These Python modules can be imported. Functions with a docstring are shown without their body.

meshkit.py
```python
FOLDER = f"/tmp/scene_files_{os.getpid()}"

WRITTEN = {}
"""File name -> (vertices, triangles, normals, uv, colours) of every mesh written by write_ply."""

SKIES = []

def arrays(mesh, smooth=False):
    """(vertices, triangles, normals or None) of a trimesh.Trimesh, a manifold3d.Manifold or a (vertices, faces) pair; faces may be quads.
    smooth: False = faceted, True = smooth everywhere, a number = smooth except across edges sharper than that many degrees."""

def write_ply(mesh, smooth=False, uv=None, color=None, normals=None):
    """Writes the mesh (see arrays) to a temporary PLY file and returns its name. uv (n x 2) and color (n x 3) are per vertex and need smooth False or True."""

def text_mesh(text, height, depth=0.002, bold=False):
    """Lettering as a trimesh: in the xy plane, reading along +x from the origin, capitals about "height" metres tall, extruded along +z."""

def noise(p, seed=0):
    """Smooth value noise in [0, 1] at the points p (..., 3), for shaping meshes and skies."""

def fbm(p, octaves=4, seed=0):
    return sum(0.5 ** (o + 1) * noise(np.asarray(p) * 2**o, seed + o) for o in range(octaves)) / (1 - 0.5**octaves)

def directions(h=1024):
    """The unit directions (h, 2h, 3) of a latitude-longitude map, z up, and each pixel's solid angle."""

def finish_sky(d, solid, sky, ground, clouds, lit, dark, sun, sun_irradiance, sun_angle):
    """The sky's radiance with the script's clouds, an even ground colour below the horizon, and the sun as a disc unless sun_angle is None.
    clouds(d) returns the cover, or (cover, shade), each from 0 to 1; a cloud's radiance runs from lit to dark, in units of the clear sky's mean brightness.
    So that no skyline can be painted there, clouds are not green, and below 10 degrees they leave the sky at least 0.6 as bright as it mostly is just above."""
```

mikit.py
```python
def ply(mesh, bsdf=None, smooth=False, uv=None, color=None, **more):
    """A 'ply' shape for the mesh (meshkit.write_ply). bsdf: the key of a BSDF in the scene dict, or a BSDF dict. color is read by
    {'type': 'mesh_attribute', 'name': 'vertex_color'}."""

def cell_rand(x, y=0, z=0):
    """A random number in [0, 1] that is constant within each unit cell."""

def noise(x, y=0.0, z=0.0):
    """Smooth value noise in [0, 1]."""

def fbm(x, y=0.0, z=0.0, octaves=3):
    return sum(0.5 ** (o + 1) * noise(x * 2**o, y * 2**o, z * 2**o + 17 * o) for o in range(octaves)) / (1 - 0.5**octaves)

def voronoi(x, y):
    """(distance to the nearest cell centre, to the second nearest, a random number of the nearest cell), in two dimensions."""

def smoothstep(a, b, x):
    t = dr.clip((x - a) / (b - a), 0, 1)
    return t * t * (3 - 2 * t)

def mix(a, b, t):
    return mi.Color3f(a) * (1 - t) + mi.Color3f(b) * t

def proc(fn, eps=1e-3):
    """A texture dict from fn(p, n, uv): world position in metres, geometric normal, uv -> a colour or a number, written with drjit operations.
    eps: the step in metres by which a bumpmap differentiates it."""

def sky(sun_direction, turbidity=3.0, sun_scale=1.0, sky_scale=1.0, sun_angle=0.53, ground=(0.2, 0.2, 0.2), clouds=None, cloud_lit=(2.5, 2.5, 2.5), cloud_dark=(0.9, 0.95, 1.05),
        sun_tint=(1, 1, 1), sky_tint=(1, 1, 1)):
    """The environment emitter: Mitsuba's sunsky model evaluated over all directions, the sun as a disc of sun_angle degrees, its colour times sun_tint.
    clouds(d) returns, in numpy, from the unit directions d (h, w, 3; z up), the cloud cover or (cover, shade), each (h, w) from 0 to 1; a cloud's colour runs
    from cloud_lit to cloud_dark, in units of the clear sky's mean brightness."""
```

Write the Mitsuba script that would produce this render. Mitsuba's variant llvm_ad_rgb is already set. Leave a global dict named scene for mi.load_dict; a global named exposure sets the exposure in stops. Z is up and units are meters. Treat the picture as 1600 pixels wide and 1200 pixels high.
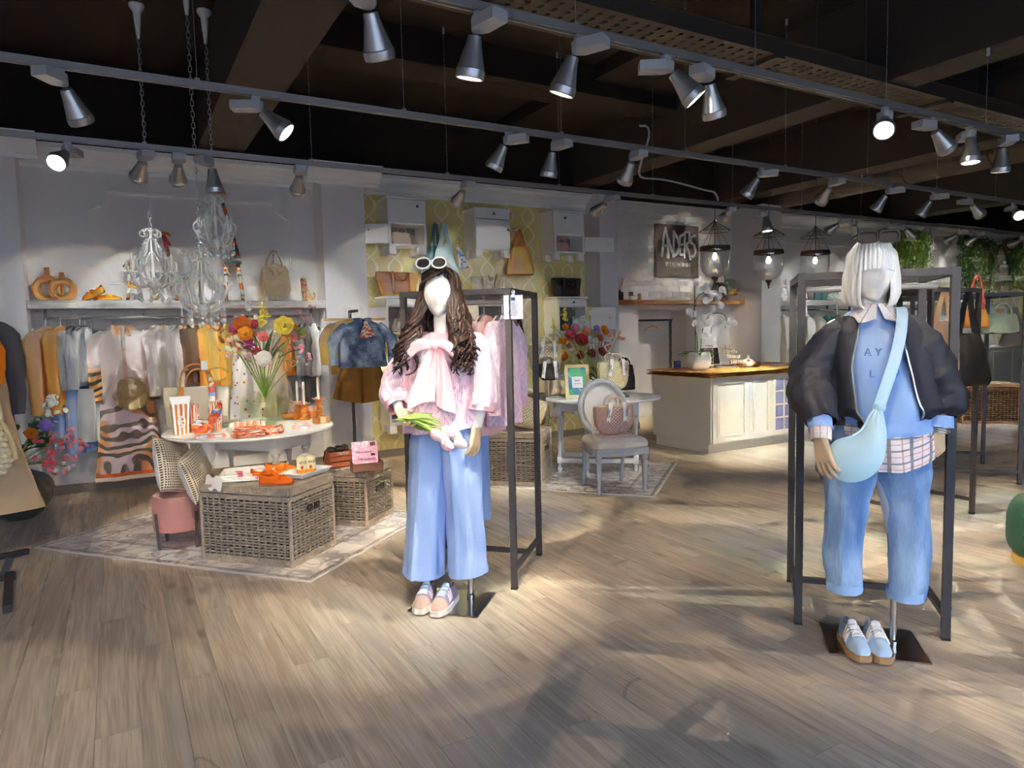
import math, random, numpy as np, trimesh, mitsuba as mi, drjit as dr, mikit, meshkit
import manifold3d as m3
import shapely.geometry as sg
from scipy.interpolate import CubicSpline, PchipInterpolator
from mikit import noise, fbm, voronoi, smoothstep, mix, cell_rand, proc
T = mi.ScalarTransform4f
random.seed(7)
RNG = np.random.default_rng(11)
exposure = 0.95
scene, labels = {}, {}
# ------------------------------------------------------------------ camera
scene['camera'] = {'type': 'perspective', 'fov': 73.165, 'fov_axis': 'x', 'near_clip': 0.05, 'far_clip': 200.0,
    'to_world': T().look_at(origin=[0, 0, 1.45], target=[0.494594, 0.865545, 1.371202], up=[0.058052, 0.057561, 0.996653])}
# ------------------------------------------------------------------ daylight through the open shop front (overcast, bluish)
scene['sky'] = mikit.sky((-0.3, -0.6, 0.75), turbidity=5.0, sun_scale=0.0, sky_scale=8.5, ground=(0.35, 0.35, 0.36), sky_tint=(0.95, 1.0, 1.1),
    clouds=lambda d: np.full(d.shape[:2], 0.75), cloud_lit=(1.5, 1.85, 2.45), cloud_dark=(1.2, 1.42, 1.85))
# ------------------------------------------------------------------ helpers
def lin(c):
    if isinstance(c, str): c = [int(c[i:i+2], 16) / 255 for i in (0, 2, 4)]
    return [x / 12.92 if x < 0.04045 else ((x + 0.055) / 1.055) ** 2.4 for x in c]
def rgb(c): return {'type': 'rgb', 'value': [float(x) for x in lin(c)]}
def mat(name, c, rough=0.7, metal=0.0, spec=0.4, coat=0.0, sheen=0.0, bump=None, scale=0.002):
    col = c if isinstance(c, dict) else rgb(c)
    b = {'type': 'principled', 'base_color': col, 'roughness': rough, 'metallic': metal, 'specular': spec, 'clearcoat': coat, 'sheen': sheen}
    if bump is not None: b = {'type': 'bumpmap', 'tex': bump, 'scale': scale, 'bsdf': b}
    scene['mat_' + name] = {'type': 'twosided', 'bsdf': b}
    return 'mat_' + name
_cm = {}
def cm(c, rough=0.75, metal=0.0, spec=0.3, coat=0.0):      # a plain colour as a material
    k = (c, rough, metal, spec, coat)
    if k not in _cm: _cm[k] = mat('plain_%03d' % len(_cm), c, rough, metal, spec, coat)
    return _cm[k]
def free(key):
    if key not in scene and key not in labels: return key
    i = 1
    while f'{key}_{i:03d}' in scene or f'{key}_{i:03d}' in labels: i += 1
    return f'{key}_{i:03d}'
def tag(key, label=None, cat=None, group=None, kind=None):
    d = labels.setdefault(key, {})
    for k, v in (('label', label), ('category', cat), ('group', group), ('kind', kind)):
        if v: d[k] = v
def thing(name, label, cat, group=None):
    k = free(name); tag(k, label, cat, group); return k
def shape(mesh, m, smooth=False, uv=None, color=None):
    if isinstance(mesh, tuple) and len(mesh) == 3: mesh, uv = mesh[:2], mesh[2]
    if uv is not None: smooth = True
    return mikit.ply(mesh, m, smooth, uv=uv, color=color)
def part(t, name, mesh, m, smooth=False, label=None, kind=None, **k):
    key = free(t + '__' + name); scene[key] = shape(mesh, m, smooth, **k)
    if label or kind: tag(key, label, kind=kind)
    return key
def parts(t, name, ms, m, smooth=False):
    for x in ms: part(t, name, x, m, smooth)
def solo(name, mesh, m, label, cat, smooth=False, group=None, kind=None, **k):
    key = free(name); scene[key] = shape(mesh, m, smooth, **k); tag(key, label, cat, group, kind); return key
def struct(name, mesh, m, smooth=False, **k):
    key = free(name); scene[key] = shape(mesh, m, smooth, **k); tag(key, kind='structure'); return key
def tm(v, f): return trimesh.Trimesh(np.asarray(v, float), np.asarray(f, int), process=False)
def q2t(f):
    f = np.asarray(f, int); return np.vstack([f[:, [0, 1, 2]], f[:, [0, 2, 3]]])
def join(*ms):
    l = []
    for m in ms: l += list(m) if isinstance(m, (list, tuple)) else [m]
    return trimesh.util.concatenate(l)
def box(x0, y0, z0, x1, y1, z1):
    v = [[x, y, z] for x in (x0, x1) for y in (y0, y1) for z in (z0, z1)]
    return tm(v, q2t([[0, 1, 3, 2], [4, 6, 7, 5], [0, 4, 5, 1], [2, 3, 7, 6], [0, 2, 6, 4], [1, 5, 7, 3]]))
def cbox(c, s, b=0.004):           # box with bevelled edges by centre and size
    x, y, z = (t / 2 for t in s); b = min(b, 0.45 * min(x, y, z))
    p = []
    for sx in (-1, 1):
        for sy in (-1, 1):
            for sz in (-1, 1):
                p += [[sx * (x - b), sy * (y - b), sz * z], [sx * (x - b), sy * y, sz * (z - b)], [sx * x, sy * (y - b), sz * (z - b)]]
    m = trimesh.convex.convex_hull(np.array(p) + np.array(c)); return m
def rbox(c, s, r, n=10):           # box with round corners
    x, y, z = (max(t / 2 - r, 1e-4) for t in s)
    sph = m3.Manifold.sphere(r, n)
    h = m3.Manifold.batch_hull([sph.translate((a * x, b * y, d * z)) for a in (-1, 1) for b in (-1, 1) for d in (-1, 1)])
    return from_m(h.translate(tuple(c)))
def from_m(h):
    m = h.to_mesh(); return tm(m.vert_properties[:, :3], m.tri_verts)
def to_m(t): return m3.Manifold(m3.Mesh(np.asarray(t.vertices, np.float32), np.asarray(t.faces, np.uint32)))
def rot(m, ang, axis=(0, 0, 1), at=(0, 0, 0)):
    m = m.copy(); m.apply_transform(trimesh.transformations.rotation_matrix(math.radians(ang), axis, at)); return m
def mv(m, x=0, y=0, z=0):
    m = m.copy(); m.apply_translation([x, y, z]); return m
def sc(m, x, y=None, z=None):
    m = m.copy(); m.apply_scale([x, x if y is None else y, x if z is None else z]); return m
def place(m, p, rz=0): return mv(rot(m, rz), *p)
def ell(c, rx, ry=None, rz=None, n=2):
    m = trimesh.creation.icosphere(n); m.apply_scale([rx, ry or rx, rz or rx]); m.apply_translation(c); return m
def spline(p, n):
    p = np.asarray(p, float)
    if len(p) < 3: return np.array([p[0] + (p[-1] - p[0]) * t for t in np.linspace(0, 1, n)])
    d = np.r_[0, np.cumsum(np.linalg.norm(np.diff(p, axis=0), axis=1) + 1e-9)]
    return CubicSpline(d, p)(np.linspace(0, d[-1], n))
def frames(p, up):
    t = np.gradient(p, axis=0); t /= np.linalg.norm(t, axis=1, keepdims=True) + 1e-12
    a = np.asarray(up, float)[None] - t * (t @ np.asarray(up, float))[:, None]
    bad = np.linalg.norm(a, axis=1) < 1e-3
    if bad.any(): a[bad] = np.cross(t[bad], [0.3, 0.5, 0.8])
    a /= np.linalg.norm(a, axis=1, keepdims=True)
    return a, np.cross(t, a)
def tube(p, r, n=8, k=None, up=(0.21, 0.13, 0.97), cap=True):
    p = spline(p, k) if k else np.asarray(p, float)
    a, b = frames(p, up); r = np.broadcast_to(r, (len(p),)) if np.ndim(r) == 0 or len(r) == len(p) else np.interp(np.linspace(0, 1, len(p)), np.linspace(0, 1, len(r)), r)
    th = np.arange(n) * 2 * np.pi / n
    v = (p[:, None] + r[:, None, None] * (np.cos(th)[None, :, None] * a[:, None] + np.sin(th)[None, :, None] * b[:, None])).reshape(-1, 3)
    i, j = np.meshgrid(np.arange(len(p) - 1), np.arange(n), indexing='ij'); j2 = (j + 1) % n
    f = q2t(np.stack([i * n + j, i * n + j2, (i + 1) * n + j2, (i + 1) * n + j], -1).reshape(-1, 4))
    if cap:
        L = len(v); v = np.vstack([v, p[:1], p[-1:]]); e = (len(p) - 1) * n; jj = np.arange(n); kk = (jj + 1) % n
        f = np.vstack([f, np.stack([kk, jj, jj * 0 + L], 1), np.stack([e + jj, e + kk, jj * 0 + L + 1], 1)])
    return tm(v, f)
def cyl(p, q, r, n=16, r2=None):
    return tube([p, q], np.array([r, r if r2 is None else r2]), n)
def sq(p, q, s, up=(0, 0, 1)):       # square bar
    p, q = np.array(p, float), np.array(q, float); t = (q - p) / np.linalg.norm(q - p)
    if abs(t @ np.asarray(up)) > 0.99: up = (SQA[0], SQA[1], 0)
    a = np.asarray(up, float) - t * (t @ np.asarray(up)); a /= np.linalg.norm(a); b = np.cross(t, a)
    s = (s, s) if np.ndim(s) == 0 else s
    v = [o + a * i * s[0] / 2 + b * j * s[1] / 2 for o in (p, q) for i, j in ((-1, -1), (1, -1), (1, 1), (-1, 1))]
    return tm(v, q2t([[0, 3, 2, 1], [4, 5, 6, 7], [0, 1, 5, 4], [1, 2, 6, 5], [2, 3, 7, 6], [3, 0, 4, 7]]))
SQA = (1, 0)
def lathe(prof, n=24, c=(0, 0, 0)):  # (r, z) profile
    prof = np.asarray(prof, float); th = np.arange(n) * 2 * np.pi / n
    v = np.stack([prof[:, None, 0] * np.cos(th), prof[:, None, 0] * np.sin(th), np.repeat(prof[:, 1:], n, 1)], -1).reshape(-1, 3) + np.array(c)
    i, j = np.meshgrid(np.arange(len(prof) - 1), np.arange(n), indexing='ij'); j2 = (j + 1) % n
    return tm(v, q2t(np.stack([i * n + j, i * n + j2, (i + 1) * n + j2, (i + 1) * n + j], -1).reshape(-1, 4)))
def lprof(prof, k): return spline(prof, k)
def ext(poly, d):                    # xy polygon extruded along z
    if not isinstance(poly, (sg.Polygon, sg.MultiPolygon)): poly = sg.Polygon(poly)
    return join([trimesh.creation.extrude_polygon(g, d, engine='earcut') for g in getattr(poly, 'geoms', [poly])])
def up_xz(m):                        # an xy drawing stood up: y -> z, thickness towards +y
    m = m.copy(); v = m.vertices.copy(); m.vertices = np.stack([v[:, 0], -v[:, 2], v[:, 1]], 1); return m
def loft(path, rad, k=24, n=40, hint=(1, 0, 0), fold=0.0, nf=9, rough=0.0, fs=6.0, seed=0, power=2.0, cap=False, grow=None, straight=False):
    """Cloth-like tube: path points, (a, b) half widths at them (a along hint); folds run lengthwise, wrinkles from noise."""
    path = np.asarray(path, float); rad = np.asarray([(r, r) if np.ndim(r) == 0 else r for r in rad], float)
    d = np.r_[0, np.cumsum(np.linalg.norm(np.diff(path, axis=0), axis=1) + 1e-9)]; s = np.linspace(0, d[-1], k)
    p = PchipInterpolator(d, path)(s); r = PchipInterpolator(d, rad)(s)
    a, b = frames(p, hint)
    if straight: b = np.cross(np.tile([0, 0, -1.0], (k, 1)), a)
    th = np.arange(n) * 2 * np.pi / n; u = s / d[-1]
    c_, s_ = np.cos(th), np.sin(th)
    cx, sx = np.sign(c_) * np.abs(c_) ** (2 / power), np.sign(s_) * np.abs(s_) ** (2 / power)
    g = u if grow is None else np.interp(u, np.linspace(0, 1, len(grow)), grow)
    ph = seed * 1.7
    rip = fold * g[:, None] * (np.sin(nf * th[None] + ph + 0.8 * np.sin(3 * u[:, None] + ph)) + 0.5 * np.sin((nf * 1.63 // 1) * th[None] + 2.1 * ph + 1.3 * u[:, None]))
    off = (r[:, None, 0] * cx)[..., None] * a[:, None] + (r[:, None, 1] * sx)[..., None] * b[:, None]
    nrm = off / (np.linalg.norm(off, axis=2, keepdims=True) + 1e-9)
    v = p[:, None] + off + nrm * rip[..., None]
    if rough: v = v + nrm * ((meshkit.fbm(v * fs + seed * 7.3, 3, seed) - 0.5) * 2 * rough)[..., None]
    v = v.reshape(-1, 3)
    i, j = np.meshgrid(np.arange(k - 1), np.arange(n), indexing='ij'); j2 = (j + 1) % n
    f = np.stack([i * n + j, i * n + j2, (i + 1) * n + j2, (i + 1) * n + j], -1).reshape(-1, 4)
    f = q2t(f)
    if cap:
        for e, o in ((0, 1), ((k - 1) * n, -1)):
            L = len(v); v = np.vstack([v, v[e:e + n].mean(0)]); jj = np.arange(n); kk = (jj + 1) % n
            f = np.vstack([f, np.stack([e + kk, e + jj, jj * 0 + L][::1] if o > 0 else [e + jj, e + kk, jj * 0 + L], 1)])
    return tm(v, f)
def sheet(fn, nu, nv, thick=0.0):    # grid surface fn(u, v) -> points; two sided cloth, or with thickness
    u, v = np.meshgrid(np.linspace(0, 1, nu), np.linspace(0, 1, nv), indexing='ij'); p = np.asarray(fn(u, v), float)
    p = np.moveaxis(p, 0, -1) if p.shape[0] == 3 else p
    i, j = np.meshgrid(np.arange(nu - 1), np.arange(nv - 1), indexing='ij')
    f = np.stack([i * nv + j, (i + 1) * nv + j, (i + 1) * nv + j + 1, i * nv + j + 1], -1).reshape(-1, 4)
    m = tm(p.reshape(-1, 3), q2t(f))
    if thick:
        n_ = m.vertex_normals; L = len(m.vertices); v2 = np.vstack([m.vertices + n_ * thick / 2, m.vertices - n_ * thick / 2])
        b = [i_ * nv for i_ in range(nu)] + [(nu - 1) * nv + j_ for j_ in range(1, nv)] + [i_ * nv + nv - 1 for i_ in range(nu - 2, -1, -1)] + [j_ for j_ in range(nv - 2, 0, -1)]
        b = np.array(b); c2 = np.roll(b, -1)
        m = tm(v2, np.vstack([m.faces, m.faces[:, ::-1] + L, q2t(np.stack([b, b + L, c2 + L, c2], 1))]))
    return m
def uvgrid(nu, nv): 
    u, v = np.meshgrid(np.linspace(0, 1, nu), np.linspace(0, 1, nv), indexing='ij'); return np.stack([u.ravel(), v.ravel()], 1)
def warp(m, amp, fs=5.0, seed=0):
    m = m.copy(); v = m.vertices; n_ = m.vertex_normals; m.vertices = v + n_ * ((meshkit.fbm(v * fs + seed * 3.1, 3, seed) - 0.5) * 2 * amp)[:, None]; return m
def hullchain(joints, bones, edge=0.012, it=12):
    """One body: joints {name: (xyz, r)}, bones as pairs (or triples) of names; hulls of spheres joined and smoothed."""
    S = lambda j: m3.Manifold.sphere(joints[j][1], 20).translate(tuple(float(x) for x in joints[j][0]))
    h = m3.Manifold.batch_boolean([m3.Manifold.batch_hull([S(j) for j in b]) for b in bones], m3.OpType.Add)
    m = from_m(h.refine_to_length(edge)); m = trimesh.Trimesh(m.vertices, m.faces, process=True)
    trimesh.smoothing.filter_taubin(m, iterations=it); return m
def text(s, h, d=0.002, bold=False):
    m = meshkit.text_mesh(s, h, d, bold); m.apply_translation([-(m.bounds[0][0] + m.bounds[1][0]) / 2, 0, 0]); return m
def stand(m, p, rz=0):               # lettering from the xy plane onto an upright face that looks towards -y, then turned
    return place(up_xz(m), p, rz)
def chainlinks(p, q, L=0.035, w=0.016, r=0.0022, sag=0.0):
    p, q = np.array(p, float), np.array(q, float); D = np.linalg.norm(q - p); n = max(2, int(D / (L - 2.2 * r))); t = (q - p) / D
    a = np.cross(t, [0, 1, 0.1]); a /= np.linalg.norm(a); b = np.cross(t, a); out = []
    th = np.arange(10) * 2 * np.pi / 10
    for i in range(n):
        c = p + t * D * (i + .5) / n; e = a if i % 2 else b
        ring = np.array([c + t * np.sign(np.cos(x)) * ((L - w) / 2 + abs(np.cos(x)) * w / 2) + e * np.sin(x) * w / 2 for x in th])
        out.append(tube(np.vstack([ring, ring[:1]]), r, 4, cap=False))
    return join(out)

# ------------------------------------------------------------------ materials of the room
def plank_tex(p, n, uv):
    row = dr.floor(p.x / 0.15); off = row * 0.37 - dr.floor(row * 0.37); k = dr.floor(p.y / 1.2 + off)
    r1 = cell_rand(row, k, 3); r2 = cell_rand(row, k, 9)
    gx, gy = p.x + r1 * 7, p.y + r2 * 13
    wob = (noise(gx * 7, gy * 1.3, r1 * 50) - 0.5) * 0.05
    g1 = fbm((gx + wob) * 42, gy * 2.6, r2 * 9, 4); g2 = noise((gx + wob) * 230, gy * 7)
    c = mix(lin('a29486'), lin('beb2a3'), smoothstep(0.25, 0.75, g1 * 0.7 + g2 * 0.3))
    c = mix(c, mi.Color3f(lin('a09a92')), smoothstep(0.45, 0.75, fbm(gx * 5, gy * 0.9, r1 * 30, 3)) * 0.6)
    d1, d2, w = voronoi(gx * 4.1, gy * 1.5)
    knot = 1 - smoothstep(0.03, 0.14, d1); c = c * (1 - 0.28 * knot * dr.select(w > 0.55, 1.0, 0.0))
    crack = 1 - smoothstep(0.0, 0.012, dr.abs(noise(gx * 5.5 + wob * 8, gy * 0.7, r2 * 40) - 0.5)); crack *= smoothstep(0.5, 0.62, noise(gx * 2, gy * 1.7, 5.5))
    c = c * (1 - 0.3 * crack)
    return c * (0.90 + 0.16 * r1)
mat('planks', proc(plank_tex), 0.5, spec=0.35)
mat('plaster', 'e6e1dc', 0.85, spec=0.2)
mat('plaster_cool', 'd9d4d4', 0.85, spec=0.2)
mat('trim', 'efece6', 0.55)
mat('black_ceiling', '151517', 0.9, spec=0.15)
mat('black_beam', '29292b', 0.8, spec=0.2)
mat('dark_skirting', '6c665e', 0.6)
def paper_tex(p, n, uv):      # pale ogee trellis on yellow
    x = p.x / 0.30; z = p.z / 0.46
    a = x + 0.28 * dr.sin(z * 2 * math.pi) ; b = x - 0.28 * dr.sin(z * 2 * math.pi)
    f = lambda t: dr.abs(t - dr.floor(t) - 0.5)
    line = dr.maximum(1 - smoothstep(0.03, 0.07, f(a)), 1 - smoothstep(0.03, 0.07, f(b)))
    c = mix(lin('cfbd78'), lin('dacb8a'), noise(p.x * 3, p.z * 3)); return mix(c, mi.Color3f(lin('ebe4c0')), line * 0.8)
mat('wallpaper', proc(paper_tex), 0.8, spec=0.2)
mat('white_brick', 'e9e3da', 0.75, spec=0.25)
mat('steel_rail', 'a9a9ac', 0.35, 0.7)
mat('alu', 'b4b6ba', 0.33, 0.85)
mat('alu_box', 'a8acb2', 0.5, 0.3)
mat('galvanised', '3a3938', 0.55, 0.5)
mat('black_iron', '33343a', 0.5, 0.3)
mat('duct', '3c3a38', 0.6, 0.3)
# ------------------------------------------------------------------ floor
struct('floor', box(-3, -3.2, -0.06, 21, 8.6, -0.012), 'mat_planks')
far = []; near = []
for i in range(-20, 140):
    off = (i * 0.37) % 1.0
    for k in range(-3, 9):
        y0, y1 = max((k - off) * 1.2, -3.2), min((k + 1 - off) * 1.2, 8.6); x0 = i * 0.15
        if y1 - y0 < 0.02: continue
        m = box(x0 + .0006, y0 + .0006, -0.012, x0 + .1494, y1 - .0006, 0)
        cx, cy = x0 + .07, (y0 + y1) / 2; w = cx * .494 + cy * .866; s_ = cx * .866 - cy * .494
        if w > 0.9 and abs(s_) < 0.78 * w + 0.5: near.append((w, m))
        else: far.append(m)
near.sort(key=lambda t: t[0])
for w, m in near[:300]: part('floor', 'plank', m, 'mat_planks')
part('floor', 'plank_field', join(far + [m for w, m in near[300:]]), 'mat_planks', kind='stuff')
# ------------------------------------------------------------------ walls
YP, YW = 7.30, 7.64                       # pillar faces, recessed walls
struct('wall_left', box(-3, -3.2, 0, -2.85, 7.7, 4.0), 'mat_plaster')
struct('wall_left_pillar', box(-2.85, YP, 0, -0.655, 7.9, 3.2), 'mat_plaster')
struct('wall_alcove', box(-0.655, YW, 0, 1.94, 7.9, 3.2), 'mat_plaster')
struct('wall_pillar', box(1.94, YP, 0, 2.395, 7.9, 3.2), 'mat_plaster')
struct('wall_wallpaper', box(2.395, YW, 0, 5.53, 7.9, 3.2), 'mat_wallpaper')
struct('wall_column', box(5.53, YP, 0, 5.83, 7.9, 3.2), 'mat_plaster_cool')
bw = struct('wall_brick', join(box(5.83, YW, 1.70, 8.30, 7.9, 3.2), box(5.83, YW - .04, 0, 6.42, 7.9, 1.70)), 'mat_white_brick')
struct('wall_niche', join(box(6.42, 8.55, 0, 7.9, 8.65, 1.70), box(6.36, 7.9, 0, 6.42, 8.55, 1.70), box(7.9, 7.9, 0, 7.96, 8.55, 1.70), box(6.36, 7.9, 1.70, 7.96, 8.6, 1.76)), 'mat_plaster')
struct('door_1', join(box(7.62, YW + .02, 0, 8.30, 7.9, 1.70), box(7.60, YW, 0, 7.64, YW + .05, 1.70)), 'mat_trim')
for r in range(18):
    z0 = 1.80 + r * 0.078
    if z0 > 3.12: break
    x = 5.84 - (0.115 if r % 2 else 0)
    while x < 8.29:
        a, b = max(x, 5.835), min(x + 0.222, 8.295)
        if b - a > 0.03:
            d = 0.005 + 0.005 * random.random()
            part(bw, 'brick', mv(cbox(((a + b) / 2, YW - d / 2, z0 + .034), (b - a - .008, d + .01, .069), .003), 0, .003, 0), 'mat_white_brick')
        x += 0.23
struct('wall_right_pillar', box(8.30, 7.05, 0, 8.72, 7.9, 3.2), 'mat_plaster')
struct('wall_right_alcove', box(8.72, YW, 0, 13.2, 7.9, 3.2), 'mat_plaster')
struct('wall_far_pillar', box(13.2, YP, 0, 14.9, 7.9, 3.2), 'mat_plaster')
struct('wall_far', box(14.9, YW, 0, 21, 7.9, 3.2), 'mat_wallpaper')
struct('wall_right', box(20.9, -3.2, 0, 21, 7.9, 4.0), 'mat_wallpaper')
struct('wall_upper', box(-3, 7.62, 3.2, 21, 7.9, 4.02), 'mat_black_ceiling')
struct('wall_front', join(box(5.2, -3.3, 0, 21, -3.2, 4.0), box(-3, -3.3, 2.9, 5.2, -3.2, 4.0)), 'mat_plaster')
struct('ceiling', box(-3, -3.2, 4.0, 21, 8.6, 4.1), 'mat_black_ceiling')
# cornices and skirting
def cornice(x0, x1, y, top=3.2):
    pr_ = [(0, 0), (0.015, 0), (0.02, .03), (.045, .035), (.05, .06), (.08, .10), (.13, .125), (.15, .16), (.17, .165), (.17, .20), (0, .20)]
    m = ext([(-a, b) for a, b in pr_], x1 - x0)   # x: out of wall, y: up, z: along
    v = m.vertices; m.vertices = np.stack([x0 + v[:, 2], y + v[:, 0], top - .20 + v[:, 1]], 1); m.invert(); return m
for a, b, y in ((-2.8, -0.49, YP), (-.655, 1.94, YW), (1.79, 2.56, YP), (2.395, 5.53, YW), (8.72, 13.2, YW), (13.1, 15, YP), (15, 20.9, YW)):
    struct('trim_%d' % (1 + sum(k.startswith('trim_') for k in scene)), cornice(a, b, y), 'mat_trim', 35)
for n_, a, b, y in (('left', -2.8, -.655, YP), ('alcove', -.655, 1.94, YW), ('pillar', 1.93, 2.405, YP), ('wallpaper', 2.395, 5.53, YW), ('column', 5.52, 5.83, YP), ('brick', 5.83, 6.42, YW - .04), ('right', 8.72, 13.2, YW)):
    struct('baseboard_' + n_, box(a, y - .016, 0, b, y, .085), 'mat_dark_skirting')
# beams
for x0, x1 in ((.81, 1.24), (5.28, 5.63), (7.97, 8.4), (12.3, 12.75), (16.5, 16.95)):
    struct('beam', box(x0, -3.2, 3.3, x1, 7.62, 4.0), 'mat_black_beam')
struct('beam', box(1.24, 5.6, 3.72, 5.28, 6.0, 4.0), 'mat_black_ceiling')
struct('beam', box(5.63, 3.9, 3.62, 7.97, 4.3, 4.0), 'mat_black_beam')
struct('beam', box(4.2, 4.5, 3.86, 5.28, 7.6, 4.0), 'mat_black_ceiling')
# moulded frame and medallion on the alcove wall
def ogee_frame(x0, x1, z0, z1, r=.17):
    pts = []
    for cx, cz, a0 in ((x0, z0, 0), (x0, z1, -90), (x1, z1, 180), (x1, z0, 90)):
        arc = [(cx + r * math.cos(math.radians(a)), cz + r * math.sin(math.radians(a))) for a in np.linspace(a0 + 90, a0, 9)]
        if cx == x0 and cz == z0: arc = [(x0 + r * math.cos(t), z0 + r * math.sin(t)) for t in np.linspace(0, math.pi / 2, 9)]
        elif cx == x0: arc = [(x0 + r * math.cos(t), z1 + r * math.sin(t)) for t in np.linspace(-math.pi / 2, 0, 9)]
        elif cz == z1: arc = [(x1 + r * math.cos(t), z1 + r * math.sin(t)) for t in np.linspace(math.pi, 1.5 * math.pi, 9)]
        else: arc = [(x1 + r * math.cos(t), z0 + r * math.sin(t)) for t in np.linspace(math.pi / 2, math.pi, 9)]
        pts += arc
    return sg.Polygon(pts)
def relief(poly, w, d, y):
    return join([mv(up_xz(ext(poly.buffer(0).difference(poly.buffer(-w)), d)), 0, y, 0), mv(up_xz(ext(poly.buffer(-w * .35).difference(poly.buffer(-w * .75)), d * 1.7)), 0, y, 0)])
fr = ogee_frame(-.19, 1.71, 1.96, 2.86)
part('wall_alcove', 'panel_moulding', relief(fr, .05, .022, YW), 'mat_plaster')
med = sg.Point(0, 0).buffer(.17)
med = sg.Polygon([((.22 + .018 * math.cos(9 * t) + (.12 if abs(math.cos(t)) > .93 else 0)) * math.cos(t) * 1.15, (.15 + .015 * math.cos(9 * t)) * math.sin(t)) for t in np.linspace(0, 2 * math.pi, 90)[:-1]])
part('wall_alcove', 'medallion', join(relief(sg.Polygon([(x + .78, z + 2.40) for x, z in med.exterior.coords]), .022, .014, YW), mv(rot(lathe([(.075, 0), (.072, .012), (.055, .02), (.05, .008), (.032, .01), (.022, .022), (0, .024)], 24), 90, (1, 0, 0)), .78, YW, 2.40)), 'mat_plaster', 40)
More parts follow.
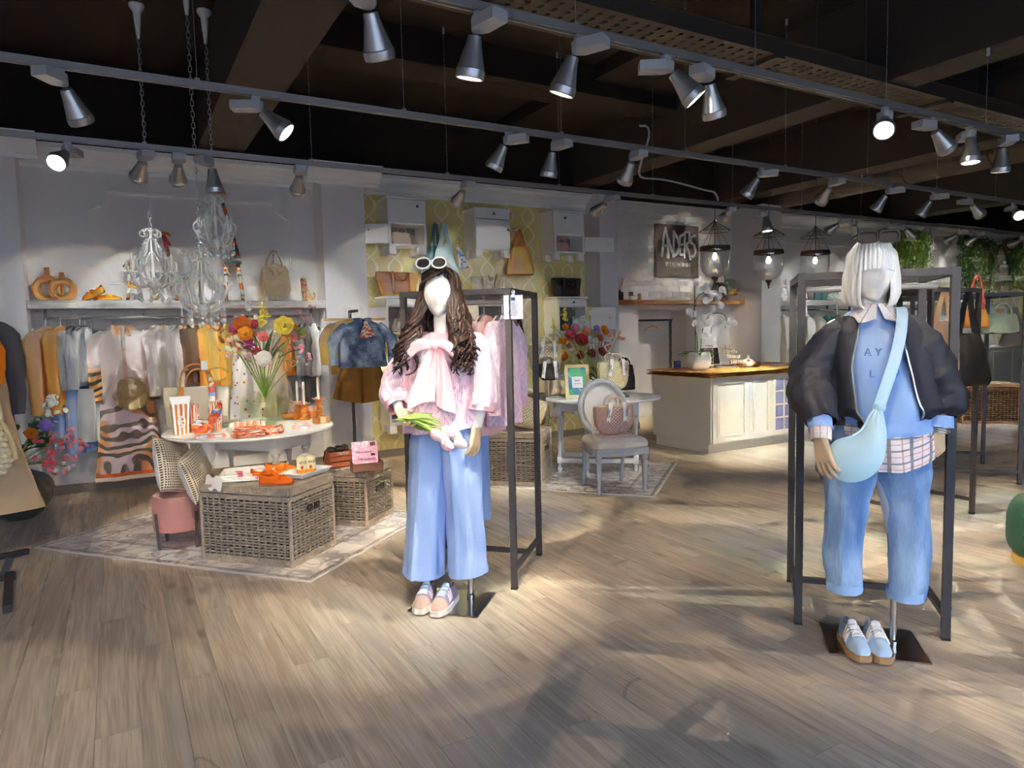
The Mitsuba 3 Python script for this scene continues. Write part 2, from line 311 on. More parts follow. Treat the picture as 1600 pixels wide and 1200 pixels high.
# ------------------------------------------------------------------ ceiling fittings
YT, ZT = (2.6, 4.05, 5.5), 2.75
for i, (y, x0, x1) in enumerate(zip((*YT, 1.1), (-1.0, -2.4, -2.6, -1.5), (12.5, 15.5, 20.5, 4.5))):
    t = thing('light_track', ('silver lighting track nearest the camera below the perforated cable tray', 'middle silver lighting track crossing the shop', 'silver lighting track running along the top of the back walls', 'unseen silver lighting track added above the entrance for front light')[i], 'track', 'lighting tracks')  # the entrance track is added out of view to carry front lights
    part(t, 'rail', join(box(x0, y - .018, ZT, x1, y - .011, ZT + .035), box(x0, y + .011, ZT, x1, y + .018, ZT + .035), box(x0, y - .018, ZT + .026, x1, y + .018, ZT + .036)), 'mat_steel_rail')
    part(t, 'groove', box(x0, y - .011, ZT + .012, x1, y + .011, ZT + .026), 'mat_black_iron')
    for k in range(int((x1 - x0) / 1.15)):
        x = x0 + .55 + 1.15 * k
        if x < 8.65:
            part(t, 'hanger_wire', cyl((x, y, ZT + .03), (x, y, 3.95 if not any(a < x < b for a, b in ((.81, 1.24), (5.28, 5.63), (7.97, 8.4))) else 3.3), .0014, 4), 'mat_steel_rail')
            part(t, 'hanger_clip', join(box(x - .012, y - .012, ZT + .034, x + .012, y + .012, ZT + .05)), 'mat_steel_rail')
            zc = 3.3 if any(a < x < b for a, b in ((.81, 1.24), (5.28, 5.63), (7.97, 8.4))) else 4.0
            part(t, 'ceiling_cup', cyl((x, y, zc - .05), (x, y, zc), .012, 10), 'mat_alu_box')
# perforated cable tray
t = thing('cable_tray', 'dark perforated metal cable tray hung above the front lighting track', 'cable tray')
y0, y1, zt = 3.30, 3.72, 3.28
pl_ = []
for k in range(0, 66):
    x = 0.9 + k * .18
    if x > 8.3: break
    sq_ = sg.box(x, y0, x + .18, y1)
    holes = [sg.Point(x + .05 + .09 * a, y0 + .06 + .075 * b).buffer(.018, 3) for a in range(2) for b in range(5)]
    holes += [sg.box(x + .03 + .09 * a, y0 + .082 + .075 * b, x + .065 + .09 * a, y0 + .092 + .075 * b) for a in range(2) for b in range(4)]
    from shapely.ops import unary_union
    pl_.append(mv(ext(sq_.difference(unary_union(holes)), .003), 0, 0, zt))
part(t, 'perforated_plate', join(pl_), 'mat_galvanised')
for y in (y0, y1): part(t, 'side_rail', join(box(.9, y - .003, zt, 8.5, y + .003, zt + .10), box(.9, y - .02, zt + .098, 8.5, y + .02, zt + .104)), 'mat_galvanised')
for k in range(4): part(t, 'cross_bar', box(1.9 + 2.1 * k, y0 - .02, zt - .03, 1.98 + 2.1 * k, y1 + .02, zt - .004), 'mat_galvanised')
for k in range(3): parts(t, 'hanger_rod', [cyl((2.6 + 2.4 * k, y, zt), (2.6 + 2.4 * k, y, 4.0), .006, 6) for y in (y0, y1)], 'mat_galvanised')
# air duct
t = thing('air_duct', 'round dark ventilation duct with grilles under the black ceiling', 'duct')
part(t, 'pipe', tube([(8.95, -1.5, 3.42), (8.95, 7.6, 3.42)], .22, 24), 'mat_duct', 50)
for k in range(8):
    part(t, 'seam_ring', mv(rot(lathe([(.22, 0), (.232, .006), (.232, .03), (.22, .036)], 24), 90, (1, 0, 0)), 8.95, .3 + k * 1.0, 3.42), 'mat_duct')
    if k > 0:
        y = .1 + k * 1.0
        fm = []
        for s in range(14):
            yy = y + .03 + s * .037
            fm.append(tube([(8.95 + .226 * math.cos(a), yy, 3.42 + .226 * math.sin(a)) for a in np.linspace(math.radians(160), math.radians(205), 5)], .005, 4))
        part(t, 'grille', join(fm + [mv(tube([(8.95 + .222 * math.cos(a), yy, 3.42 + .222 * math.sin(a)) for a in np.linspace(math.radians(157), math.radians(208), 7)], .008, 5), 0, 0, 0) for yy in (y, y + .54)]), 'mat_black_iron')
# loose black cables by the first beam
for i, pts in enumerate(([(-.05, 4.6, 3.98), (.12, 4.5, 3.72), (.36, 4.45, 3.60), (.55, 4.5, 3.70), (.62, 4.5, 3.97)], [(.60, 4.7, 3.97), (.66, 4.6, 3.66), (.72, 4.55, 3.58), (.78, 4.6, 3.70), (.80, 4.6, 3.9)])):
    solo('cable', tube(pts, .007, 6, 30), 'mat_black_iron', ('black cable sagging in a wide loop from the dark ceiling', 'short black cable looping beside the large ceiling beam')[i], 'cable', True)
solo('cable', tube([(4.55, 5.35, 3.4), (4.55, 5.35, 3.0), (4.57, 5.38, 2.95), (4.75, 5.42, 2.93), (5.6, 5.45, 2.88), (5.75, 5.5, 2.86), (5.78, 5.5, 2.80)], .011, 8, 40), 'mat_alu_box', 'pale conduit dropping from the ceiling to the rear lighting track', 'conduit', True)
solo('vent_pipe', cyl((4.05, 3.5, 3.38), (4.05, 3.5, 4.0), .045, 14), 'mat_black_beam', 'black vertical pipe between cable tray and ceiling', 'pipe', True)
# ------------------------------------------------------------------ spotlights on the tracks
scene['mat_lens'] = {'type': 'twosided', 'bsdf': {'type': 'diffuse', 'reflectance': rgb('d8d2c4')}}
head_ = lathe([(0, .0), (.028, .0), (.031, .012), (.033, .03), (.052, .105), (.058, .125), (.058, .128), (.06, .131), (.061, .160), (.0575, .166), (.052, .160), (.045, .14), (.0, .135)], 22)
ring_ = lathe([(.0575, .127), (.0615, .131), (.0615, .158), (.0585, .165), (.0535, .166)], 22)
lens_ = lathe([(.0532, .1605), (.03, .1595), (0, .159)], 20)
def wedge():
    m = ext([(-.085, -.04), (.04, -.045), (.075, -.02), (.085, .0), (.075, .02), (.04, .045), (-.085, .04)], .045); return m
nspot = [0]
def spot_head(x, ti, d, where, lit=0.0, face=0.0, cut=22, flip=1, warm=(1.0, .82, .58)):
    y, z = YT[ti], ZT
    if d[0] == 't': d = np.array(d[1:]) - [x, y, z - .1]
    d = np.array(d, float); d /= np.linalg.norm(d)
    t = thing('track_spotlight', where, 'spotlight', 'track spotlights')
    part(t, 'adapter', join(box(x - .022, y - .012, z - .03, x + .022, y + .012, z - .001)), 'mat_alu_box')
    az = math.degrees(math.atan2(d[1], d[0])); g = mv(wedge(), 0, 0, -.075)
    g = mv(rot(mv(g, -.045, 0, 0), az), x, y, z)
    part(t, 'gear_box', g, 'mat_alu_box')
    p0 = np.array([x, y, z - .085]) + np.array([d[0], d[1], 0]) / (np.hypot(d[0], d[1]) + 1e-6) * .035
    a = np.cross([0, 0, 1], d); s = np.linalg.norm(a); R = np.eye(4)
    if s > 1e-6: R = trimesh.transformations.rotation_matrix(math.acos(np.clip(d[2], -1, 1)), a / s)
    R[:3, 3] = p0
    def pl(m): m = m.copy(); m.apply_transform(R); return m
    hk = part(t, 'head', pl(head_), 'mat_alu', 40); part(hk, 'front_ring', pl(ring_), 'mat_alu', 40)
    k = part(hk, 'lens', pl(lens_), 'mat_lens', True)
    if face:
        scene[k] = shape(pl(lens_), 'mat_lens', True); n_ = np.array([warm[0], (warm[1] + 1) / 2, (warm[2] + .8) / 2])
        f0 = scene[k]; scene[k] = mikit.ply(tm(pl(lens_).vertices, pl(lens_).faces[:, ::-1] if pl(lens_).face_normals[0] @ d < 0 else pl(lens_).faces), 'mat_lens', False, emitter={'type': 'area', 'radiance': {'type': 'rgb', 'value': [float(v * face) for v in n_]}})
    if lit:
        o = p0 + d * .19
        scene['spot_light_%02d' % nspot[0]] = {'type': 'spot', 'to_world': T().look_at(origin=o.tolist(), target=(o + d).tolist(), up=[0.31, 0.17, 0.93]), 'intensity': {'type': 'rgb', 'value': [float(lit * v) for v in warm]}, 'cutoff_angle': float(cut), 'beam_width': float(cut * .35)}
        nspot[0] += 1

FR = 'on the front track'; MI = 'on the middle track'; BK = 'on the rear track'
S_ = [ # x on track, track, direction, label, light, glowing face, cutoff
 (.89, 0, ('t', 1.45, 3.2, 1.2), 'silver spotlight cut by the top edge of the photo, leftmost on the front track', 22, 0, 26),
 (1.37, 0, (-.05, .25, -1), 'silver spotlight with its warm face just visible, second on the front track', 35, 6, 24),
 (1.87, 0, ('t', 1.55, 3.2, .9), 'silver spotlight leaning left, third on the front track', 26, 5, 24),
 (2.38, 0, (.55, -.35, -.75), 'silver spotlight with a glowing face turned right, left of a touching pair', 26, 14, 26),
 (2.65, 0, (.42, .18, -.9), 'silver spotlight leaning right without a visible face, right of a touching pair', 26, 0, 24),
 (4.14, 0, (-.75, -.45, -.62), 'dazzling spotlight facing the viewer on the front track', 22, 30, 28),
 (4.64, 0, (.72, -.10, -.60), 'silver spotlight on the front track tilted far right beside a downward one', 19, 8, 24),
 (5.09, 0, (-.05, -.05, -1), 'downward silver spotlight with a bright face on the front track', 22, 14, 26),
 (5.56, 0, (.1, .1, -1), 'silver spotlight nearest the right edge of the photo on the front track', 19, 5, 24),
 (-.16, 1, ('t', .7, 5.2, .7), 'silver spotlight leaning right at the far left of the middle track', 35, 0, 24),
 (.74, 1, (.62, -.30, -.62), 'bright spotlight under the big ceiling beam, second on the middle track', 40, 22, 26),
 (2.33, 1, ('t', 1.5, 5.0, .4), 'silver spotlight leaning left, third on the middle track', 31, 0, 24),
 (2.70, 1, ('t', 2.6, 4.6, .6), 'silver spotlight hanging straight, fourth on the middle track', 35, 0, 24),
 (3.39, 1, ('t', 3.6, 5.6, .8), 'silver spotlight hanging in front of the sloping beam, fifth on the middle track', 40, 0, 24),
 (4.76, 1, ('t', 3.9, 5.2, .6), 'silver spotlight leaning left past the beam, sixth on the middle track', 31, 0, 24),
 (5.68, 1, ('t', 6.2, 5.9, 1.0), 'silver spotlight below the grille of the duct on the middle track', 22, 0, 24),
 (6.55, 1, (-.2, .5, -.8), 'silver spotlight right of the duct grille on the middle track', 26, 0, 24),
 (7.31, 1, (-.2, .5, -.8), 'small silver spotlight fourth from the right end of the middle track', 26, 0, 24),
 (7.98, 1, (.75, -.2, -.65), 'small spotlight with its face turned right on the middle track', 0, 8, 24),
 (8.89, 1, (-.62, -.62, -.5), 'dazzling spotlight at the right edge of the photo on the middle track', 63, 30, 30),
 (-.20, 2, (-.30, -.75, -.55), 'dazzling spotlight facing the viewer above the left alcove', 26, 34, 30),
 (.24, 2, ('t', -.2, 7.5, 1.3), 'silver spotlight above the left alcove, first of three hanging side by side', 52, 0, 27),
 (.46, 2, ('t', .5, 7.5, 1.35), 'silver spotlight above the left alcove, middle of three hanging side by side', 52, 0, 27),
 (.66, 2, ('t', .85, 5.75, .7), 'silver spotlight above the left alcove, right of three hanging side by side', 57, 0, 26),
 (1.30, 2, ('t', 1.5, 7.4, 1.35), 'silver spotlight left of the white pillar on the rear track', 52, 0, 27),
 (2.71, 2, ('t', 2.75, 7.6, 1.5), 'silver spotlight in front of the yellow wallpaper, between the top cabinets', 68, 0, 30),
 (4.27, 2, ('t', 3.9, 7.6, 1.6), 'silver spotlight leaning left between wallpaper and painted brick', 68, 0, 30),
 (5.95, 2, ('t', 7.2, 7.6, 2.5), 'silver spotlight leaning beside the first glass lantern', 44, 0, 15),
 (6.50, 2, (.0, -.12, -1), 'spotlight with a glowing face above the middle lantern', 42, 10, 26),
 (7.91, 2, ('t', 7.3, 7.6, 1.4), 'silver spotlight on the rear track right of the third lantern', 52, 0, 30),
 (8.16, 2, (.5, .2, -.8), 'silver spotlight tilted right on the rear track beside the blond wig', 72, 4, 26),
 (8.91, 2, ('t', 8.9, 7.6, 1.6), 'silver spotlight right above the dark sunglasses of the blond mannequin', 99, 0, 28),
 (9.22, 2, (.6, -.35, -.7), 'spotlight with a white glowing face left of the first hanging plant', 63, 9, 26),
 (10.6, 2, ('t', 10.4, 7.6, 1.6), 'silver spotlight above the middle hanging plant', 108, 0, 30),
 (11.12, 2, ('t', 11.6, 7.6, 1.6), 'small silver spotlight between the hanging plants on the rear track', 108, 0, 30),
]
S_ += [(12.4, 2, ('t', 12.6, 7.5, 1.9), 'silver spotlight beyond the middle hanging plant', 90, 0, 36), (14.2, 2, ('t', 14.2, 7.5, 1.7), 'second farthest silver spotlight on the rear track', 100, 0, 36), (16.2, 2, ('t', 16.0, 7.5, 1.7), 'farthest silver spotlight on the rear track', 100, 0, 36), (10.6, 1, ('t', 9.8, 5.0, .4), 'shaded spotlight just below the dazzling one at the right edge', 60, 0, 34)]  # the rear-track heads here are added to brighten the far right
YT = (*YT, 1.1)
S_ = [(*a[:4], a[4] * (.6 if a[1] in (0, 3) and a[0] < 2 else 1.05), *a[5:]) for a in S_]
S_ += [(-.6, 3, ('t', .6, 4.4, .3), 'spotlight on the track above the entrance aiming at the front trunk', 18, 0, 30), (.5, 3, ('t', 1.5, 3.2, 1.2), 'spotlight on the track above the entrance aiming at the dark-haired mannequin', 5, 0, 24), (1.6, 3, ('t', 2.8, 1.75, 1.1), 'spotlight on the track above the entrance aiming at the blond mannequin', 9, 0, 30), (2.6, 3, ('t', 2.9, 1.75, 1.2), 'second spotlight on the entrance track aiming at the blond mannequin', 6, 0, 34)]  # unseen lamps added so the mannequins and trunk get light from the front
for x, ti, d, w, lit, face, cut in S_: spot_head(x, ti, d, w, lit, face, cut)

# ------------------------------------------------------------------ mannequins
mat('skin', 'eee8e0', 0.5, spec=0.35); mat('wood_hand', 'd3b48f', 0.5); mat('chrome', 'c8c8ca', 0.12, 1.0); mat('plate_steel', '9a9590', 0.14, 1.0)
O1, A1 = (1.50, 3.30, 0), -45
O2, A2 = (2.86, 1.80, 0), -46
def hand(side=1, curl=(25, 40, 30), spread=6, thumb=30, s=1.0):
    """Right-size hand, wrist at the origin, fingers towards -z, palm facing -y; side=+1 puts the thumb on +x."""
    J = {'w1': ((-.014, 0, 0), .016), 'w2': ((.014, 0, 0), .016), 'k0': ((-.032, 0, -.085), .0105), 'k1': ((-.011, -.003, -.093), .011), 'k2': ((.011, -.003, -.092), .011), 'k3': ((.031, 0, -.083), .0105), 'tb': ((.027, -.006, -.028), .014)}
    B = [('w1', 'w2', 'k0', 'k3'), ('k0', 'k1', 'k2', 'k3', 'w1'), ('w2', 'tb', 'k3')]
    for f, (k, L) in enumerate((('k0', .06), ('k1', .078), ('k2', .084), ('k3', .075))):
        p = np.array(J[k][0]); a = 0.0; sp = math.radians((f - 1.5) * spread)
        prev = k
        for g, (fr, c) in enumerate(zip((.45, .32, .23), curl)):
            a += math.radians(c); d = np.array([math.sin(sp) * math.cos(a), -math.sin(a), -math.cos(a) * math.cos(sp)])
            p = p + d * L * fr; n_ = f'f{f}{g}'; J[n_] = (p, .0092 - .0009 * g); B.append((prev, n_)); prev = n_
    t = math.radians(thumb); p = np.array(J['tb'][0]); prev = 'tb'
    for g, L in enumerate((.038, .030, .022)):
        p = p + np.array([math.sin(t) * (1 - .25 * g), -.35 - .2 * g, -math.cos(t)]) / np.linalg.norm([math.sin(t), .4, math.cos(t)]) * L
        n_ = f't{g}'; J[n_] = (p, .011 - .0012 * g); B.append((prev, n_)); prev = n_
    m = hullchain(J, B, .006, 6)
    m.apply_scale([side * s, s, s])
    if side < 0: m.invert()
    return m
def orient(m, ax, ay, az, p):
    """Puts local x, y, z along the given axes at p."""
    R = np.eye(4); R[:3, 0], R[:3, 1], R[:3, 2], R[:3, 3] = ax, ay, az, p; m = m.copy(); m.apply_transform(R); return m
def hand_at(m, p, down, palm):
    z = -np.array(down, float); z /= np.linalg.norm(z); y = -np.array(palm, float); y -= z * (y @ z); y /= np.linalg.norm(y)
    return orient(m, np.cross(y, z), y, z, p)
def egg_head(c, tilt=0, yaw=0, s=1.0):
    m = trimesh.creation.icosphere(4); v = m.vertices.copy()
    z = v[:, 2]; taper = np.where(z < 0, 1 - .30 * np.abs(z) ** 1.6, 1 - .05 * z)
    v[:, 0] *= .073 * taper; v[:, 1] = v[:, 1] * .095 * np.where(z < 0, 1 - .22 * np.abs(z) ** 2, 1) ; v[:, 2] *= .118
    f = m.vertices[:, 1] < 0
    nose = np.exp(-(v[:, 0] / .012) ** 2) * np.exp(-((v[:, 2] + .018) / .03) ** 2) * .016 * f
    brow = np.exp(-((np.abs(v[:, 0]) - .028) / .016) ** 2) * np.exp(-((v[:, 2] - .012) / .014) ** 2) * -.008 * f
    mouth = (np.exp(-(v[:, 0] / .022) ** 2) * np.exp(-((v[:, 2] + .062) / .008) ** 2) * .004 + np.exp(-(v[:, 0] / .02) ** 2) * np.exp(-((v[:, 2] + .105) / .02) ** 2) * .007) * f
    ear = np.exp(-((np.abs(v[:, 0]) - .072) / .01) ** 2) * np.exp(-((v[:, 2] + .01) / .025) ** 2) * np.exp(-((v[:, 1] - .012) / .016) ** 2) * .012 * np.sign(v[:, 0])
    v[:, 1] -= nose + brow + mouth; v[:, 0] += ear
    m.vertices = v * s; return mv(rot(rot(m, tilt, (1, 0, 0)), yaw), *c)
def figure_stand(t, org, ang, pole, plate, top=.9):
    part(t, 'base_plate', place(cbox(((plate[0] + plate[1]) / 2, (plate[2] + plate[3]) / 2, .005), (plate[1] - plate[0], plate[3] - plate[2], .009), .002), org, ang), 'mat_plate_steel')
    part(t, 'pole', place(join(cyl((pole[0], pole[1], .01), (pole[0], pole[1], top), .014, 18), lathe([(.02, .01), (.02, .035), (.0145, .04)], 18, (pole[0], pole[1], 0))), org, ang), 'mat_chrome', 40)
# fabrics of the figures
E1 = (math.cos(math.radians(-45)), math.sin(math.radians(-45)))
def lace_tex(p, n, uv):
    u = p.x * E1[0] + p.y * E1[1]; w = p.x * -E1[1] + p.y * E1[0]; h = dr.select(dr.abs(n.x * E1[0] + n.y * E1[1]) > .8, w, u)
    a = h / .105 + p.z / .15; b = h / .105 - p.z / .15; fa, fb = dr.abs(a - dr.floor(a) - .5), dr.abs(b - dr.floor(b) - .5)
    e = dr.maximum(fa, fb)
    rib = smoothstep(.40, .44, e)
    q1 = h / .011; q2 = p.z / .009 + dr.floor(q1) * .5
    d = dr.sqrt(dr.square(q1 - dr.floor(q1) - .5) + dr.square(q2 - dr.floor(q2) - .5)); hole = 1 - smoothstep(.18, .36, d)
    hole *= smoothstep(.25, .5, noise(h * 60, p.z * 45)) * (1 - rib)
    edge = (1 - smoothstep(.0, .035, dr.abs(e - .36))) * .55
    return mix(lin('f3d4e0'), lin('9a6684'), dr.minimum(hole + edge, 1) * .8)
mat('lace', proc(lace_tex), 0.85, spec=0.2)
mat('pink_satin', 'f0b8c0', 0.55, spec=0.4); mat('blue_trouser', '8eaadc', 0.75, spec=0.25, bump=proc(lambda p, n, uv: fbm(p.x * 6, p.y * 6, p.z * 3, 3)), scale=.02)
mat('dark_hair', '1e1210', 0.36, spec=0.5); mat('blond_hair', 'ece4d6', 0.42, spec=0.5)
def plaid_uv(cx, cz, ang=0.0):
    def f(p, n, uv):
        u = uv.x * cx; v = uv.y * cz
        fu, fv = u - dr.floor(u), v - dr.floor(v)
        s = lambda t, c, w: 1 - smoothstep(w * .6, w, dr.abs(t - c))
        dark = dr.maximum(s(fu, .30, .10), s(fv, .30, .09)) ; tan = dr.maximum(s(fu, .78, .05), s(fv, .78, .05))
        c = mix(lin('dcd2d8'), lin('b08a70'), tan * .75); return mix(c, mi.Color3f(lin('595a62')), dark * .75)
    return f
mat('plaid', proc(plaid_uv(13, 5)), 0.85, spec=0.2); mat('plaid_light', proc(lambda p, n, uv: mix(lin('ecd9d6'), lin('a98a76'), 1 - smoothstep(.035, .06, dr.minimum(dr.abs(uv.x * 9 - dr.floor(uv.x * 9) - .5), dr.abs(uv.y * 4 - dr.floor(uv.y * 4) - .5) + 0.012)))), 0.85, spec=0.2)
def denim_tex(p, n, uv):
    g = fbm(p.x * 8, p.y * 8, p.z * 3, 3); f = noise(p.x * 260, p.y * 260, p.z * 30)
    return mix(lin('5276a8'), lin('98b6da'), smoothstep(.2, .8, g)) * (.88 + .24 * f)
mat('denim', proc(denim_tex), 0.85, spec=0.2); mat('denim_light', '8fb0d8', 0.85, spec=0.2)
mat('navy_nylon', '1c1f2b', 0.5, spec=0.22); mat('blue_sweat', '8caee2', 0.85, spec=0.2); mat('ice_leather', 'b7dbe6', 0.5, spec=0.35)
mat('white_plastic', 'f2eeea', 0.35); mat('lens_dark', '17171a', 0.25, spec=0.3); mat('silver_hw', 'c9c9c6', 0.25, 0.9); mat('gold_hw', 'c9a85c', 0.3, 0.9)
# ---- sneakers
def sneaker(t, org, ang, cols, L=.25):
    """toe towards -y, made of upper, tongue, laces, sole, side stripes and lining."""
    up, toe, sole, lace, stripe, lining = cols
    ys = np.linspace(0, 1, 22); w = np.interp(ys, [0, .05, .18, .36, .55, .8, .95, 1], [.018, .030, .043, .047, .040, .036, .032, .014])
    h = np.interp(ys, [0, .05, .18, .36, .5, .62, .8, .95, 1], [.020, .034, .046, .055, .072, .084, .074, .078, .070])
    th = np.linspace(0, math.pi, 17); v = []
    for y, a, b in zip(ys, w, h):
        c, s = np.cos(th), np.sin(th); v.append(np.stack([np.sign(c) * np.abs(c) ** .8 * a * (1 - .25 * s), np.full(17, (y - .5) * L), .022 + (b - .0) * s ** .75], 1))
    v = np.array(v); nu, nv = v.shape[:2]
    keep = []
    for i in range(nu - 1):
        for j in range(nv - 1):
            op = ys[i] > .60 and ys[i + 1] < .97 and 5 <= j <= 10
            tg = .30 < ys[i] < .60 and 6 <= j <= 9
            keep.append((i * nv + j, i * nv + j + 1, (i + 1) * nv + j + 1, (i + 1) * nv + j, 2 if tg else 1 if op else 3 if ys[i] < .27 else 0))
    keep = np.array(keep)
    v[0, :, 2] = np.minimum(v[0, :, 2], .03); nose = tm(np.vstack([v[0], [[0, v[0, 0, 1], .02]]]), [(q, q + 1, 17) for q in range(16)])
    def sub(k): return tm(v.reshape(-1, 3), q2t(keep[keep[:, 4] == k][:, :4]))
    P = lambda m: place(m, org, ang)
    uk = part(t, 'upper', P(sub(0)), up, True); part(t, 'toe_cap', P(join(sub(3), nose)), toe, True)
    part(t, 'tongue', P(join(mv(sub(2), 0, 0, .003), sheet(lambda u, w_: (np.stack([(w_ - .5) * .036, -L * .5 + L * .60 + u * .012 - .004, .098 + u * .022 - .006 * (2 * w_ - 1) ** 2])), 4, 7, .004))), lining, True)
    lm = sub(1); lm.vertices = lm.vertices * [.82, .96, .45] + [0, .002, .012]; part(t, 'lining', P(lm), lining, True)
    ol = np.vstack([np.stack([v[:, 0, 0] * 1.10, v[:, 0, 1] * 1.03], 1), np.stack([v[::-1, -1, 0] * 1.10, v[::-1, 0, 1] * 1.03], 1)])
    part(t, 'sole', P(ext(sg.Polygon(ol).buffer(.002), .028)), sole)
    lc = []
    for k, y in enumerate(np.linspace(.33, .58, 6)):
        hh = .022 + np.interp(y, ys, h) + .005; yy = (y - .5) * L
        lc.append(tube([(-.021, yy, hh - .006), (0, yy + (.006 if k % 2 else -.006), hh + .002), (.021, yy + .004, hh - .006)], .0032, 6, 8))
    part(uk, 'laces', P(join(lc)), lace, True)
    st = []
    for sgn in (-1, 1):
        for k in range(3):
            pts = [];
            for q in np.linspace(0, 1, 6):
                y = .40 + .075 * k + .05 * q; i = y * (nu - 1); i0 = int(i); vv = v[i0] * (1 - (i - i0)) + v[i0 + 1] * (i - i0); th_ = 1 + 4 * q
                jj = th_ if sgn > 0 else 16 - th_; j0 = int(jj); p_ = vv[j0] * (1 - (jj - j0)) + vv[min(j0 + 1, 16)] * (jj - j0); pts.append(p_ + [sgn * .0015, 0, .001])
            st.append(sq(pts[0], pts[3], (.002, .011), (1, 0, .3)) if False else tube(pts, .005, 5))
    parts(uk, 'side_stripe', [P(q) for q in st], stripe, True)
# ================================================================== mannequin 1
t = M_1 = thing('mannequin', 'white-headed mannequin with long dark hair, pink lace blouse and blue wide trousers', 'mannequin')
P1 = lambda m: place(m, O1, A1)
figure_stand(t, O1, A1, (.083, .03), (-.19, .19, -.19, .14), .8)
J = {'neck0': ((-.02, .02, 1.38), .055), 'neck1': ((-.02, -.005, 1.53), .046), 'chest': ((-.015, .03, 1.30), .085), 'shl': ((-.17, .03, 1.385), .045), 'shr': ((.14, .03, 1.385), .045), 'waist': ((-.02, .02, 1.05), .09), 'hipl': ((-.09, .02, .90), .09), 'hipr': ((.05, .02, .90), .09),
     'ell': ((-.30, -.02, 1.16), .038), 'wrl': ((-.225, -.13, 1.055), .024), 'elr': ((.19, .03, 1.13), .038), 'wrr': ((.165, -.04, .955), .026), 'kl': ((-.13, .01, .5), .06), 'kr': ((.07, .02, .5), .06)}
part(t, 'body', P1(hullchain(J, [('neck0', 'neck1'), ('chest', 'shl', 'shr', 'neck0'), ('chest', 'waist'), ('waist', 'hipl', 'hipr'), ('shl', 'ell'), ('ell', 'wrl'), ('shr', 'elr'), ('elr', 'wrr'), ('hipl', 'kl'), ('hipr', 'kr')], .016, 14)), 'mat_skin', True)
part(t, 'head', P1(egg_head((-.032, -.01, 1.640), -14, 14, 1.06)), 'mat_skin', True, label='blank white head')
hl = hand_at(hand(1, (30, 35, 25), 5, 22), (-.222, -.135, 1.048), (.62, -.25, -.62), (.35, -.2, .9))
part(t, 'hand', P1(hl), 'mat_wood_hand', True)
hr = hand_at(hand(-1, (14, 24, 18), 5, 18), (.162, -.045, .945), (-.06, -.12, -1), (-.8, .3, 0))
part(t, 'hand', P1(hr), 'mat_wood_hand', True)
parts(t, 'wrist_joint', [P1(ell((.163, -.043, .950), .028, .028, .012)), P1(ell((-.224, -.133, 1.05), .024, .024, .018))], 'mat_wood_hand', True)
# blouse: body, two wide sleeves, collar, bow
bl = loft([(-.02, .03, 1.45), (-.02, .03, 1.41), (-.02, .03, 1.34), (-.02, .02, 1.2), (-.03, .01, 1.05), (-.04, 0, .93)], [(.06, .055), (.165, .085), (.195, .12), (.20, .14), (.205, .15), (.215, .16)], 36, 64, (1, 0, 0), .010, 7, .012, 7, 1, grow=(0, .2, .7, 1, 1.2), straight=True)
v = bl.vertices; v[:, 2] += np.where(v[:, 2] < 1.0, (v[:, 0] + .05) * .20, 0) * np.clip((1.0 - v[:, 2]) / .07, 0, 1); bl.vertices = v
bk_ = part(t, 'blouse', P1(bl), 'mat_lace', True, label='pink lace blouse with diamond pattern')
sl = loft([(-.10, .03, 1.41), (-.175, .03, 1.385), (-.23, .01, 1.29), (-.275, -.02, 1.19), (-.275, -.06, 1.125), (-.255, -.10, 1.075)], [(.05, .03), (.075, .06), (.085, .075), (.085, .08), (.08, .075), (.054, .052)], 30, 40, (0, 1, 0), .006, 6, .016, 9, 3)
sr = loft([(.08, .03, 1.41), (.145, .03, 1.385), (.172, .02, 1.29), (.185, .01, 1.18), (.187, -.01, 1.11), (.182, -.02, 1.06)], [(.05, .03), (.075, .06), (.085, .068), (.085, .072), (.085, .074), (.085, .072)], 30, 40, (0, 1, 0), .006, 6, .012, 9, 4)
for s_, nm in ((sl, 'sleeve'), (sr, 'sleeve')): part(bk_, nm, P1(s_), 'mat_lace', True)
parts(bk_, 'cuff', [P1(loft([(-.268, -.085, 1.092), (-.238, -.118, 1.06)], [(.056, .058), (.05, .052)], 5, 28, (0, 1, 0), .003, 8)), P1(loft([(.186, -.015, 1.085), (.181, -.025, 1.035)], [(.078, .08), (.07, .075)], 5, 28, (1, 0, 0), .003, 7))], 'mat_pink_satin', True)
part(bk_, 'collar', P1(join(loft([(-.02, .01, 1.385), (-.02, .004, 1.415), (-.02, .0, 1.44)], [(.11, .10), (.085, .078), (.072, .068)], 10, 36, (1, 0, 0), .004, 6, straight=True))), 'mat_pink_satin', True)
bow = [loft([(-.02, -.105, 1.385), (-.08, -.145, 1.385), (-.15, -.14, 1.345), (-.185, -.13, 1.30)], [(.018, .008), (.030, .012), (.030, .012), (.010, .008)], 18, 20, (0, 0, 1), .005, 5, .004, 12, 5, cap=True),
       loft([(-.01, -.105, 1.385), (.035, -.135, 1.38), (.075, -.13, 1.35), (.095, -.12, 1.31)], [(.018, .008), (.026, .012), (.026, .012), (.010, .008)], 18, 20, (0, 0, 1), .005, 5, .004, 12, 6, cap=True),
       ell((-.02, -.12, 1.378), .026, .022, .026)]
def tail(x0, x1, z1, w0, w1, y1, sd):
    def f(u, w_):
        c = x0 + (x1 - x0) * u; hw = w0 + (w1 - w0) * u ** .8; z = 1.375 + (z1 - 1.375) * u + np.where(u > .98, -.05 * np.abs(w_ - (0.1 if sd else .9)) + .02, 0)
        return np.stack([c + (w_ - .5) * 2 * hw, -.118 + y1 * u - .018 * np.sin(w_ * 7 + sd + u * 3) * (0.4 + u * .7), z])
    return sheet(f, 26, 16, .003)
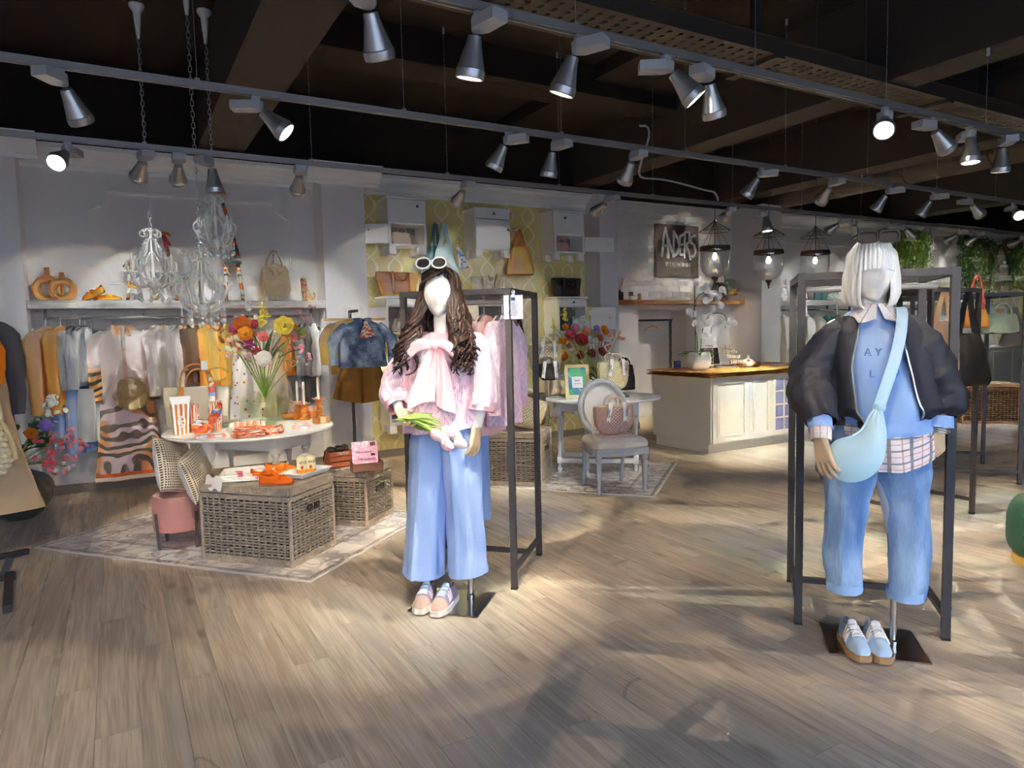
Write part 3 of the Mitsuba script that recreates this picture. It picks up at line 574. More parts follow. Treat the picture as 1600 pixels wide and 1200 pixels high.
bow += [tail(-.03, -.085, 1.085, .022, .072, -.055, 0), tail(0.0, .045, 1.055, .020, .055, -.05, 1.8)]
part(bk_, 'bow', P1(join(bow)), 'mat_pink_satin', True, label='large pale pink neck bow')
# trousers
def leg(path, rad, seed, crease=.0, n=48, k=40, nf=6, fold=.006, rough=.006):
    m = loft(path, rad, k, n, (1, 0, 0), fold, nf, rough, 7, seed, power=1.9, grow=(.3, .5, 1, 1.4), straight=True)
    return m
tl = leg([(-.075, .02, 1.0), (-.105, .015, .86), (-.125, .01, .7), (-.145, 0, .45), (-.165, -.01, .15)], [(.105, .11), (.118, .135), (.108, .125), (.102, .12), (.106, .125)], 2)
tr = leg([(.03, .02, 1.0), (.045, .02, .86), (.055, .02, .7), (.065, .02, .45), (.078, .02, .165)], [(.10, .11), (.112, .135), (.104, .125), (.10, .12), (.104, .125)], 5)
for m, cx0, cx1 in ((tl, -.105, -.185), (tr, .045, .055)):
    v = m.vertices; f_ = np.clip((1 - v[:, 2]) / .9, 0, 1); cx = cx0 + (cx1 - cx0) * f_; v[:, 1] -= np.where(v[:, 1] < .02, .022 * np.exp(-np.abs(v[:, 0] - cx) / .010), 0); m.vertices = v
k1 = part(t, 'trouser_leg', P1(tl), 'mat_blue_trouser', 50); k2 = part(t, 'trouser_leg', P1(tr), 'mat_blue_trouser', 50)
part(k1, 'hem', P1(loft([(-.164, -.01, .168), (-.1655, -.01, .148)], [(.1065, .1265), (.1075, .127)], 4, 48, (1, 0, 0), straight=True)), 'mat_blue_trouser', True); part(k2, 'hem', P1(loft([(.077, .02, .185), (.0785, .02, .163)], [(.105, .1265), (.106, .127)], 4, 48, (1, 0, 0), straight=True)), 'mat_blue_trouser', True)
# hair: parted locks, side fringe
hc = np.array((-.03, .01, 1.662)); locks = []
rr = np.random.default_rng(5)
cap = egg_head((-.032, .012, 1.665), -8, 14, 1.10); vv = cap.vertices - [-.032, 0, 1.665]
keep = ((vv[:, 1] > -.035) & (vv[:, 2] > -.03)) | (vv[:, 2] > .055 + .35 * np.maximum(vv[:, 0], 0))
cap.update_faces(keep[cap.faces].all(1)); locks.append(warp(cap, .004, 60, 2))
for i in range(210):
    a = rr.uniform(-1.0, 4.14)          # 0 = image right, pi/2 = back
    ca, sa = math.cos(a), math.sin(a)
    front = sa < -.15
    r0 = rr.uniform(.25, .95); top = hc + [ca * .072 * r0, sa * .088 * r0, .115 * math.sqrt(max(0, 1 - r0 * r0 * .8)) + .012]
    side = hc + [ca * (.085 + .012 * rr.random()), max(sa, -.45) * .10, -.02 + .02 * rr.random()]
    L = rr.uniform(.28, .42); sx = 1 if ca > 0 else -1
    pts = [top, side]
    for s in np.linspace(.15, 1, 9):
        wv = .026 * s * math.sin(17 * s + a * 3 + i); wy = .022 * s * math.cos(15 * s + i)
        flare = .085 * s ** 1.1 + .02 * rr.random()
        pts.append(hc + [ca * (.088 + flare) + wv + (.015 * s if sx > 0 else -.02 * s), max(sa, -.5) * (.10 + .02 * s) + wy + (-.10 * s if sa < .35 and abs(ca) > .5 else -.02 * s), -.02 - L * s])
    locks.append(tube(pts, np.interp(np.linspace(0, 1, 34), [0, .2, .8, 1], [.007, .012, .011, .003]), 6, 34))
for i in range(46):                     # fringe swept to the left of the photo
    s = i / 45; p0 = hc + [.045 - .05 * s, -.055 + .02 * s, .118]; p1 = hc + [.025 - .10 * s, -.108 + .045 * s, .075 - .01 * s]; p2 = hc + [-.055 - .032 * s, -.088 + .07 * s, .028 + .015 * (1 - s)]; p3 = hc + [-.090 - .005 * s, -.03 + .05 * s, -.04]
    locks.append(tube([p0, p1, p2, p3], .007, 5, 14))
part(t, 'hair', P1(join(locks)), 'mat_dark_hair', True, label='long wavy dark brown hair with a side fringe')
def sunglasses(key, lab, org, ang, c, w, frame, lensm, square=0.0, tilt=0, yaw=0):
    t = thing(key, lab, 'sunglasses'); fs = []; ls = []
    G = lambda m: place(mv(rot(rot(m, tilt, (1, 0, 0)), yaw), *c), org, ang)
    for s in (-1, 1):
        th = np.linspace(0, 2 * math.pi, 40)[:-1]; pw = 2 / (2 + 3 * square)
        x = np.sign(np.cos(th)) * np.abs(np.cos(th)) ** pw * w * .225; z = np.sign(np.sin(th)) * np.abs(np.sin(th)) ** pw * w * (.17 if not square else .135)
        o = sg.Polygon(np.stack([x, z], 1)); fr_ = o.buffer(w * .035).difference(o.buffer(-w * .012))
        fs.append(mv(up_xz(ext(fr_, .006)), s * w * .265, -.003, 0)); ls.append(mv(up_xz(ext(o, .002)), s * w * .265, 0, 0))
        fs.append(tube([(s * w * .5, .002, w * .08), (s * w * .53, .03, w * .07), (s * w * .50, .12, w * .02)], .0032, 6, 10))
    fs.append(tube([(-w * .06, 0, w * .05), (0, -.003, w * .085), (w * .06, 0, w * .05)], .004, 6, 8))
    part(t, 'frame', G(join(fs)), frame, 40); part(t, 'lens', G(ls[0]), lensm); part(t, 'lens', G(ls[1]), lensm)
sunglasses('sunglasses', 'white-framed sunglasses pushed up on the dark hair', O1, A1, (-.034, -.100, 1.792), .155, 'mat_white_plastic', 'mat_lens_dark', 0, -14, 8)
# tulips in the hand
t = thing('tulip_bouquet', 'bunch of pale pink tulips held in the hand of the dark-haired mannequin', 'flowers')
mat('tulip', 'f0c9cf', 0.5); mat('tulip_pale', 'f3e6e0', 0.5); mat('leaf', '7fa04a', 0.5); mat('leaf_dark', '3f5a34', 0.55); mat('stem', '9cba55', 0.55)
g0 = np.array((-.165, -.205, 1.005)); rr = np.random.default_rng(3)
heads = [(.055, -.22, .965), (.085, -.20, .945), (.035, -.23, .935), (.065, -.25, .905), (.12, -.22, .91), (.005, -.24, .95)]
st = []
for i, h in enumerate(heads):
    h = np.array(h); st.append(tube([g0 + rr.normal(0, .008, 3) - [.03, 0, -.01], g0 + (h - g0) * .5 + [0, 0, .022], h], .0045, 6, 12))
    d = h - g0; d /= np.linalg.norm(d)
    bud = lathe([(.006, -.012), (.022, -.006), (.028, .012), (.026, .032), (.015, .052), (.008, .058)], 14); v = bud.vertices; ang_ = np.arctan2(v[:, 1], v[:, 0]); v[:, :2] *= (1 + .09 * np.cos(3 * ang_))[:, None]; bud.vertices = v
    R = trimesh.geometry.align_vectors([0, 0, 1], d + [0, 0, -.25]); bud.apply_transform(R); part(t, 'tulip', P1(mv(bud, *h)), 'mat_tulip' if i % 2 else 'mat_tulip_pale', True)
part(t, 'stems', P1(join(st)), 'mat_stem', True)
def leafm(p, d, L, w, bend=.3, up=(0, 0, 1)):
    d = np.array(d, float); d /= np.linalg.norm(d); up = np.array(up, float); s = np.cross(d, up); s /= np.linalg.norm(s) + 1e-9; n_ = np.cross(s, d)
    def f(u, w_):
        q = np.array(p)[:, None, None] + d[:, None, None] * L * u + s[:, None, None] * (w_ - .5) * 2 * w * np.sin(np.pi * np.clip(u * .92 + .06, 0, 1)) + n_[:, None, None] * (-bend * L * u ** 2 + .25 * w * (2 * w_ - 1) ** 2); return q
    return sheet(f, 8, 5)
part(t, 'leaves', P1(join([leafm(g0 + [0.0, -.01, .01], (1, -.1 + .1 * i, .25 - .14 * i), .15 + .02 * (i % 3), .016, .25, (0, -1, .6)) for i in range(7)])), 'mat_leaf', True)
for i, (x, y) in enumerate(((-.126, -.10), (-.015, -.11))):
    t = thing('sneaker', ('left', 'right')[i] + ' of the two mauve and white trainers at the feet of the dark-haired mannequin', 'shoe', 'mauve trainers')
    sneaker(t, place(trimesh.PointCloud([(x, y, .0095)]), (0, 0, 0), A1).vertices[0] + np.array(O1), A1 + (6, -2)[i], (cm('8d8296'), cm('b59a92'), cm('d8cfc6'), cm('dbeaf2'), cm('cfc6d4'), cm('a8c4d8')))
# ================================================================== mannequin 2
t = M_2 = thing('mannequin', 'mannequin with a platinum bob wig, navy bomber jacket and blue jeans', 'mannequin')
P2 = lambda m: place(m, O2, A2)
figure_stand(t, O2, A2, (.081, .01), (-.20, .20, -.13, .20), .85)
J = {'neck0': ((-.02, .03, 1.42), .055), 'neck1': ((-.02, .01, 1.56), .048), 'chest': ((-.02, .04, 1.34), .09), 'shl': ((-.17, .03, 1.42), .045), 'shr': ((.13, .03, 1.42), .045), 'waist': ((-.01, .03, 1.08), .09), 'hipl': ((-.07, .02, .90), .09), 'hipr': ((.06, .02, .90), .09),
     'ell': ((-.30, .02, 1.22), .038), 'wrl': ((-.26, -.235, .985), .025), 'elr': ((.26, .03, 1.2), .038), 'wrr': ((.225, -.03, 1.0), .027), 'kl': ((-.11, .0, .55), .06), 'kr': ((.1, .0, .55), .06)}
part(t, 'body', P2(hullchain(J, [('neck0', 'neck1'), ('chest', 'shl', 'shr', 'neck0'), ('chest', 'waist'), ('waist', 'hipl', 'hipr'), ('shl', 'ell'), ('ell', 'wrl'), ('shr', 'elr'), ('elr', 'wrr'), ('hipl', 'kl'), ('hipr', 'kr')], .016, 14)), 'mat_skin', True)
part(t, 'head', P2(egg_head((-.03, -.005, 1.655), -2, 10, 1.08)), 'mat_skin', True, label='blank cream head')
part(t, 'hand', P2(hand_at(hand(1, (10, 18, 14), 7, 14), (-.264, -.25, .975), (.16, -.16, -1), (.75, .65, 0))), 'mat_wood_hand', True)
part(t, 'hand', P2(hand_at(hand(-1, (48, 62, 50), 3, 24, 1.08), (.222, -.03, .995), (-.05, -.12, -1), (-.55, .8, 0))), 'mat_wood_hand', True)
# jeans
for i, (pa, ra) in enumerate((([(-.07, .02, 1.0), (-.10, .015, .84), (-.115, .01, .66), (-.135, 0, .42), (-.125, -.01, .26)], [(.115, .12), (.115, .13), (.088, .105), (.080, .095), (.070, .082)]),
                              ([(.065, .02, 1.0), (.10, .015, .84), (.118, .01, .66), (.135, 0, .42), (.120, -.01, .245)], [(.115, .12), (.115, .13), (.090, .105), (.082, .095), (.070, .082)]))):
    m = loft(pa, ra, 44, 48, (1, 0, 0), .003, 5, .009, 10, 3 + i, grow=(.3, .6, 1, 1), straight=True)
    kl = part(t, 'trouser_leg', P2(m), 'mat_denim', True)
    e = np.array(pa[-1]); part(kl, 'turn_up', P2(loft([e + [0, 0, .040], e + [0, 0, -.002]], [(.075, .087), (.074, .086)], 5, 48, (1, 0, 0), .002, 7, straight=True)), 'mat_denim_light', True)
# plaid shirt hem, sweatshirt, jacket
def lofts(path, rad, k, n, **kw):
    m = loft(path, rad, k, n, **kw); uv = np.stack([np.tile(np.arange(n) / n, k), np.repeat(np.linspace(0, 1, k), n)], 1); return m, np.clip(uv, 0, 1)
m, uv = lofts([(.01, .02, 1.08), (.015, .015, .95), (.02, .01, .822)], [(.19, .15), (.20, .165), (.195, .17)], 20, 72, fold=.007, nf=8, rough=.008, seed=2, grow=(.2, .8, 1.3), straight=True)
v = m.vertices; v[:, 2] += .05 * np.abs((v[:, 0] - .02) / .2) ** 2.2 * (v[:, 2] < .95); m.vertices = v
part(t, 'shirt', P2(m), 'mat_plaid', uv=uv, label='grey and white plaid shirt hanging below the sweatshirt')
sw = part(t, 'sweatshirt', P2(loft([(-.02, .02, 1.515), (-.02, .02, 1.47), (-.015, .03, 1.38), (0, .02, 1.2), (.02, .015, 1.05), (.025, .01, .985)], [(.065, .06), (.13, .085), (.165, .13), (.18, .155), (.195, .165), (.185, .16)], 36, 64, fold=.007, nf=6, rough=.012, fs=7, seed=4, grow=(0, .4, 1, 1), straight=True)), 'mat_blue_sweat', True, label='light blue sweatshirt with embossed letters')
part(sw, 'hem', P2(loft([(.025, .01, 1.03), (.028, .01, .985), (.03, .01, .965)], [(.19, .165), (.19, .166), (.186, .162)], 6, 60, fold=.003, nf=12, seed=1, straight=True)), 'mat_blue_sweat', True)
lt = [stand(text(s, .030, .004, True), (x, -.152, z)) for s, x, z in (('A', -.075, 1.31), ('Y', -.035, 1.31), ('L', -.055, 1.22), ('9', .035, 1.22))]
parts(sw, 'raised_letter', [P2(q) for q in lt], cm('5f84c4'))
def jacket_side(s):
    """one open front half with back, from the zip edge round to the centre back"""
    zs = [1.495, 1.46, 1.40, 1.25, 1.10, 1.02]
    rx = np.array([.075, .15, .195, .225, .235, .20]); ry = np.array([.065, .10, .145, .175, .185, .165]); gap = np.array([.055, .07, .09, .125, .115, .085]) if s < 0 else np.array([.055, .062, .07, .085, .11, .13])
    cx = np.array([-.02, -.02, -.015, -.0, .01, .015])
    def f(u, w):
        z = np.interp(u, np.linspace(0, 1, 6), zs); X = PchipInterpolator(np.linspace(0, 1, 6), np.stack([rx, ry, gap, cx], 1))(u.ravel()).reshape(u.shape + (4,))
        a0 = np.arcsin(np.clip(X[..., 2] / X[..., 0], -1, 1)); a = a0 + (np.pi - a0) * w
        rp = .010 * np.sin(7 * w * np.pi + 3 * u + s) * np.clip(u * 2, 0, 1) + .018 * (meshkit.fbm(np.stack([w * 6, u * 4, u * 0 + s * 3.], -1), 3, 3) - .5)
        puff = .02 * np.exp(-((u - .86) / .08) ** 2)
        return np.stack([X[..., 3] + s * np.sin(a) * (X[..., 0] + rp + puff), .03 - np.cos(a) * (X[..., 1] + rp + puff), z + .01 * np.sin(w * 9) * u])
    return f
for s in (-1, 1):
    m = sheet(jacket_side(s), 46, 44, .006); jf = part(t, 'jacket_front', P2(m), 'mat_navy_nylon', True, label='navy bomber jacket worn open')
    zf = jacket_side(s); zp = np.moveaxis(zf(np.linspace(.02, 1, 30)[:, None], np.zeros((30, 1))), 0, -1)[:, 0]
    part(jf, 'zip', P2(tube(zp + [0, -.004, 0], .0042, 6)), 'mat_silver_hw')
    hf = np.moveaxis(zf(np.full((1, 30), 1.0), np.linspace(0, 1, 30)[None]), 0, -1)[0]
    part(jf, 'hem', P2(join(tube(hf, .014, 8), tube(hf + [0, 0, -.014], .012, 8))), 'mat_navy_nylon', True)
sl = loft([(-.09, .03, 1.445), (-.16, .03, 1.405), (-.22, .02, 1.32), (-.275, .0, 1.225), (-.275, -.09, 1.13), (-.262, -.18, 1.06), (-.258, -.205, 1.035)], [(.05, .03), (.085, .055), (.098, .078), (.10, .083), (.095, .085), (.075, .068), (.052, .05)], 44, 44, (0, 1, 0), .006, 5, .026, 11, 8, cap=False)
sr = loft([(.05, .03, 1.45), (.115, .03, 1.415), (.18, .02, 1.325), (.235, .015, 1.22), (.245, .0, 1.12), (.23, -.02, 1.06), (.225, -.03, 1.04)], [(.05, .03), (.085, .055), (.098, .078), (.10, .083), (.09, .08), (.075, .066), (.055, .05)], 44, 44, (0, 1, 0), .006, 5, .028, 11, 9)
part(t, 'sleeve', P2(sl), 'mat_navy_nylon', True); part(t, 'sleeve', P2(sr), 'mat_navy_nylon', True)
parts(t, 'cuff', [P2(loft([(-.262, -.195, 1.045), (-.260, -.225, 1.005)], [(.050, .05), (.046, .047)], 5, 26, (1, 0, 0), .002, 9)), P2(loft([(.226, -.028, 1.05), (.222, -.034, 1.0)], [(.056, .056), (.058, .058)], 5, 26, (1, 0, 0), .002, 9))], 'mat_blue_sweat', True)
m, uv = lofts([(-.260, -.22, 1.015), (-.262, -.245, .965)], [(.043, .043), (.04, .04)], 6, 28, fold=.002, nf=6)
part(t, 'shirt_cuff', P2(m), 'mat_plaid_light', uv=uv)
for s in (-1, 1):                       # plaid collar points
    def f(u, w, s=s):
        a = np.pi * (.96 * w) ; r = .058 + .05 * u
        x = s * np.sin(a) * r; y = .005 - np.cos(a) * r * .95; z = 1.525 - .05 * u
        tip = np.exp(-((w - .12) / .14) ** 2) * u
        return np.stack([-.02 + x + s * .035 * tip, y - .012 * tip, z - .03 * tip])
    m = sheet(f, 8, 26, .003); uv = np.vstack([uvgrid(8, 26)] * 2)
    part(t, 'shirt_collar', P2(m), 'mat_plaid_light', uv=uv)
# bob wig
def bob(u, w):
    a = math.radians(-146) + math.radians(292) * w           # 0 = back
    ca, sa = np.cos(a), np.sin(a); st = .0035 * np.sin(w * 120) * np.clip(u * 3, 0, 1)
    r = np.interp(u, [0, .12, .3, .55, .8, .93, 1], [.012, .055, .092, .108, .110, .094, .066]); z = np.interp(u, [0, .12, .3, .55, .8, .93, 1], [.135, .122, .072, -.03, -.10, -.142, -.150])
    fr_ = np.clip((np.abs(w - .5) - .36) / .14, 0, 1)
    return np.stack([-.035 + sa * (r * .98 + st) * (1 - .05 * fr_), .012 + ca * (r * 1.08 + st), 1.668 + z - .012 * fr_ * (u > .5)])
def fringe(u, w):
    a = math.radians(-58) + math.radians(116) * w; st = .003 * np.sin(w * 75)
    r = np.interp(u, [0, .25, .6, 1], [.02, .075, .103, .108]); z = np.interp(u, [0, .25, .6, 1], [.136, .118, .055, -.012])
    return np.stack([-.035 + np.sin(a) * (r * .94 + st), .008 - np.cos(a) * (r * 1.02 + st), 1.668 + z + .012 * np.cos(a * 2)])
part(t, 'hair', P2(join(sheet(bob, 40, 150, .008), sheet(fringe, 22, 110, .006))), 'mat_blond_hair', True, label='platinum blond bob with a full fringe')
m = loft([(.222, -.032, 1.012), (.222, -.034, .992)], [(.044, .044), (.045, .045)], 4, 30)
part(t, 'bracelet', P2(join([tube([(.222 + .046 * math.cos(q), -.033 + .046 * math.sin(q), z + .004 * math.sin(9 * q + k)) for q in np.linspace(0, 2 * math.pi, 30)], .004, 5) for k, z in enumerate((1.0, .991, .983))])), 'mat_silver_hw', True)
sunglasses('sunglasses', 'black rectangular sunglasses resting on the platinum bob wig', O2, A2, (-.033, -.098, 1.800), .158, cm('141416', .25), 'mat_lens_dark', .9, -8, 8)
# crossbody bag
t = thing('crossbody_bag', 'pale ice-blue half-moon bag worn across the blond mannequin', 'bag')
pts = [(-.225, -.225, .90), (-.22, -.235, .845), (-.20, -.245, .815), (-.13, -.25, .805), (-.06, -.245, .845), (-.025, -.235, .93), (-.025, -.225, 1.03), (-.04, -.215, 1.10)]
top = [(-.225, -.225, .90), (-.22, -.235, .945), (-.20, -.245, .965), (-.15, -.25, .985), (-.115, -.25, 1.01), (-.09, -.24, 1.05), (-.06, -.225, 1.10), (-.045, -.215, 1.115)]
k = 26; B, U = spline(pts, k), spline(top, k)
def bagf(u, w, sd):
    i = u * (k - 1); b = np.stack([np.interp(i, range(k), B[:, c]) for c in range(3)]); q = np.stack([np.interp(i, range(k), U[:, c]) for c in range(3)])
    p = b * (1 - w) + q * w; puff = .055 * np.sin(np.pi * np.clip(u, .02, .98)) ** .7 * np.sin(np.pi * (.15 + .85 * w)) ** .8
    crease = .006 * np.sin(w * 26 + u * 4) * np.clip((u - .75) * 4, 0, 1)
    p = p.copy(); p[1] += sd * (puff + crease); return p
part(t, 'front_panel', P2(sheet(lambda u, w: bagf(u, w, -1), 40, 24)), 'mat_ice_leather', True); part(t, 'back_panel', P2(sheet(lambda u, w: bagf(u, w, 1), 40, 24)), 'mat_ice_leather', True)
part(t, 'piping', P2(join(tube(B + [0, -.012, 0], .006, 6), tube(U, .005, 6))), 'mat_ice_leather', True)
def strap(u, w):
    p = spline([(-.045, -.215, 1.09), (-.02, -.215, 1.18), (.02, -.205, 1.32), (.05, -.15, 1.44), (.07, -.04, 1.505), (.07, .06, 1.49)], 60); i = u * 59
    c = np.stack([np.interp(i, range(60), p[:, j]) for j in range(3)]); d = (w - .5) * .048; return c + np.stack([d * .93, d * .12, -d * .3 * np.clip(1 - u * 1.4, 0, 1)])
part(t, 'strap', P2(sheet(strap, 60, 6, .004)), 'mat_ice_leather', True)
part(t, 'strap_loop', P2(join(ell((-.042, -.218, 1.10), .026, .02, .02))), 'mat_ice_leather', True)
part(t, 'zip_pull', P2(join(cyl((-.225, -.245, .905), (-.235, -.25, .86), .003, 6), ell((-.235, -.25, .855), .006))), 'mat_silver_hw')
for i, (x, y) in enumerate(((-.09, -.06), (.002, -.055))):
    t = thing('sneaker', ('left', 'right')[i] + ' of the two ice-blue trainers with gum soles under the jeans', 'shoe', 'ice-blue trainers')
    sneaker(t, place(trimesh.PointCloud([(x, y, .0095)]), (0, 0, 0), A2).vertices[0] + np.array(O2), A2 + (8, 2)[i], (cm('a6c2de'), cm('b3cbe2'), cm('9a7b58'), cm('e8e4d8'), cm('e9dcd8'), cm('dcd6da')), .255)
# ================================================================== garment racks of square tube
def rack(lab, c, H, s=.032, bars=(), rails=(.11,), name='garment_rack', m='mat_black_iron', top=(0, 1, 2, 3), low=(0, 1, 2, 3)):
    t = thing(name, lab, 'clothes rack'); global SQA; c = [np.array((x, y, 0)) for x, y in c]; d = c[1] - c[0]; d /= np.linalg.norm(d); SQA = (d[0], d[1])
    for p in c: part(t, 'post', sq(p, p + [0, 0, H], s), m); part(t, 'foot_cap', sq(p, p + [0, 0, .012], s * 1.06), cm('1b1b1d'))
    for k in top: part(t, 'top_bar', sq(c[k] + [0, 0, H - s / 2], c[(k + 1) % 4] + [0, 0, H - s / 2], s * .98), m)
    for z in rails:
        for k in low: part(t, 'lower_bar', sq(c[k] + [0, 0, z], c[(k + 1) % 4] + [0, 0, z], s * .8), m)
    for a, b, z in bars: part(t, 'cross_bar', sq(np.array((*a, z)), np.array((*b, z)), s * .8), m)
    SQA = (1, 0); return t
R1 = [(1.433, 3.733), (1.86, 3.276), (2.285, 3.694), (1.858, 4.151)]
mid = lambda a, b: ((a[0] + b[0]) / 2, (a[1] + b[1]) / 2)
t = rack('black square-tube garment rack with pink blouses behind the dark-haired mannequin', R1, 1.675, bars=[(mid(R1[3], R1[0]), mid(R1[1], R1[2]), .118)], low=(1, 3))
part(t, 'hanging_rod', cyl((*mid(R1[3], R1[0]), 1.615), (*mid(R1[1], R1[2]), 1.615), .015, 14), 'mat_steel_rail')
R2 = [(2.789, 2.138), (3.199, 1.672), (3.63, 2.06), (3.224, 2.525)]
t = rack('black square-tube garment rack around the blond mannequin', R2, 1.68, .034, bars=[(mid(R2[3], R2[0]), mid(R2[1], R2[2]), .118)], low=(1, 3))
part(t, 'hanging_rod', cyl((*mid(R2[3], R2[0]), 1.615), (*mid(R2[1], R2[2]), 1.615), .015, 14), 'mat_steel_rail')

def finely(m, s, a): return warp(tm(*trimesh.remesh.subdivide_to_size(m.vertices, m.faces, s)[:2]), a, 9, 3)
# ------------------------------------------------------------------ garments on hangers
mat('hanger_wood', 'd9ac62', 0.5); mat('clear_glass_thin', 'ffffff')
scene['mat_glass'] = {'type': 'thindielectric', 'int_ior': 1.5, 'specular_transmittance': rgb('eff5f0')}
scene['mat_glass_green'] = {'type': 'thindielectric', 'int_ior': 1.5, 'specular_transmittance': rgb('d3e2d2')}
scene['mat_glass_dark'] = {'type': 'thindielectric', 'int_ior': 1.6, 'specular_transmittance': rgb('8a9488')}
def cloth(name, c, amp=.004, rough=.85):
    return mat(name, c, rough, spec=.2)
def hanger(t, P, w=.2, drop=.0, m='mat_hanger_wood'):
    """hook over the rod at the origin, arms along x below it"""
    hk = [(0, 0, -.02), (.012, 0, -.005), (.012, 0, .012), (0, 0, .022), (-.014, 0, .012), (-.012, 0, -.004)]
    part(t, 'hook', P(join(tube(hk, .002, 5, 16), cyl((0, 0, -.02), (0, 0, -.10 - drop), .002, 5))), 'mat_silver_hw')
    part(t, 'hanger', P(tube([(-w, 0, -.17 - drop), (-w * .5, 0, -.125 - drop), (0, 0, -.095 - drop), (w * .5, 0, -.125 - drop), (w, 0, -.17 - drop)], [.009, .011, .013, .011, .009], 8, 16)), m, True)
def top(lab, cat, p, rz, c, L=.62, W=.21, D=.05, sleeve=.55, sm=None, hem=1.0, collar=None, cuff=None, group=None, drop=0, name='blouse', seed=None, vneck=False, fold=.008, hm='mat_hanger_wood', spread=.05, body_kw={}):
    t = thing(name, lab, cat, group); P = lambda m: place(m, p, rz); seed = seed or (sum(map(ord, lab)) % 17 + 1); m_ = c if c.startswith('mat_') else cm(c, .85, spec=.2)
    hanger(t, P, W * .92, drop, hm); z = -.13 - drop
    b = loft([(0, 0, z + .035), (0, 0, z), (0, 0, z - .055), (0, 0, z - .25), (0, 0, z - L)], [(.05, .035), (W * .55, D * .7), (W * .98, D), (W * .95, D * 1.15), (W * hem, D * 1.2)], 26, 44, (1, 0, 0), fold, 6, .008, 8, seed, grow=(0, .2, .6, 1, 1.4), straight=True, **body_kw)
    part(t, 'body', P(b), m_, True)
    if sleeve:
        for s in (-1, 1):
            x = W * .86
            sl = loft([(s * x * .8, 0, z - .03), (s * (x + .035), -.01, z - .11), (s * (x + spread), -.02, z - .5 * sleeve), (s * (x + spread * .9), -.025, z - sleeve)], [(.04, .05), (.058, .062), (.055, .058), (.044, .046)], 18, 22, (1, 0, 0), .004, 5, .010, 10, seed + s)
            part(t, 'sleeve', P(sl), sm or m_, True)
            if cuff: e = np.array((s * (x + spread * .9), -.025, z - sleeve)); part(t, 'cuff', P(loft([e + [0, 0, .055], e - [0, 0, .01]], [(.047, .049), (.045, .047)], 4, 20, (1, 0, 0), .002, 7)), cuff, True)
    if collar:
        for s in (-1, 1):
            part(t, 'collar', P(sheet(lambda u, w, s=s: np.stack([s * (.015 + .075 * w) * (1 - .25 * u) + s * .0, -D * .9 - .012 + .06 * w * (1 - u) , z + .045 - .085 * u - .02 * w * u]), 6, 8, .004)), collar if collar.startswith('mat_') else cm(collar), True)
    return t, P, z
def bottoms(lab, cat, p, rz, c, L=.95, W=.11, D=.03, name='trousers', group=None, legs=True, seed=3, clip=True, hem=1.1):
    t = thing(name, lab, cat, group); P = lambda m: place(m, p, rz); m_ = c if c.startswith('mat_') else cm(c, .85, spec=.2)
    hk = [(0, 0, -.02), (.012, 0, -.005), (.012, 0, .012), (0, 0, .022), (-.014, 0, .012), (-.012, 0, -.004)]
    part(t, 'hook', P(join(tube(hk, .002, 5, 16), cyl((0, 0, -.02), (0, 0, -.09), .002, 5))), 'mat_silver_hw')
    part(t, 'hanger', P(join(cyl((-W, 0, -.095), (W, 0, -.095), .006, 8), box(-W * .8, -.012, -.13, -W * .6, .012, -.09), box(W * .6, -.012, -.13, W * .8, .012, -.09))), 'mat_hanger_wood')
    z = -.115
    if legs:
        part(t, 'waistband', P(loft([(0, 0, z), (0, 0, z - .045)], [(W, D), (W * 1.02, D * 1.05)], 4, 36, straight=True)), m_, True)
        for s in (-1, 1):
            part(t, 'trouser_leg', P(loft([(s * W * .48, 0, z - .03), (s * W * .55, 0, z - .25), (s * W * .6, 0, z - .6 * L), (s * W * .62, 0, z - L)], [(W * .54, D), (W * .58, D * 1.2), (W * .55, D * 1.1), (W * .55 * hem, D * 1.1)], 22, 26, (1, 0, 0), .004, 4, .009, 8, seed + s, straight=True)), m_, True)
    else:
        part(t, 'skirt', P(loft([(0, 0, z), (0, 0, z - .05), (0, 0, z - .4 * L), (0, 0, z - L)], [(W, D), (W * 1.02, D * 1.05), (W * 1.15, D * 1.4), (W * hem, D * 1.7)], 24, 44, (1, 0, 0), .009, 7, .006, 8, seed, grow=(.1, .5, 1.2), straight=True)), m_, True)
    return t
# ------------------------------------------------------------------ alcove shelf and rail
def oldwood(p, n, uv):
    g = fbm(p.x * 3, p.y * 30, p.z * 42, 4); c = mix(lin('b9b0a2'), lin('e2dccf'), smoothstep(.3, .6, g)); d1, d2, w = voronoi(p.x * 14, p.z * 30 + p.y * 9)
    return c * (1 - .75 * (1 - smoothstep(.05, .11, d1)) * dr.select(w > .72, 1.0, 0.0))
mat('old_wood', proc(oldwood), 0.7)
t = thing('wall_shelf', 'long weathered whitewashed wooden shelf across the left alcove', 'shelf')
part(t, 'plank', finely(cbox((.642, 7.465, 1.758), (2.585, .31, .075), .006), .08, .0025), 'mat_old_wood')
t = thing('clothes_rail', 'black square-tube clothes rail below the weathered shelf', 'clothes rail')
part(t, 'bar', sq((-.53, 7.42, 1.64), (1.81, 7.42, 1.64), .026), 'mat_black_iron')
for x in (-.53, 1.81): part(t, 'bracket', sq((x, 7.42, 1.626), (x, 7.42, 1.72), .026), 'mat_black_iron')
for x in (-.28, .24, .74, 1.28): part(t, 'peg', join(cyl((x, 7.42, 1.65), (x, 7.42, 1.672), .007, 8), cyl((x, 7.42, 1.672), (x, 7.42, 1.678), .010, 8)), 'mat_black_iron')
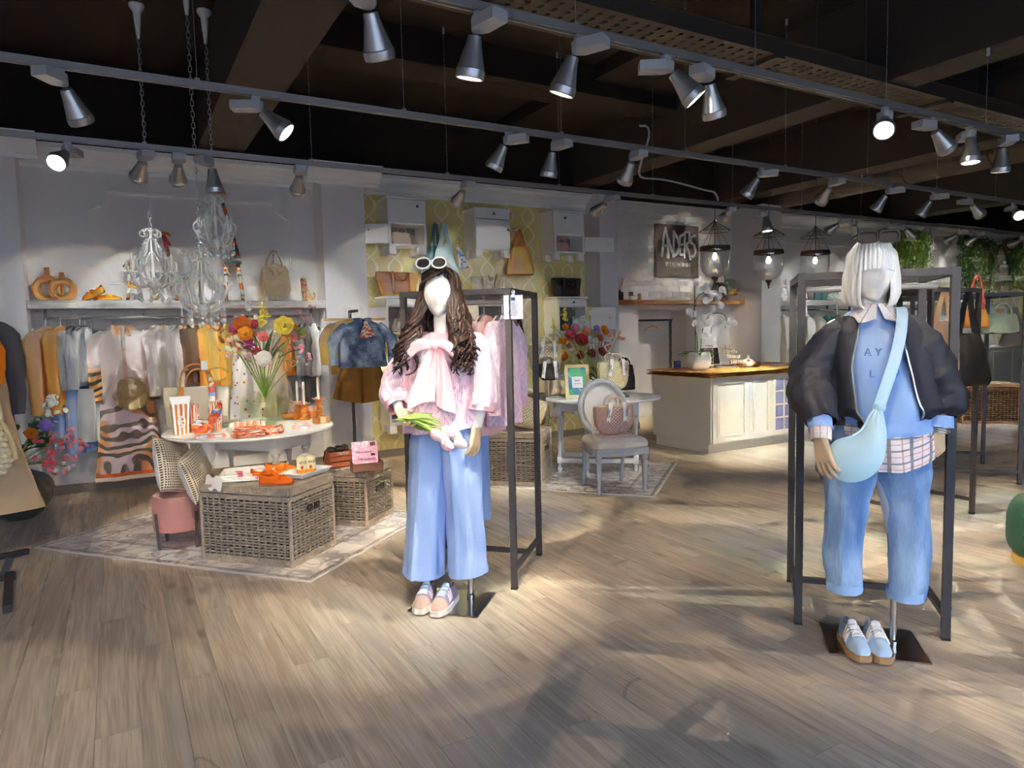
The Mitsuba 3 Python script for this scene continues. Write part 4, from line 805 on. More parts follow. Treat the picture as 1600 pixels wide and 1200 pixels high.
# ---- things on the shelf (top at 1.796)
ZS = 1.797
mat('terracotta_glaze', 'b55f2c', 0.18, spec=0.6, coat=.6)
for i, (x, R, r, h) in enumerate(((-.50, .088, .033, .30), (-.385, .078, .032, .25))):
    t = thing('ring_vase', ('taller glazed orange ring vase at the left end of the weathered shelf', 'shorter glazed orange ring vase in front of the taller one')[i], 'vase', 'orange ring vases')
    y = 7.50 - .085 * i
    ring = lathe([(R + r * math.cos(a), 1.25 * r * math.sin(a)) for a in np.linspace(0, 2 * math.pi, 21)], 40); ring = rot(ring, 90, (1, 0, 0))
    v = ring.vertices; v[:, 2] = np.maximum(v[:, 2], -R - r * .62); ring.vertices = v; zc = ZS + R + r * .62
    part(t, 'ring', mv(ring, x, y, zc), 'mat_terracotta_glaze', True)
    part(t, 'neck', mv(lathe([(.030, R - .005), (.022, R + .04), (.020, h - zc + ZS - .01 + .0), (.0205, h - zc + ZS), (.014, h - zc + ZS - .004), (.013, R)], 20), x, y, zc), 'mat_terracotta_glaze', 50)
def loafer(t, P, m, L=.235):
    ys = np.linspace(0, 1, 20); w = np.interp(ys, [0, .06, .2, .38, .6, .85, 1], [.012, .03, .042, .044, .036, .031, .014]); h = np.interp(ys, [0, .06, .2, .36, .5, .7, .95, 1], [.016, .030, .040, .050, .062, .052, .066, .060])
    th = np.linspace(0, math.pi, 15); V = []
    for y, a, b in zip(ys, w, h): c, s = np.cos(th), np.sin(th); V.append(np.stack([np.sign(c) * np.abs(c) ** .8 * a * (1 - .2 * s), np.full(15, (y - .5) * L), .008 + b * s ** .8], 1))
    V = np.array(V); nu, nv = 20, 15
    F = [(i * nv + j, i * nv + j + 1, (i + 1) * nv + j + 1, (i + 1) * nv + j) for i in range(nu - 1) for j in range(nv - 1) if not (ys[i] > .48 and ys[i + 1] < .97 and 4 <= j <= 9)]
    part(t, 'upper', P(tm(V.reshape(-1, 3), q2t(F))), m, True)
    ol = np.vstack([np.stack([V[:, 0, 0] * 1.06, V[:, 0, 1] * 1.02], 1), np.stack([V[::-1, -1, 0] * 1.06, V[::-1, 0, 1] * 1.02], 1)])
    part(t, 'sole', P(ext(sg.Polygon(ol).buffer(.001), .010)), cm('8d4a22'))
    part(t, 'insole', P(mv(ext(sg.Polygon(ol).buffer(-.006), .004), 0, 0, .012)), cm('c98a5a'))
    zt = .008 + np.interp(.36, ys, h)
    part(t, 'strap', P(join(tube([(-.04, -.033, zt - .022), (-.02, -.036, zt - .002), (0, -.037, zt + .003), (.02, -.036, zt - .002), (.04, -.033, zt - .022)], .006, 6, 12))), m, True)
    part(t, 'bead', P(join(ell((-.010, -.042, zt + .006), .006), ell((.012, -.042, zt + .006), .006))), 'mat_white_plastic', True)
mat('orange_suede', 'd9641f', 0.9, spec=.15)
t = thing('loafer', 'orange suede loafer leaning on its pair on the weathered shelf', 'shoe', 'orange loafers on the shelf'); loafer(t, lambda m: mv(rot(rot(rot(m, -62), 24, (.5, -.9, 0)), 14, (0, 0, 1)), -.145, 7.40, ZS + .036), 'mat_orange_suede')
t = thing('loafer', 'orange suede loafer lying flat right of the leaning one on the shelf', 'shoe', 'orange loafers on the shelf'); loafer(t, lambda m: mv(rot(m, 74), -.04, 7.48, ZS), 'mat_orange_suede')
def wrapped(p, n, uv):      # beaded bands along z
    k = dr.floor(p.z / .022 + .6 * noise(p.x * 9, p.z * 3)); r = cell_rand(k, 3)
    c = mix(lin('e07a1f'), lin('c9501a'), cell_rand(k, 8)); c = dr.select(r < .42, c, dr.select(r < .66, mi.Color3f(lin('4a4440')), dr.select(r < .86, mi.Color3f(lin('e2d9c8')), mi.Color3f(lin('5a7f86')))))
    return c * (.75 + .5 * noise(p.x * 300, p.y * 300, p.z * 400))
mat('beaded', proc(wrapped), 0.6)
def giraffe(lab, x, y, H, s=1, lean=.0, gap=.09, bodyz=.42, r=.014):
    t = thing('giraffe_figure', lab, 'figurine', 'beaded giraffe figures'); zb = H * bodyz; r = r
    P = lambda m: mv(m, x, y, ZS)
    for k, (lx, ly, tx) in enumerate(((-gap, -.025, -gap * .72), (-gap * .8, .03, -gap * .66), (gap * .9, -.025, gap * .55), (gap * 1.15, .03, gap * .6))):
        part(t, 'leg', P(tube([(s * lx, ly, .0), (s * (lx + tx) / 2, ly * .8, zb * .5), (s * tx, ly * .6, zb)], [r * .8, r, r * 1.4], 8, 12)), 'mat_beaded', True)
    part(t, 'body', P(tube([(-s * gap * .9, 0, zb * .98), (0, 0, zb * 1.02), (s * gap * .75, 0, zb * 1.12)], [r * 1.7, r * 2.3, r * 2.0], 10, 14)), 'mat_beaded', True)
    top_ = np.array((s * (gap * .75 - lean), 0, H * .95))
    part(t, 'neck', P(tube([(s * gap * .7, 0, zb * 1.0), (s * (gap * .75 - lean * .4), 0, zb + (H - zb) * .45), top_], [r * 1.9, r * 1.2, r * .9], 10, 20)), 'mat_beaded', True)
    hd = part(t, 'head', P(join(tube([top_ + [-s * .012, 0, .005], top_ + [s * .02, -.01, .012], top_ + [s * .055, -.02, -.012]], [r * .9, r * 1.3, r * .7], 8, 8))), cm('d9731f'), True)
    part(t, 'ear', P(join(ell(top_ + [-s * .012, -.022, .018], .007, .014, .006, 1), ell(top_ + [-s * .012, .022, .018], .007, .014, .006, 1), cyl(top_ + [0, -.008, .015], top_ + [-.002, -.009, .045], .003, 5), cyl(top_ + [0, .008, .015], top_ + [-.002, .009, .045], .003, 5))), cm('5a3018'))
    return t, P, top_
tg, P, tp = giraffe('smallest beaded orange giraffe left of the middle one on the shelf', .175, 7.42, .34, -1, .02, .055, .40, .010)
part(tg, 'tag', P(place(cbox((0, 0, 0), (.035, .003, .05), .001), tp + np.array([-.03, -.03, -.03]), 20)), 'mat_white_plastic')
tg, P, tp = giraffe('medium beaded orange giraffe with a red scarf, right of the smallest one', .435, 7.45, .66, 1, .055, .10, .40, .014)
part(tg, 'scarf', P(loft([tp + [0, 0, -.01], tp + [.01, -.02, -.05], tp + [.03, -.03, -.11]], [(.018, .016), (.024, .012), (.034, .005)], 8, 14, fold=.002)), cm('a8484a'), True)
tg, P, tp = giraffe('tallest beaded giraffe with a long thin neck beside the chandelier', 1.06, 7.45, 1.12, 1, .155, .085, .33, .016)
part(tg, 'tassel', P(tube([(-.08, -.04, .36), (-.05, -.06, .28), (-.03, -.06, .24)], [.003, .006, .012], 6, 8)), cm('d9b27a'), True)
# framed picture / mirror
t = thing('picture_frame', 'small white framed picture leaning behind the lowest chandelier', 'picture'); PF = lambda m: mv(rot(m, -9, (1, 0, 0)), .625, 7.52, ZS)
part(t, 'frame', PF(up_xz(ext(sg.box(-.11, 0, .11, .26).difference(sg.box(-.09, .02, .09, .24)), .02))), 'mat_trim'); part(t, 'print', PF(box(-.09, -.006, .02, .09, -.003, .19)), cm('cdd2cf')); part(t, 'print', PF(box(-.09, -.006, .19, .09, -.003, .24)), cm('6f9270'))
# half-moon fringe bag on stand, also used on the dress
mat('jute', proc(lambda p, n, uv: mix(lin('9a7f55'), lin('cdb184'), noise(p.x * 160, p.y * 160, p.z * 160))), 0.9, spec=.1)
def fringe_bag(lab, P, R=.135, strap=None, c='mat_jute', stand_=False):
    t = thing('fringe_bag', lab, 'bag')
    rays = []
    for a in np.linspace(math.radians(-40), math.radians(220), 34):
        a = -a if False else a
        rays.append(tube([(R * .28 * math.cos(a), -.02, -R * .28 * math.sin(a) + R * .1), (R * .7 * math.cos(a), -.034, -R * .7 * math.sin(a)), (R * math.cos(a), -.012, -R * math.sin(a) * .95)], [.006, .0095, .008], 6, 6))
    part(t, 'woven_disc', P(join([ell((0, 0, -.01), R * .99, .022, R * .9, 3)] + rays)), c, True)
    part(t, 'flap', P(join([tube([(R * .34 * math.cos(a), -.032, .02 - R * .34 * math.sin(a)) for a in np.linspace(0, math.pi, 12)], .007, 6), ext_tri(R)])), c, True)
    if strap is None: part(t, 'handle', P(tube([(-R * .62, -.005, R * .45), (-R * .45, 0, R * 1.2), (0, 0, R * 1.75), (R * .45, 0, R * 1.15), (R * .62, -.005, R * .45)], .011, 8, 30)), c, True)
    fr = []
    rr = np.random.default_rng(4)
    for x in np.linspace(-R * 1.02, R * 1.02, 30):
        z0 = -R * math.sqrt(max(0, 1 - (x / R / 1.05) ** 2)) * .8; L = R * (1.05 + .1 * rr.random())
        fr.append(tube([(x, -.01, z0), (x * 1.06, -.015 + .006 * rr.random(), z0 - L * .5), (x * 1.08 + .004 * rr.normal(), -.012, min(z0 - L, -R * 1.15) if abs(x) > R * .8 else z0 - L)], .0052, 5, 5))
    part(t, 'fringe', P(join(fr)), c, True, kind='stuff')
    if stand_: part(t, 'stand', P(join(cyl((0, .03, -.265), (0, .03, R * 1.7), .004, 6), cbox((0, .03, -.268), (.12, .08, .006), .002), tube([(0, .03, R * 1.68), (0, -.002, R * 1.68)], .004, 6))), 'mat_black_iron')
    return t
def ext_tri(R): return mv(up_xz(ext([(-R * .2, .02), (R * .2, .02), (0, -R * .32)], .010)), 0, -.038, 0)
fringe_bag('half-moon jute bag with long fringe on a thin stand on the weathered shelf', lambda m: mv(m, 1.463, 7.44, ZS + .275), .135, stand_=True)
# leopard
def spots(p, n, uv):
    d1, d2, w = voronoi(p.x * 62 + p.y * 40, p.z * 62); return mix(lin('e0a86a'), lin('33231c'), 1 - smoothstep(.22, .30, d1))
mat('leopard', proc(spots), 0.4); t = thing('leopard_figure', 'sitting spotted leopard figurine at the right end of the weathered shelf', 'figurine'); P = lambda m: mv(m, 1.765, 7.42, ZS)
part(t, 'body', P(hullchain({'b': ((.012, .02, .045), .044), 'r': ((.03, .01, .03), .03), 'c': ((-.012, 0, .12), .036), 'n': ((-.018, -.005, .165), .026), 'h': ((-.022, -.015, .20), .033), 'm': ((-.03, -.045, .19), .016), 'e1': ((-.042, -.005, .232), .008), 'e2': ((-.002, -.005, .232), .008), 'p1': ((-.03, -.045, .012), .014), 'p2': ((.0, -.05, .012), .014), 's1': ((-.026, -.025, .10), .018), 's2': ((0, -.028, .10), .018)}, [('b', 'r'), ('b', 'c'), ('c', 'n'), ('n', 'h'), ('h', 'm'), ('h', 'e1'), ('h', 'e2'), ('s1', 'p1'), ('s2', 'p2')], .008, 8)), 'mat_leopard', True)
part(t, 'tail', P(tube([(.05, .02, .02), (.085, 0, .03), (.08, -.01, .09)], .009, 8, 14)), 'mat_leopard', True); part(t, 'collar', P(lathe([(.030, -.01), (.034, 0), (.030, .012)], 18, (-.018, -.005, .160))), cm('d84a5c'), True)
# ------------------------------------------------------------------ clothes on the rail (rod at y 7.42, z 1.64)
ZR = 1.655
orange_ = cloth('orange_knit', 'e08a45'); RT = dict(rz=78)
for i, (x, rz, c) in enumerate(((-.53, 60, 'e39a5e'), (-.42, 66, 'dd8438'))):
    tt, P, z = top(('peach orange sweatshirt with a white tag, first on the left rail', 'deeper orange sweatshirt, second on the left rail')[i], 'sweatshirt', (x, 7.40, ZR), rz, c, .60, .22, .06, .72, group='orange sweatshirts on the left rail', name='sweatshirt', cuff=cm(c), spread=.03)
    part(tt, 'ribbed_hem', P(loft([(0, 0, z - .60), (0, 0, z - .655)], [(.215, .07), (.20, .062)], 5, 44, straight=True, fold=.003, nf=12)), cm(c), True)
    if i == 0: part(tt, 'tag', P(place(cbox((-.15, -.085, z - .26), (.055, .003, .11), .001), (0, 0, 0), 0)), 'mat_white_plastic')
for i, (x, c, L, rz) in enumerate(((-.335, '6f7076', .52, 62), (-.275, '7c8694', .50, 58), (-.235, '8d959e', .46, 55))):
    top(('dark grey denim jacket, third on the left rail', 'washed grey-blue denim jacket in the middle of the denim group on the left rail', 'pale grey denim jacket just left of the long printed dress')[i], 'jacket', (x, 7.42, ZR), rz, c, L, .20, .05, .52, group='denim jackets on the left rail', name='denim_jacket', hm='mat_black_iron', spread=.06)
for i, (x, c, L, y) in enumerate(((-.41, '7ba0d6', .52, 7.44), (-.30, '86a6d8', .56, 7.38), (-.21, 'a5adb2', .46, 7.36))):
    t = thing('jeans', ('light blue jeans under the orange sweatshirts', 'bright blue jeans with a faded front under the denim jackets', 'pale grey jeans hanging beside the printed dress')[i], 'jeans', 'jeans under the left rail'); P = lambda m, x=x, y=y: place(m, (x, y, .98), 50)
    part(t, 'clip_strap', P(join(cyl((-.05, 0, .66), (-.05, 0, 0), .0016, 4), cyl((.05, 0, .66), (.05, 0, 0), .0016, 4))), 'mat_black_iron')
    for s in (-1, 1): part(t, 'trouser_leg', P(loft([(s * .075, 0, .02), (s * .085, 0, -.22), (s * .095, 0, -L)], [(.088, .05), (.085, .06), (.095, .06)], 20, 26, (1, 0, 0), .006, 5, .008, 9, i + s, straight=True)), cm(c, .85), True)
# long printed shirt dress
def dress_tex(p, n, uv):
    base = mix(lin('ead0bd'), lin('f2ddcc'), noise(p.x * 3, p.z * 3)); k = 1 - smoothstep(.78, 1.12, p.z + .18 * (fbm(p.x * 7, p.z * 5, 2.0, 3) - .5) * 2)
    st = dr.sin(p.z * 48 + 26 * fbm(p.x * 4, p.z * 3, 1.0, 3) + 14 * dr.abs(p.x - .03)); z = smoothstep(-.1, .3, st)
    tig = mix(mix(lin('d8c3cc'), lin('d98a4c'), smoothstep(.48, .6, noise(p.x * 7 + 3, p.z * 5))), lin('2a2328'), z)
    c = mix(base, tig, k * .9); d1, d2, w = voronoi(p.x * 10, p.z * 7)
    fern = (1 - smoothstep(.10, .16, dr.abs(dr.sin(d1 * 40)))) * (1 - smoothstep(.2, .42, d1)) * dr.select(w > .5, 1., 0.) * smoothstep(.5, .75, 1.55 - p.z)
    c = mix(c, mi.Color3f(lin('54424a')), fern * .8); c = dr.select(p.z < .165, dr.select(p.z > .13, mi.Color3f(lin('f0e0cf')), mi.Color3f(lin('d5692c'))), c)
    return dr.select((p.z < .20) & (p.z > .165), mi.Color3f(lin('d5692c')), c)
mat('dress_print', proc(dress_tex), 0.6, spec=.3)
mat('dress_sleeve', proc(lambda p, n, uv: mix(mix(lin('ead0bd'), lin('f0dccb'), noise(p.z * 4)), mix(lin('d98a4c'), lin('2a2326'), smoothstep(.0, .3, dr.sin(p.z * 95 + 5 * noise(p.x * 9, p.z * 6)))), 1 - smoothstep(1.12, 1.28, p.z))), 0.6, spec=.3)
tt, P, z = top('long printed shirt dress with orange collar, tiger stripes and ferns', 'dress', (.055, 7.39, ZR), 4, 'mat_dress_print', 1.40, .225, .055, .66, sm='mat_dress_sleeve', hem=1.28, collar='dc8340', name='shirt_dress', fold=.011, spread=.05, body_kw={'cap': False})
part(tt, 'placket', P(join(sheet(lambda u, w: np.stack([(w - .5) * .03, -.066 - .012 * np.sin(u * 3), z - .03 - .55 * u]), 12, 3, .003), *[ell((0, -.082, z - .10 - .09 * k), .005, .003, .005, 1) for k in range(5)])), cm('e8c3a6'), True)
part(tt, 'neck_tassel', P(join(*[tube([(.0 + .004 * k, -.06, z + .03), (.004 * k - .01, -.085, z - .07), (.005 * k - .012, -.088, z - .17)], .004, 5, 8) for k in range(5)])), cm('f0dfc6'), True)
part(tt, 'trim', P(join(*[tube([(s * .015, -.065, z + .047), (s * .075, -.05, z - .045), (s * .035, -.07, z - .045)], .003, 5) for s in (-1, 1)])), cm('f3e6d4'))
fringe_bag('half-moon jute fringe bag hanging in front of the printed dress', lambda m: mv(m, .10, 7.22, 1.0), .11, strap=True, c='mat_jute')
W4 = ('f0e4d2', 'eee0cc', 'f2e6d6', 'ece0d0')
for i, x in enumerate((.33, .41, .48, .54)):
    tt, P, z = top(('cream blouse next to the printed dress, first of four', 'cream blouse, second of four on the left rail', 'cream blouse, third of four on the left rail', 'cream blouse beside the brown trousers, fourth of four')[i], 'blouse', (x, 7.42, ZR), 72, W4[i], .58, .20, .042, .62, group='cream blouses on the left rail', spread=.02)
for i, x in enumerate((.61, .68)):
    top(('dark brown top beside the cream blouses', 'dark brown top beside the bright orange ones')[i], 'top', (x, 7.42, ZR), 74, '4a3a33', .52, .20, .045, .40, group='dark brown tops on the left rail', spread=.02)
for i, (x, c) in enumerate(((.775, 'f08f3c'), (.86, 'f39a4a'), (.96, 'ef8a3a'))):
    tt, P, z = top(('bright orange blouse beside the dark brown tops', 'bright orange blouse in the middle of its three', 'bright orange blouse with a white tag left of the bouquet')[i], 'blouse', (x, 7.42, ZR), 70, c, .55, .20, .048, .60, group='bright orange blouses on the left rail', spread=.02)
    if i == 2: part(tt, 'tag', P(place(cbox((-.17, -.09, z - .12), (.045, .003, .09), .001), (0, 0, 0))), 'mat_white_plastic')
def floral(p, n, uv):
    d1, d2, w = voronoi(p.x * 15 + p.y * 9, p.z * 15); c = mi.Color3f(lin('f4ead9')); f = 1 - smoothstep(.16, .26, d1 + .12 * noise(p.x * 90, p.z * 90))
    return mix(c, dr.select(w < .3, mi.Color3f(lin('c4512a')), dr.select(w < .5, mi.Color3f(lin('8f7a9a')), dr.select(w < .62, mi.Color3f(lin('7a8a58')), mi.Color3f(lin('eadfce'))))), f)
mat('floral_cloth', proc(floral), 0.8, spec=.2)
for i, (x, m_, W_) in enumerate(((1.10, 'mat_floral_cloth', .17), (1.24, 'mat_floral_cloth', .17), (1.40, 'ead0ae', .13), (1.48, 'e6cba6', .12))):
    bottoms(('cream floral skirt behind the glass vase, left one', 'cream floral skirt behind the glass vase, right one', 'sand-coloured skirt right of the floral skirts', 'second sand-coloured skirt beside the orange jumper')[i], 'skirt', (x, 7.42, ZR - .27), 28 if i < 2 else 55, m_, .66, W_, .05, 'skirt', 'skirts on the left rail', False, i + 2, hem=1.35)
for k, x in enumerate((1.10, 1.24, 1.40, 1.48)): pass
tt, P, z = top('orange jumper with a gathered hem right of the bouquet', 'jumper', (1.62, 7.42, ZR), 40, 'ee8a3e', .50, .13, .05, .46, name='jumper', spread=.02)
for i, (x, c, L, rz) in enumerate(((1.70, '9aa0a6', .62, 66), (1.76, '4a4c56', .80, 70), (1.82, 'c3c8cc', .52, 60))):
    top(('grey denim overshirt behind the pink twig at the right of the rail', 'dark slate long jacket at the right end of the left rail', 'pale grey denim shirt last on the left rail')[i], 'jacket', (x, 7.42, ZR), rz, c, L, .19, .045, .5, group='grey jackets at the rail end', name='denim_jacket', hm='mat_black_iron', spread=.05)
# ------------------------------------------------------------------ denim outfit on a stand by the pillar
t = thing('display_stand', 'black floor stand with a short top arm in front of the white pillar', 'stand')
BX, BY = 2.07, 6.80
part(t, 'pole', sq((BX, BY + .1, 0), (BX, BY + .1, 1.665), .026), 'mat_black_iron'); part(t, 'arm', sq((BX, BY + .113, 1.665), (BX, BY - .14, 1.665), .026), 'mat_black_iron'); part(t, 'base', cbox((BX, BY + .1, .006), (.32, .32, .012), .003), 'mat_black_iron')
mat('denim_wash', proc(lambda p, n, uv: mix(lin('3f5578'), lin('9fb4cf'), smoothstep(.35, .72, fbm(p.x * 9, p.y * 9, p.z * 7, 4))) * (.85 + .3 * noise(p.x * 280, p.z * 280))), .85, spec=.2)
tt, P, z = top('cropped washed denim jacket with rolled sleeves on the stand by the pillar', 'jacket', (BX + .05, BY - .12, 1.68), -4, 'mat_denim_wash', .44, .235, .075, .40, collar='mat_denim_wash', cuff=cm('a9bfdf', .85), name='denim_jacket', spread=.10, fold=.007)
parts(tt, 'pocket', [P(join(cbox((s * .105, -.088, z - .20), (.10, .012, .11), .004), cbox((s * .105, -.094, z - .155), (.105, .01, .03), .003))) for s in (-1, 1)], 'mat_denim_wash')
part(tt, 'placket', P(join(cbox((0, -.092, z - .235), (.035, .012, .40), .003), *[ell((0, -.10, z - .09 - .07 * k), .007, .004, .007, 1) for k in range(5)])), 'mat_denim_wash')
t2 = thing('neck_scarf', 'small red and white knotted scarf in the collar of the denim jacket', 'scarf')
part(t2, 'knot', P(ell((.015, -.105, z - .005), .022, .018, .020)), 'mat_floral_cloth', True)
part(t2, 'tail', P(join(loft([(.015, -.105, z - .01), (-.005, -.118, z - .09), (-.015, -.12, z - .15)], [(.012, .008), (.03, .008), (.045, .004)], 10, 18, fold=.003), loft([(.02, -.105, z - .01), (.045, -.118, z - .08), (.06, -.12, z - .14)], [(.012, .008), (.026, .008), (.038, .004)], 10, 18, fold=.003, seed=4))), mat('red_scarf', proc(lambda p, n, uv: mix(lin('d2604a'), lin('f2e6d0'), smoothstep(.45, .55, noise(p.x * 60, p.y * 60, p.z * 60)))), .7), True)
t = thing('shorts', 'ochre brown cotton shorts below the cropped denim jacket', 'shorts'); P = lambda m: place(m, (BX + .03, BY - .10, 1.13), -4)
part(t, 'waistband', P(loft([(0, 0, .02), (0, 0, -.04)], [(.175, .075), (.18, .08)], 4, 40, straight=True)), cm('7d5b2c', .85), True)
for s in (-1, 1):
    m = loft([(s * .095, 0, -.02), (s * .115, 0, -.16), (s * .145, -.005, -.36)], [(.10, .085), (.12, .10), (.135, .11)], 18, 36, (1, 0, 0), .008, 4, .006, 8, 4 + s, straight=True); v = m.vertices; v[:, 2] += np.where(v[:, 2] < -.2, .10 * np.abs(v[:, 0]) * (-v[:, 2] - .2) * 4, 0); m.vertices = v
    part(t, 'trouser_leg', P(m), cm('7d5b2c', .85), True); part(t, 'pocket', P(cbox((s * .17, -.095, -.20), (.09, .01, .11), .003)), cm('8a6633', .85))
for i, (c, dy, l) in enumerate((('c79a4e', .03, 'mustard jacket half hidden behind the denim jacket on the stand'), ('caa056', .07, 'second mustard garment behind the denim jacket'))):
    top(l, 'jacket', (BX - .04 - .03 * i, BY - .02 + dy * .6, 1.68), 16 + 6 * i, c, .50 - .1 * i, .235, .045, .40, name='cotton_jacket', spread=.07)
t = thing('trouser_hanger', 'plain straight wooden hanger sticking out behind the denim jacket', 'hanger'); part(t, 'bar', rbox((BX + .04, BY + .06, 1.585), (.64, .014, .026), .006), 'mat_hanger_wood'); part(t, 'hook', tube([(BX, BY + .06, 1.59), (BX, BY + .06, 1.66), (BX + .014, BY + .06, 1.69), (BX - .01, BY + .06, 1.69)], .002, 5, 14), 'mat_silver_hw')
# ------------------------------------------------------------------ chandeliers over the table
mat('cream_metal', 'f8f4e8', 0.45, .1); mat('crystal', 'f4f2ee', 0.08, spec=.9, coat=.5)
def chandelier(lab, c, s=1.0, mm='mat_cream_metal', n=5, top_z=4.0):
    t = thing('chandelier', lab, 'chandelier', 'cream chandeliers'); P = lambda m: mv(sc(m, s), *c)
    part(t, 'stem', P(lathe([(0, .24), (.010, .22), (.008, .10), (.022, .06), (.012, .02), (.012, -.10), (.035, -.14), (.05, -.17), (.03, -.20), (.012, -.22), (.016, -.235), (0, -.25)], 16)), mm, True)
    for k in range(n):
        a = 2 * math.pi * k / n + .3; R = lambda pts: [(math.cos(a) * r, math.sin(a) * r, z) for r, z in pts]
        ak = part(t, 'arm', P(tube(R([(.01, -.16), (.07, -.19), (.14, -.15), (.165, -.08), (.19, -.03), (.175, .03), (.135, .02), (.14, -.02), (.165, -.01)]), .0105, 6, 40)), mm, True)
        part(t, 'scroll', P(join(tube(R([(.008, .20), (.05, .16), (.085, .06), (.12, .03), (.10, -.02), (.075, .0), (.085, .02)]), .009, 6, 34), tube(R([(.008, .22), (.035, .27), (.07, .26), (.075, .22), (.05, .215), (.045, .235)]), .008, 6, 24), tube(R([(.02, -.14), (.09, -.10), (.10, -.03), (.055, .05), (.012, .09)]), .008, 6, 26))), mm, True)
        x, y = .15 * math.cos(a), .15 * math.sin(a)
        part(ak, 'candle_cup', P(mv(lathe([(.012, -.14), (.022, -.125), (.024, -.118), (.012, -.12), (.012, -.04), (0, -.04)], 12), x, y, .06)), mm, True)
        part(ak, 'bulb', P(mv(lathe([(.009, .02), (.017, .04), (.014, .065), (.004, .09), (0, .095)], 10), x, y, 0)), cm('fbf4df', .4), True)
    dr_ = []
    for k in range(14):
        a = 2 * math.pi * k / 14; r = .155 if k % 2 else .10; z = -.15 - (.02 if k % 2 else .05)
        pts = [(r * math.cos(a), r * math.sin(a), z - .017 * j) for j in range(4)]
        dr_ += [ell(p, .0085, n=1) for p in pts] + [mv(lathe([(0, 0), (.012, -.014), (.014, -.026), (0, -.05)], 6), r * math.cos(a), r * math.sin(a), z - .066)]
    for k in range(n):
        a0, a1 = 2 * math.pi * k / n + .3, 2 * math.pi * (k + 1) / n + .3
        for j in range(9):
            q = (j + .5) / 9; a = a0 + (a1 - a0) * q; r = .165 - .03 * math.sin(math.pi * q); dr_.append(ell((r * math.cos(a), r * math.sin(a), -.04 - .085 * math.sin(math.pi * q)), .0078, n=1))
        for j in range(8):
            q = (j + .5) / 8; r = .05 + .09 * q; dr_.append(ell((r * math.cos(a0), r * math.sin(a0), .20 - .16 * q - .03 * math.sin(math.pi * q)), .0075, n=1))
    part(t, 'crystal_drops', P(join(dr_)), 'mat_crystal', kind='stuff')
    z0 = c[2] + .24 * s; part(t, 'chain', chainlinks((c[0], c[1], z0), (c[0], c[1], top_z - .25), .045, .022, .0028), 'mat_silver_hw', kind='stuff')
    part(t, 'ceiling_rose', mv(lathe([(0, -.26), (.012, -.25), (.03, -.06), (.055, -.02), (.055, 0)], 16), c[0], c[1], top_z), 'mat_white_plastic', True)
    return t
chandelier('left cream wire chandelier hanging before the medallion', (0.287,6.185,2.03), .98)
chandelier('highest cream crystal chandelier, hung beside the tallest giraffe', (0.752,6.063,2.337), .86)
chandelier('lowest cream crystal chandelier, hung over the round table', (0.579,5.595,1.815), .96)

# ------------------------------------------------------------------ rugs
def rug_tex(o, ang, L, W_):
    ca, sa = math.cos(math.radians(ang)), math.sin(math.radians(ang))
    def f(p, n, uv):
        dx, dy = p.x - o[0], p.y - o[1]; u = dx * ca + dy * sa; v = -dx * sa + dy * ca
        b = dr.minimum(dr.minimum(u, L - u), dr.minimum(v, W_ - v))
        base = mix(lin('ddd7d2'), lin('c2bcba'), fbm(u * 3, v * 3, 1.0, 3))
        fl = lambda s, o_: 1 - smoothstep(.05, .11, dr.abs(voronoi(u * s + o_, v * s)[0] - .33 - .12 * dr.sin(7 * (u + v) * s)))
        vine = 1 - smoothstep(.02, .06, dr.abs(noise(u * 9, v * 9, 3.3) - .5))
        d1, d2, w = voronoi(u * 6.5, v * 6.5); ros = (1 - smoothstep(.06, .12, dr.abs(d1 - .22))) + (1 - smoothstep(.05, .10, d1))
        pat = dr.minimum(fl(4.2, 0) * .5 + vine * .7 + ros * .6, 1) * (.35 + .65 * noise(u * 5, v * 5, 8.0))
        c = mix(base, mi.Color3f(lin('4d4749')), pat * .75)
        line = sum((1 - smoothstep(.004, .008, dr.abs(b - q))) for q in (.03, .045, .26, .275))
        return mix(c, mi.Color3f(lin('5f595a')), dr.minimum(line, 1) * .6)
    return f
R_A, R_B = (.901, 4.008), (3.90, 4.397)
mat('rug_a', proc(rug_tex((-.582, 5.761), -49.8, 2.30, 1.58)), .95, spec=.1); mat('rug_b', proc(rug_tex((2.80, 5.71), -50, 1.70, 1.60)), .95, spec=.1)
def rug(lab, o, ang, L, W_, m):
    t = thing('rug', lab, 'rug'); P = lambda q: place(q, (*o, 0), ang)
    part(t, 'pile', P(cbox((L / 2, W_ / 2, .004), (L - .012, W_ - .012, .008), .002)), m)
    parts(t, 'bound_edge', [P(cbox(c, s, .002)) for c, s in (((L / 2, .006, .004), (L, .012, .009)), ((L / 2, W_ - .006, .004), (L, .012, .009)), ((.006, W_ / 2, .004), (.012, W_ - .024, .009)), ((L - .006, W_ / 2, .004), (.012, W_ - .024, .009)))], cm('cfc8c2', .9))
rug('pale grey ornamental rug under the round table and the front wicker trunk', (-.582, 5.761), -49.8, 2.30, 1.58, 'mat_rug_a')
rug('pale beige ornamental rug under the upholstered chair', (2.80, 5.71), -50, 1.70, 1.60, 'mat_rug_b')
